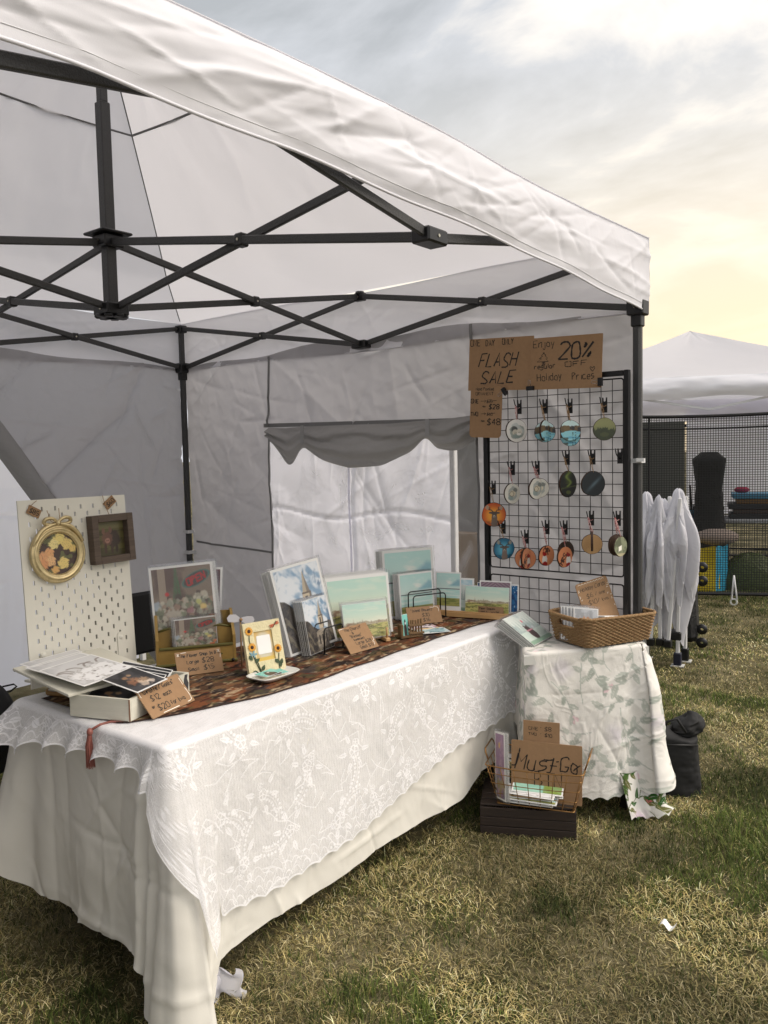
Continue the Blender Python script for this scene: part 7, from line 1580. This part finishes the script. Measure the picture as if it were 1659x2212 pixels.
    wr(S3, [('ONE', 94, 725, 34, dict(sp=.9)), ('TWO', 94, 840, 32, dict(sp=.9)), ('$28', 258, 778, 40), ('$48', 242, 920, 52)], .0036)
    M1 = S3.matrix_basis; f = lambda *q: fit(M1, 'c', *q)
    ink('arrow_marks', [[f(182, 708), f(228, 706)], [f(214, 696), f(228, 706), f(214, 718)], [f(182, 822), f(226, 820)], [f(212, 810), f(226, 820), f(212, 832)], [f(236, 712), f(325, 700)], [f(236, 826), f(312, 814)]], .0019, ink_m, S3)
    # binder clips
    cm = mat('clip_steel', (.72, .70, .68), .25, metal=1)
    for x, y, ro, lb in ((626, 592, 180, 'black binder clip joining the two cardboard signs at their foot'), (395, 620, 58, 'black binder clip tilted at the upper right of the tall kraft tag'), (1256, 533, 90, 'black binder clip at the right edge of the 20% OFF sign')):
        M = Matrix.Translation((0, RY-.038, 0)); q = fit(M, 'c', x, y); T2 = thing('binder_clip', lb, 'binder clip', Matrix.Translation((q[0], RY-.038, q[1])) @ Matrix.Rotation(R(ro), 4, 'Y'), 'binder clips on the signs')
        m_ = MB(); m_.prism([(-.0165, -.009), (.0165, -.009), (.0165, .009), (-.0165, .009)], -.008, .006); m_.build('clip_body', black_m, T2)
        for sy in (-.009,): m_ = MB(); m_.tube([(-.007, sy, -.008), (-.0045, sy-.001, -.022), (-.0065, sy-.001, -.030), (0, sy-.001, -.035), (.0065, sy-.001, -.030), (.0045, sy-.001, -.022), (.007, sy, -.008)], .0009, 6); m_.build('wire_handle', cm, T2, True)
    # hooks
    def hook(rg, x, y, label):
        M = Matrix.Translation((0, RY-.006, 0)); q = fit(M, rg, x, y); T2 = thing('grid_hook', label, 'hook', Matrix.Translation((q[0], RY-.006, q[1])), 'black hooks on the grid rack')
        m_ = MB(); m_.prism([(-.011, -.036), (.011, -.036), (.011, .026), (.0055, .026), (.0045, .012), (0, .008), (-.0045, .012), (-.0055, .026), (-.011, .026)], -.0025, .0); m_.build('hook_plate', black_m, T2)
        m_ = MB(); m_.tube([(0, -.002, -.016), (0, -.018, -.012), (0, -.040, .004), (0, -.050, .026)], .0026, 6); m_.build('hook_arm', black_m, T2, True)
        return Vector((q[0], RY-.006-.036, q[1]+.002))
    tw = MT['jute_twine']; rw = mat('red_white_twine', (.80, .74, .72), .9, c2=(.62, .10, .14), vs=260)
    bark = mat('bark_edge', (.22, .15, .115), .9, var=.3, vs=60, bump=.9, bs=120)
    # faces
    P2 = lambda u, v, c: np.ones(u.shape+(3,))*np.array(c)
    def f_whitebear(u, v):
        c = mixc(P2(u, v, (.90, .89, .87)), (.62, .65, .62), (np.hypot((u-.5)/.42, (v-.48)/.36)+.25*(vn(u*7, v*7, 241)-.5) < .85)*1.); c = mixc(c, (.78, .80, .79), (np.abs(v-.62-.2*np.sin(u*5)) < .10)*(np.hypot(u-.5, v-.5) < .34)*.9)
        for x, y, a, b, col in ((.38, .56, .16, .14, (.33, .34, .34)), (.42, .44, .15, .13, (.82, .80, .74)), (.62, .46, .14, .14, (.86, .84, .79)), (.50, .28, .22, .10, (.56, .62, .60)), (.6, .36, .12, .06, (.93, .92, .90))): c = mixc(c, col, (1-sm(.85, 1.05, np.hypot((u-x)/a, (v-y)/b)))*.95)
        for x, y in ((.40, .40), (.46, .42), (.60, .42), (.66, .44)): c = mixc(c, (.1, .1, .1), (np.hypot(u-x, v-y) < .016)*1.)
        return c
    def f_whitebear2(u, v):
        c = mixc(P2(u, v, (.88, .87, .83)), (.70, .72, .70), (np.hypot((u-.5)/.36, (v-.5)/.38)+.3*(vn(u*6, v*6, 243)-.5) < .85)*1.); c = mixc(c, (.58, .64, .63), (np.hypot((u-.38)/.16, (v-.30)/.14) < 1)*.9); c = mixc(c, (.88, .84, .74), (np.hypot((u-.5)/.2, (v-.5)/.15) < 1)*.9); c = mixc(c, (.42, .36, .30), (np.abs(np.hypot((u-.45)/.13, (v-.48)/.12)-1) < .12)*.8); return mixc(c, (.42, .44, .42), (np.hypot((u-.68)/.14, (v-.68)/.1) < 1)*.6)
    def f_lake(u, v):
        c = P2(u, v, (.80, .90, .90)); rdg = .70+.10*np.abs(np.sin(u*17+1))*vn(u*7, u*0, 245); m1 = v < rdg; mc = mixc(P2(u, v, (.22, .23, .24)), (.45, .38, .28), sm(.4, .6, fbm(u*8, v*8, 246))); c[m1] = mc[m1]; c = mixc(c, (.48, .40, .27), (np.hypot((u-.22)/.24, (v-.60)/.16) < 1)*.7)
        lk = v < .50-.5*(u-.55)**2; lc_ = mixc(P2(u, v, (.40, .70, .82)), (.58, .82, .86), sm(.4, .6, fbm(u*2, v*14, 247))); c[lk] = lc_[lk]; c = mixc(c, (.15, .22, .20), ((np.abs(u-.62) < .03) | (np.abs(u-.75) < .025))*(v < .42)*.6*(vn(u*40, v*20, 248) > .3)); return mixc(c, (.30, .28, .22), (v < .16)*.7*(u < .4))
    def f_forest(u, v):
        c = mixc(P2(u, v, (.52, .53, .36)), (.34, .36, .24), sm(.75, .1, v)*1.); m_ = v < .44+.22*vn(u*22, u*0, 251)-.12*np.abs(u-.5); c = mixc(c, (.20, .23, .16), m_*(.75+.25*vn(u*30, v*10, 252))); return mixc(c, (.32, .34, .22), (np.hypot((u-.5)/.2, (v-.25)/.1) < 1)*.7)
    def f_aurora(u, v):
        c = P2(u, v, (.15, .16, .15)); c = mixc(c, (.50, .58, .28), np.exp(-((u-.5-.12*np.sin(v*14))/.09)**2)*(v > .40)*.95); c = mixc(c, (.36, .42, .20), np.exp(-((u-.35-.2*v)/.16)**2)*(v > .5)*.5); c = mixc(c, (.32, .35, .22), (np.abs(v-.33-.1*u) < .02)*1.); return mixc(c, (.42, .47, .25), (np.hypot((u-.5)/.14, (v-.18)/.08) < 1)*.7)
    def f_night(u, v): c = P2(u, v, (.08, .11, .13)); return mixc(c, (.34, .42, .46), np.exp(-((v-.2-.9*(u-.2))/.10)**2)*np.exp(-((u-.55)/.3)**2)*.8)
    def deer(bg1, bg2, body):
        def fn(u, v):
            c = mixc(P2(u, v, bg1), bg2, sm(.15, .55, np.hypot(u-.5, v-.45))); c = mixc(c, np.array(bg2)*.5, (v < .24)*(np.abs(u-.5) > .1)*.6*vn(u*20, v*20, 255))
            c = mixc(c, body, ((np.abs(u-.52) < .14-.10*(v-.1)) & (v < .46))*1.); c = mixc(c, np.array(body)*.8, (np.hypot((u-.52)/.11, (v-.50)/.13) < 1)*1.); c = mixc(c, np.array(body)*.75, (np.hypot((u-.52)/.24, (v-.57)/.055) < 1)*1.); c = mixc(c, (.80, .76, .70), (np.hypot((u-.51)/.05, (v-.42)/.06) < 1)*.7); c = mixc(c, (.1, .08, .08), (np.hypot((u-.51)/.022, (v-.40)/.02) < 1)*1.)
            st = [cat_rom([(.46, .60), (.40, .68), (.28, .72), (.22, .84)]), cat_rom([(.58, .60), (.64, .68), (.76, .70), (.82, .82)]), [(.33, .70), (.32, .80)], [(.70, .69), (.70, .80)]]; c = mixc(c, (.30, .24, .20), stroke_mask(u, v, st, .025)); 
            for x in (.22, .80): c = mixc(c, (.66, .62, .55), (np.hypot((u-x)/.07, (v-.80)/.10) < 1)*.8)
            return c
        return fn
    def f_mr(word, red):
        def fn(u, v):
            c = P2(u, v, (.85, .55, .38)); a = math.radians(-38 if word == 'MR' else 58); st = lettering(word, *((.28, .78) if word == 'MR' else (.30, .12)), .24 if word == 'MR' else .22, 0, .1, 1.0, 7, rot=a); c = mixc(c, (.22, .14, .12), stroke_mask(u, v, st, .030))
            cx = .36 if word == 'MR' else .72; c = mixc(c, (.90, .88, .85), (np.hypot((u-cx)/.16, (v-.30)/.26) < 1)*1.); c = mixc(c, (.60, .12, .12), (((u-cx)*.6+(v-.62) < .06) & (np.hypot((u-cx)/.14, (v-.62)/.14) < 1))*1.)
            return mixc(c, (.60, .12, .12), (np.hypot((u-cx)/.18, (v-.06)/.16) < 1)*1.)
        return fn
    def f_rings(u, v):
        r_ = np.hypot(u-.52, v-.48)+.01*(vn(u*8, v*8, 261)-.5); c = mixc(P2(u, v, (.76, .62, .44)), (.62, .46, .30), (.5+.5*np.sin(r_*150))*.5); return mixc(c, (.55, .40, .27), (vn(u*30, v*30, 262) > .85)*.3)
    def f_glass(u, v): c = mixc(P2(u, v, (.36, .38, .30)), (.52, .54, .44), sm(.4, .6, fbm(u*4, v*4, 265))); c = mixc(c, (.92, .91, .86), ((np.abs(u-.45) < .12) & (np.abs(v-.4-.3*(u-.45)) < .12))*1.); return mixc(c, (.80, .74, .60), (v < .15)*.6)
    def ornament(label, rg, x, y, ry, turn, fn, hk, string, ybk=0., group='painted wooden ornaments on the rack', roll=0, side=1):
        py = RY-.042+ybk; M = Matrix.Translation((0, py, 0)); q = fit(M, rg, x, y); q2 = fit(M, rg, x, y-ry); rad = abs(q2[1]-q[1])
        c = Vector((q[0], py, q[1])); T2 = thing('ornament', label, 'ornament', Matrix.Translation(c) @ Matrix.Rotation(R(27+turn), 4, 'Z') @ Matrix.Rotation(R(roll), 4, 'Y'), group)
        n1, n2 = 64, 22; A_, V_ = np.meshgrid(np.linspace(0, 2*np.pi, n1, endpoint=False), np.linspace(0, 1, n2), indexing='ij'); r_ = rad*(1+.045*(vn(A_*1.6, A_*0, int(x))-.5)*2*np.sin(A_/2)); X = r_*V_*np.cos(A_)*.985; Zz = r_*V_*np.sin(A_)*.985; th = .0085
        fc = fn((X/rad+1)/2, (Zz/rad+1)/2)
        grid('painted_face', X, np.full(X.shape, -th/2-.0004), Zz, paint_m, T2, col=fc, closed=True)
        m_ = MB(); rr = r_[:, 0]; aa = A_[:, 0]; vs = []; fs = []
        for t, k in ((-th/2, .985), (-th/2+.0015, 1.02), (th/2-.0015, 1.02), (th/2, .985)): vs += [(rr[i]*k*math.cos(aa[i]), t, rr[i]*k*math.sin(aa[i])) for i in range(n1)]
        for j in range(3): fs += [(j*n1+i, j*n1+(i+1) % n1, (j+1)*n1+(i+1) % n1, (j+1)*n1+i) for i in range(n1)]
        fs += [tuple(range(n1)), tuple(range(4*n1-1, 3*n1-1, -1))]; m_.add(vs, fs); m_.build('wood_disc', bark, T2)
        if hk is not None:
            top = Vector((0, -th/2-.001, rad*.92)); hl = T2.matrix_basis.inverted() @ hk; m_ = MB()
            for sg in (-1, 1): m_.tube([top, top.lerp(hl, .5)+Vector((sg*.0035, 0, 0)), hl+Vector((sg*.002, 0, 0))], .0016 if string is rw else .0011, 5)
            m_.tube([hl+Vector((0, 0, -.01)), hl+Vector((.012, -.003, -.014)), hl+Vector((.020, -.004, -.010))], .0011, 5); m_.build('hanging_cord', string, T2, True)
        return T2
    H = [hook('c', 528, 750, 'grid hook first of the top row, holding two white bears on red cord'), hook('c', 758, 745, 'grid hook second of the top row, above the edge turned lake discs'), hook('c', 985, 740, 'grid hook third of the top row, above the overlapping lake discs'), hook('c', 1296, 732, 'grid hook at the right of the top row, above the forest disc'),
         hook('c', 1434, 1190, 'empty grid hook near the right post of the rack'), hook('c', 960, 1205, 'grid hook above the green aurora disc'), hook('c', 1190, 1200, 'grid hook above the black night sky disc'), hook('c', 468, 1300, 'grid hook above the single oval polar bear disc'), hook('c', 690, 1298, 'grid hook above the pair of polar bear discs'),
         hook('d', 297, 285, 'grid hook beside the left post above the orange deer disc'), hook('d', 385, 640, 'grid hook above the blue deer disc'), hook('d', 592, 728, 'grid hook above the cluster of orange discs, lowest on the rack'), hook('d', 778, 642, 'grid hook above the disc lettered MR'), hook('d', 941, 645, 'grid hook above the disc lettered MRS'), hook('d', 1178, 560, 'grid hook above the bare ringed wood slice'), hook('d', 1418, 562, 'grid hook above the glossy discs by the right post')]
    ornament('round wooden disc painted with two white bears in grey waves, on red and white cord', 'c', 500, 975, 106, 33, f_whitebear, H[0], rw)
    ornament('turquoise lake disc behind its edge turned twin, second of the top row', 'c', 758, 984, 92, 4, f_lake, H[1], tw, .012); ornament('lake disc turned nearly edge on, second of the top row', 'c', 755, 972, 92, 62, f_lake, H[1], tw, -.022)
    ornament('lower turquoise lake disc of the overlapping pair, third of the top row', 'c', 985, 1020, 90, -6, f_lake, H[2], tw, .010); ornament('front lake disc of the overlapping pair, third of the top row', 'c', 985, 972, 92, 6, f_lake, H[2], tw, -.004)
    ornament('olive green disc painted with a misty pine forest, right end of the top row', 'c', 1292, 958, 100, 4, f_forest, H[3], tw)
    ornament('oval seeming polar bear disc hanging alone on red and white cord', 'd', 460, 350, 90, 42, f_whitebear2, H[7], rw)
    ornament('polar bear disc at the back of the pair on red cord', 'd', 706, 300, 88, 12, f_whitebear2, H[8], rw, .010); ornament('polar bear disc at the front of the pair on red cord', 'd', 680, 305, 94, 46, f_whitebear2, H[8], rw, -.012)
    ornament('dark disc painted with green northern lights', 'd', 962, 265, 116, 50, f_aurora, H[5], tw); ornament('glossy blue black night sky disc with rough bark edge', 'd', 1190, 262, 112, 22, f_night, H[6], tw)
    ornament('bright orange disc painted with an antlered deer, overlapping the left post', 'd', 298, 538, 106, 4, deer((.90, .62, .20), (.74, .30, .10), (.42, .36, .32)), H[9], tw, -.006); ornament('blue disc painted with an antlered deer beneath the orange one', 'd', 387, 845, 96, 22, deer((.36, .66, .76), (.12, .36, .48), (.50, .44, .40)), H[10], tw)
    ornament('orange disc behind the edge turned one at the lowest hook', 'd', 582, 935, 92, 8, f_mr('MR', 1), H[11], rw, .012); ornament('orange disc turned nearly edge on at the lowest hook', 'd', 585, 932, 92, 66, f_mr('MRS', 1), H[11], rw, -.020)
    ornament('orange disc lettered MR with a white bearded figure in red', 'd', 768, 908, 90, 42, f_mr('MR', 1), H[12], rw)
    ornament('dark disc half hidden behind the one lettered MRS', 'd', 945, 868, 88, 38, pic_plain((.25, .20, .17)), H[13], rw, .014); ornament('orange disc lettered MRS with a white and red figure', 'd', 934, 920, 94, 48, f_mr('MRS', 1), H[13], rw, -.006)
    ornament('bare pale wood slice with growth rings', 'd', 1180, 805, 91, 4, f_rings, H[14], rw, .008); ornament('wood slice seen edge on in front of the ringed one', 'd', 1180, 780, 90, 88, f_rings, H[14], rw, -.045)
    ornament('bark edged disc at the back of the cluster by the right post', 'd', 1400, 812, 96, 40, pic_plain((.30, .24, .2)), H[15], rw, .012); ornament('glossy mottled disc at the front of the cluster by the right post', 'd', 1432, 825, 90, 48, f_glass, H[15], rw, -.010)
rack()
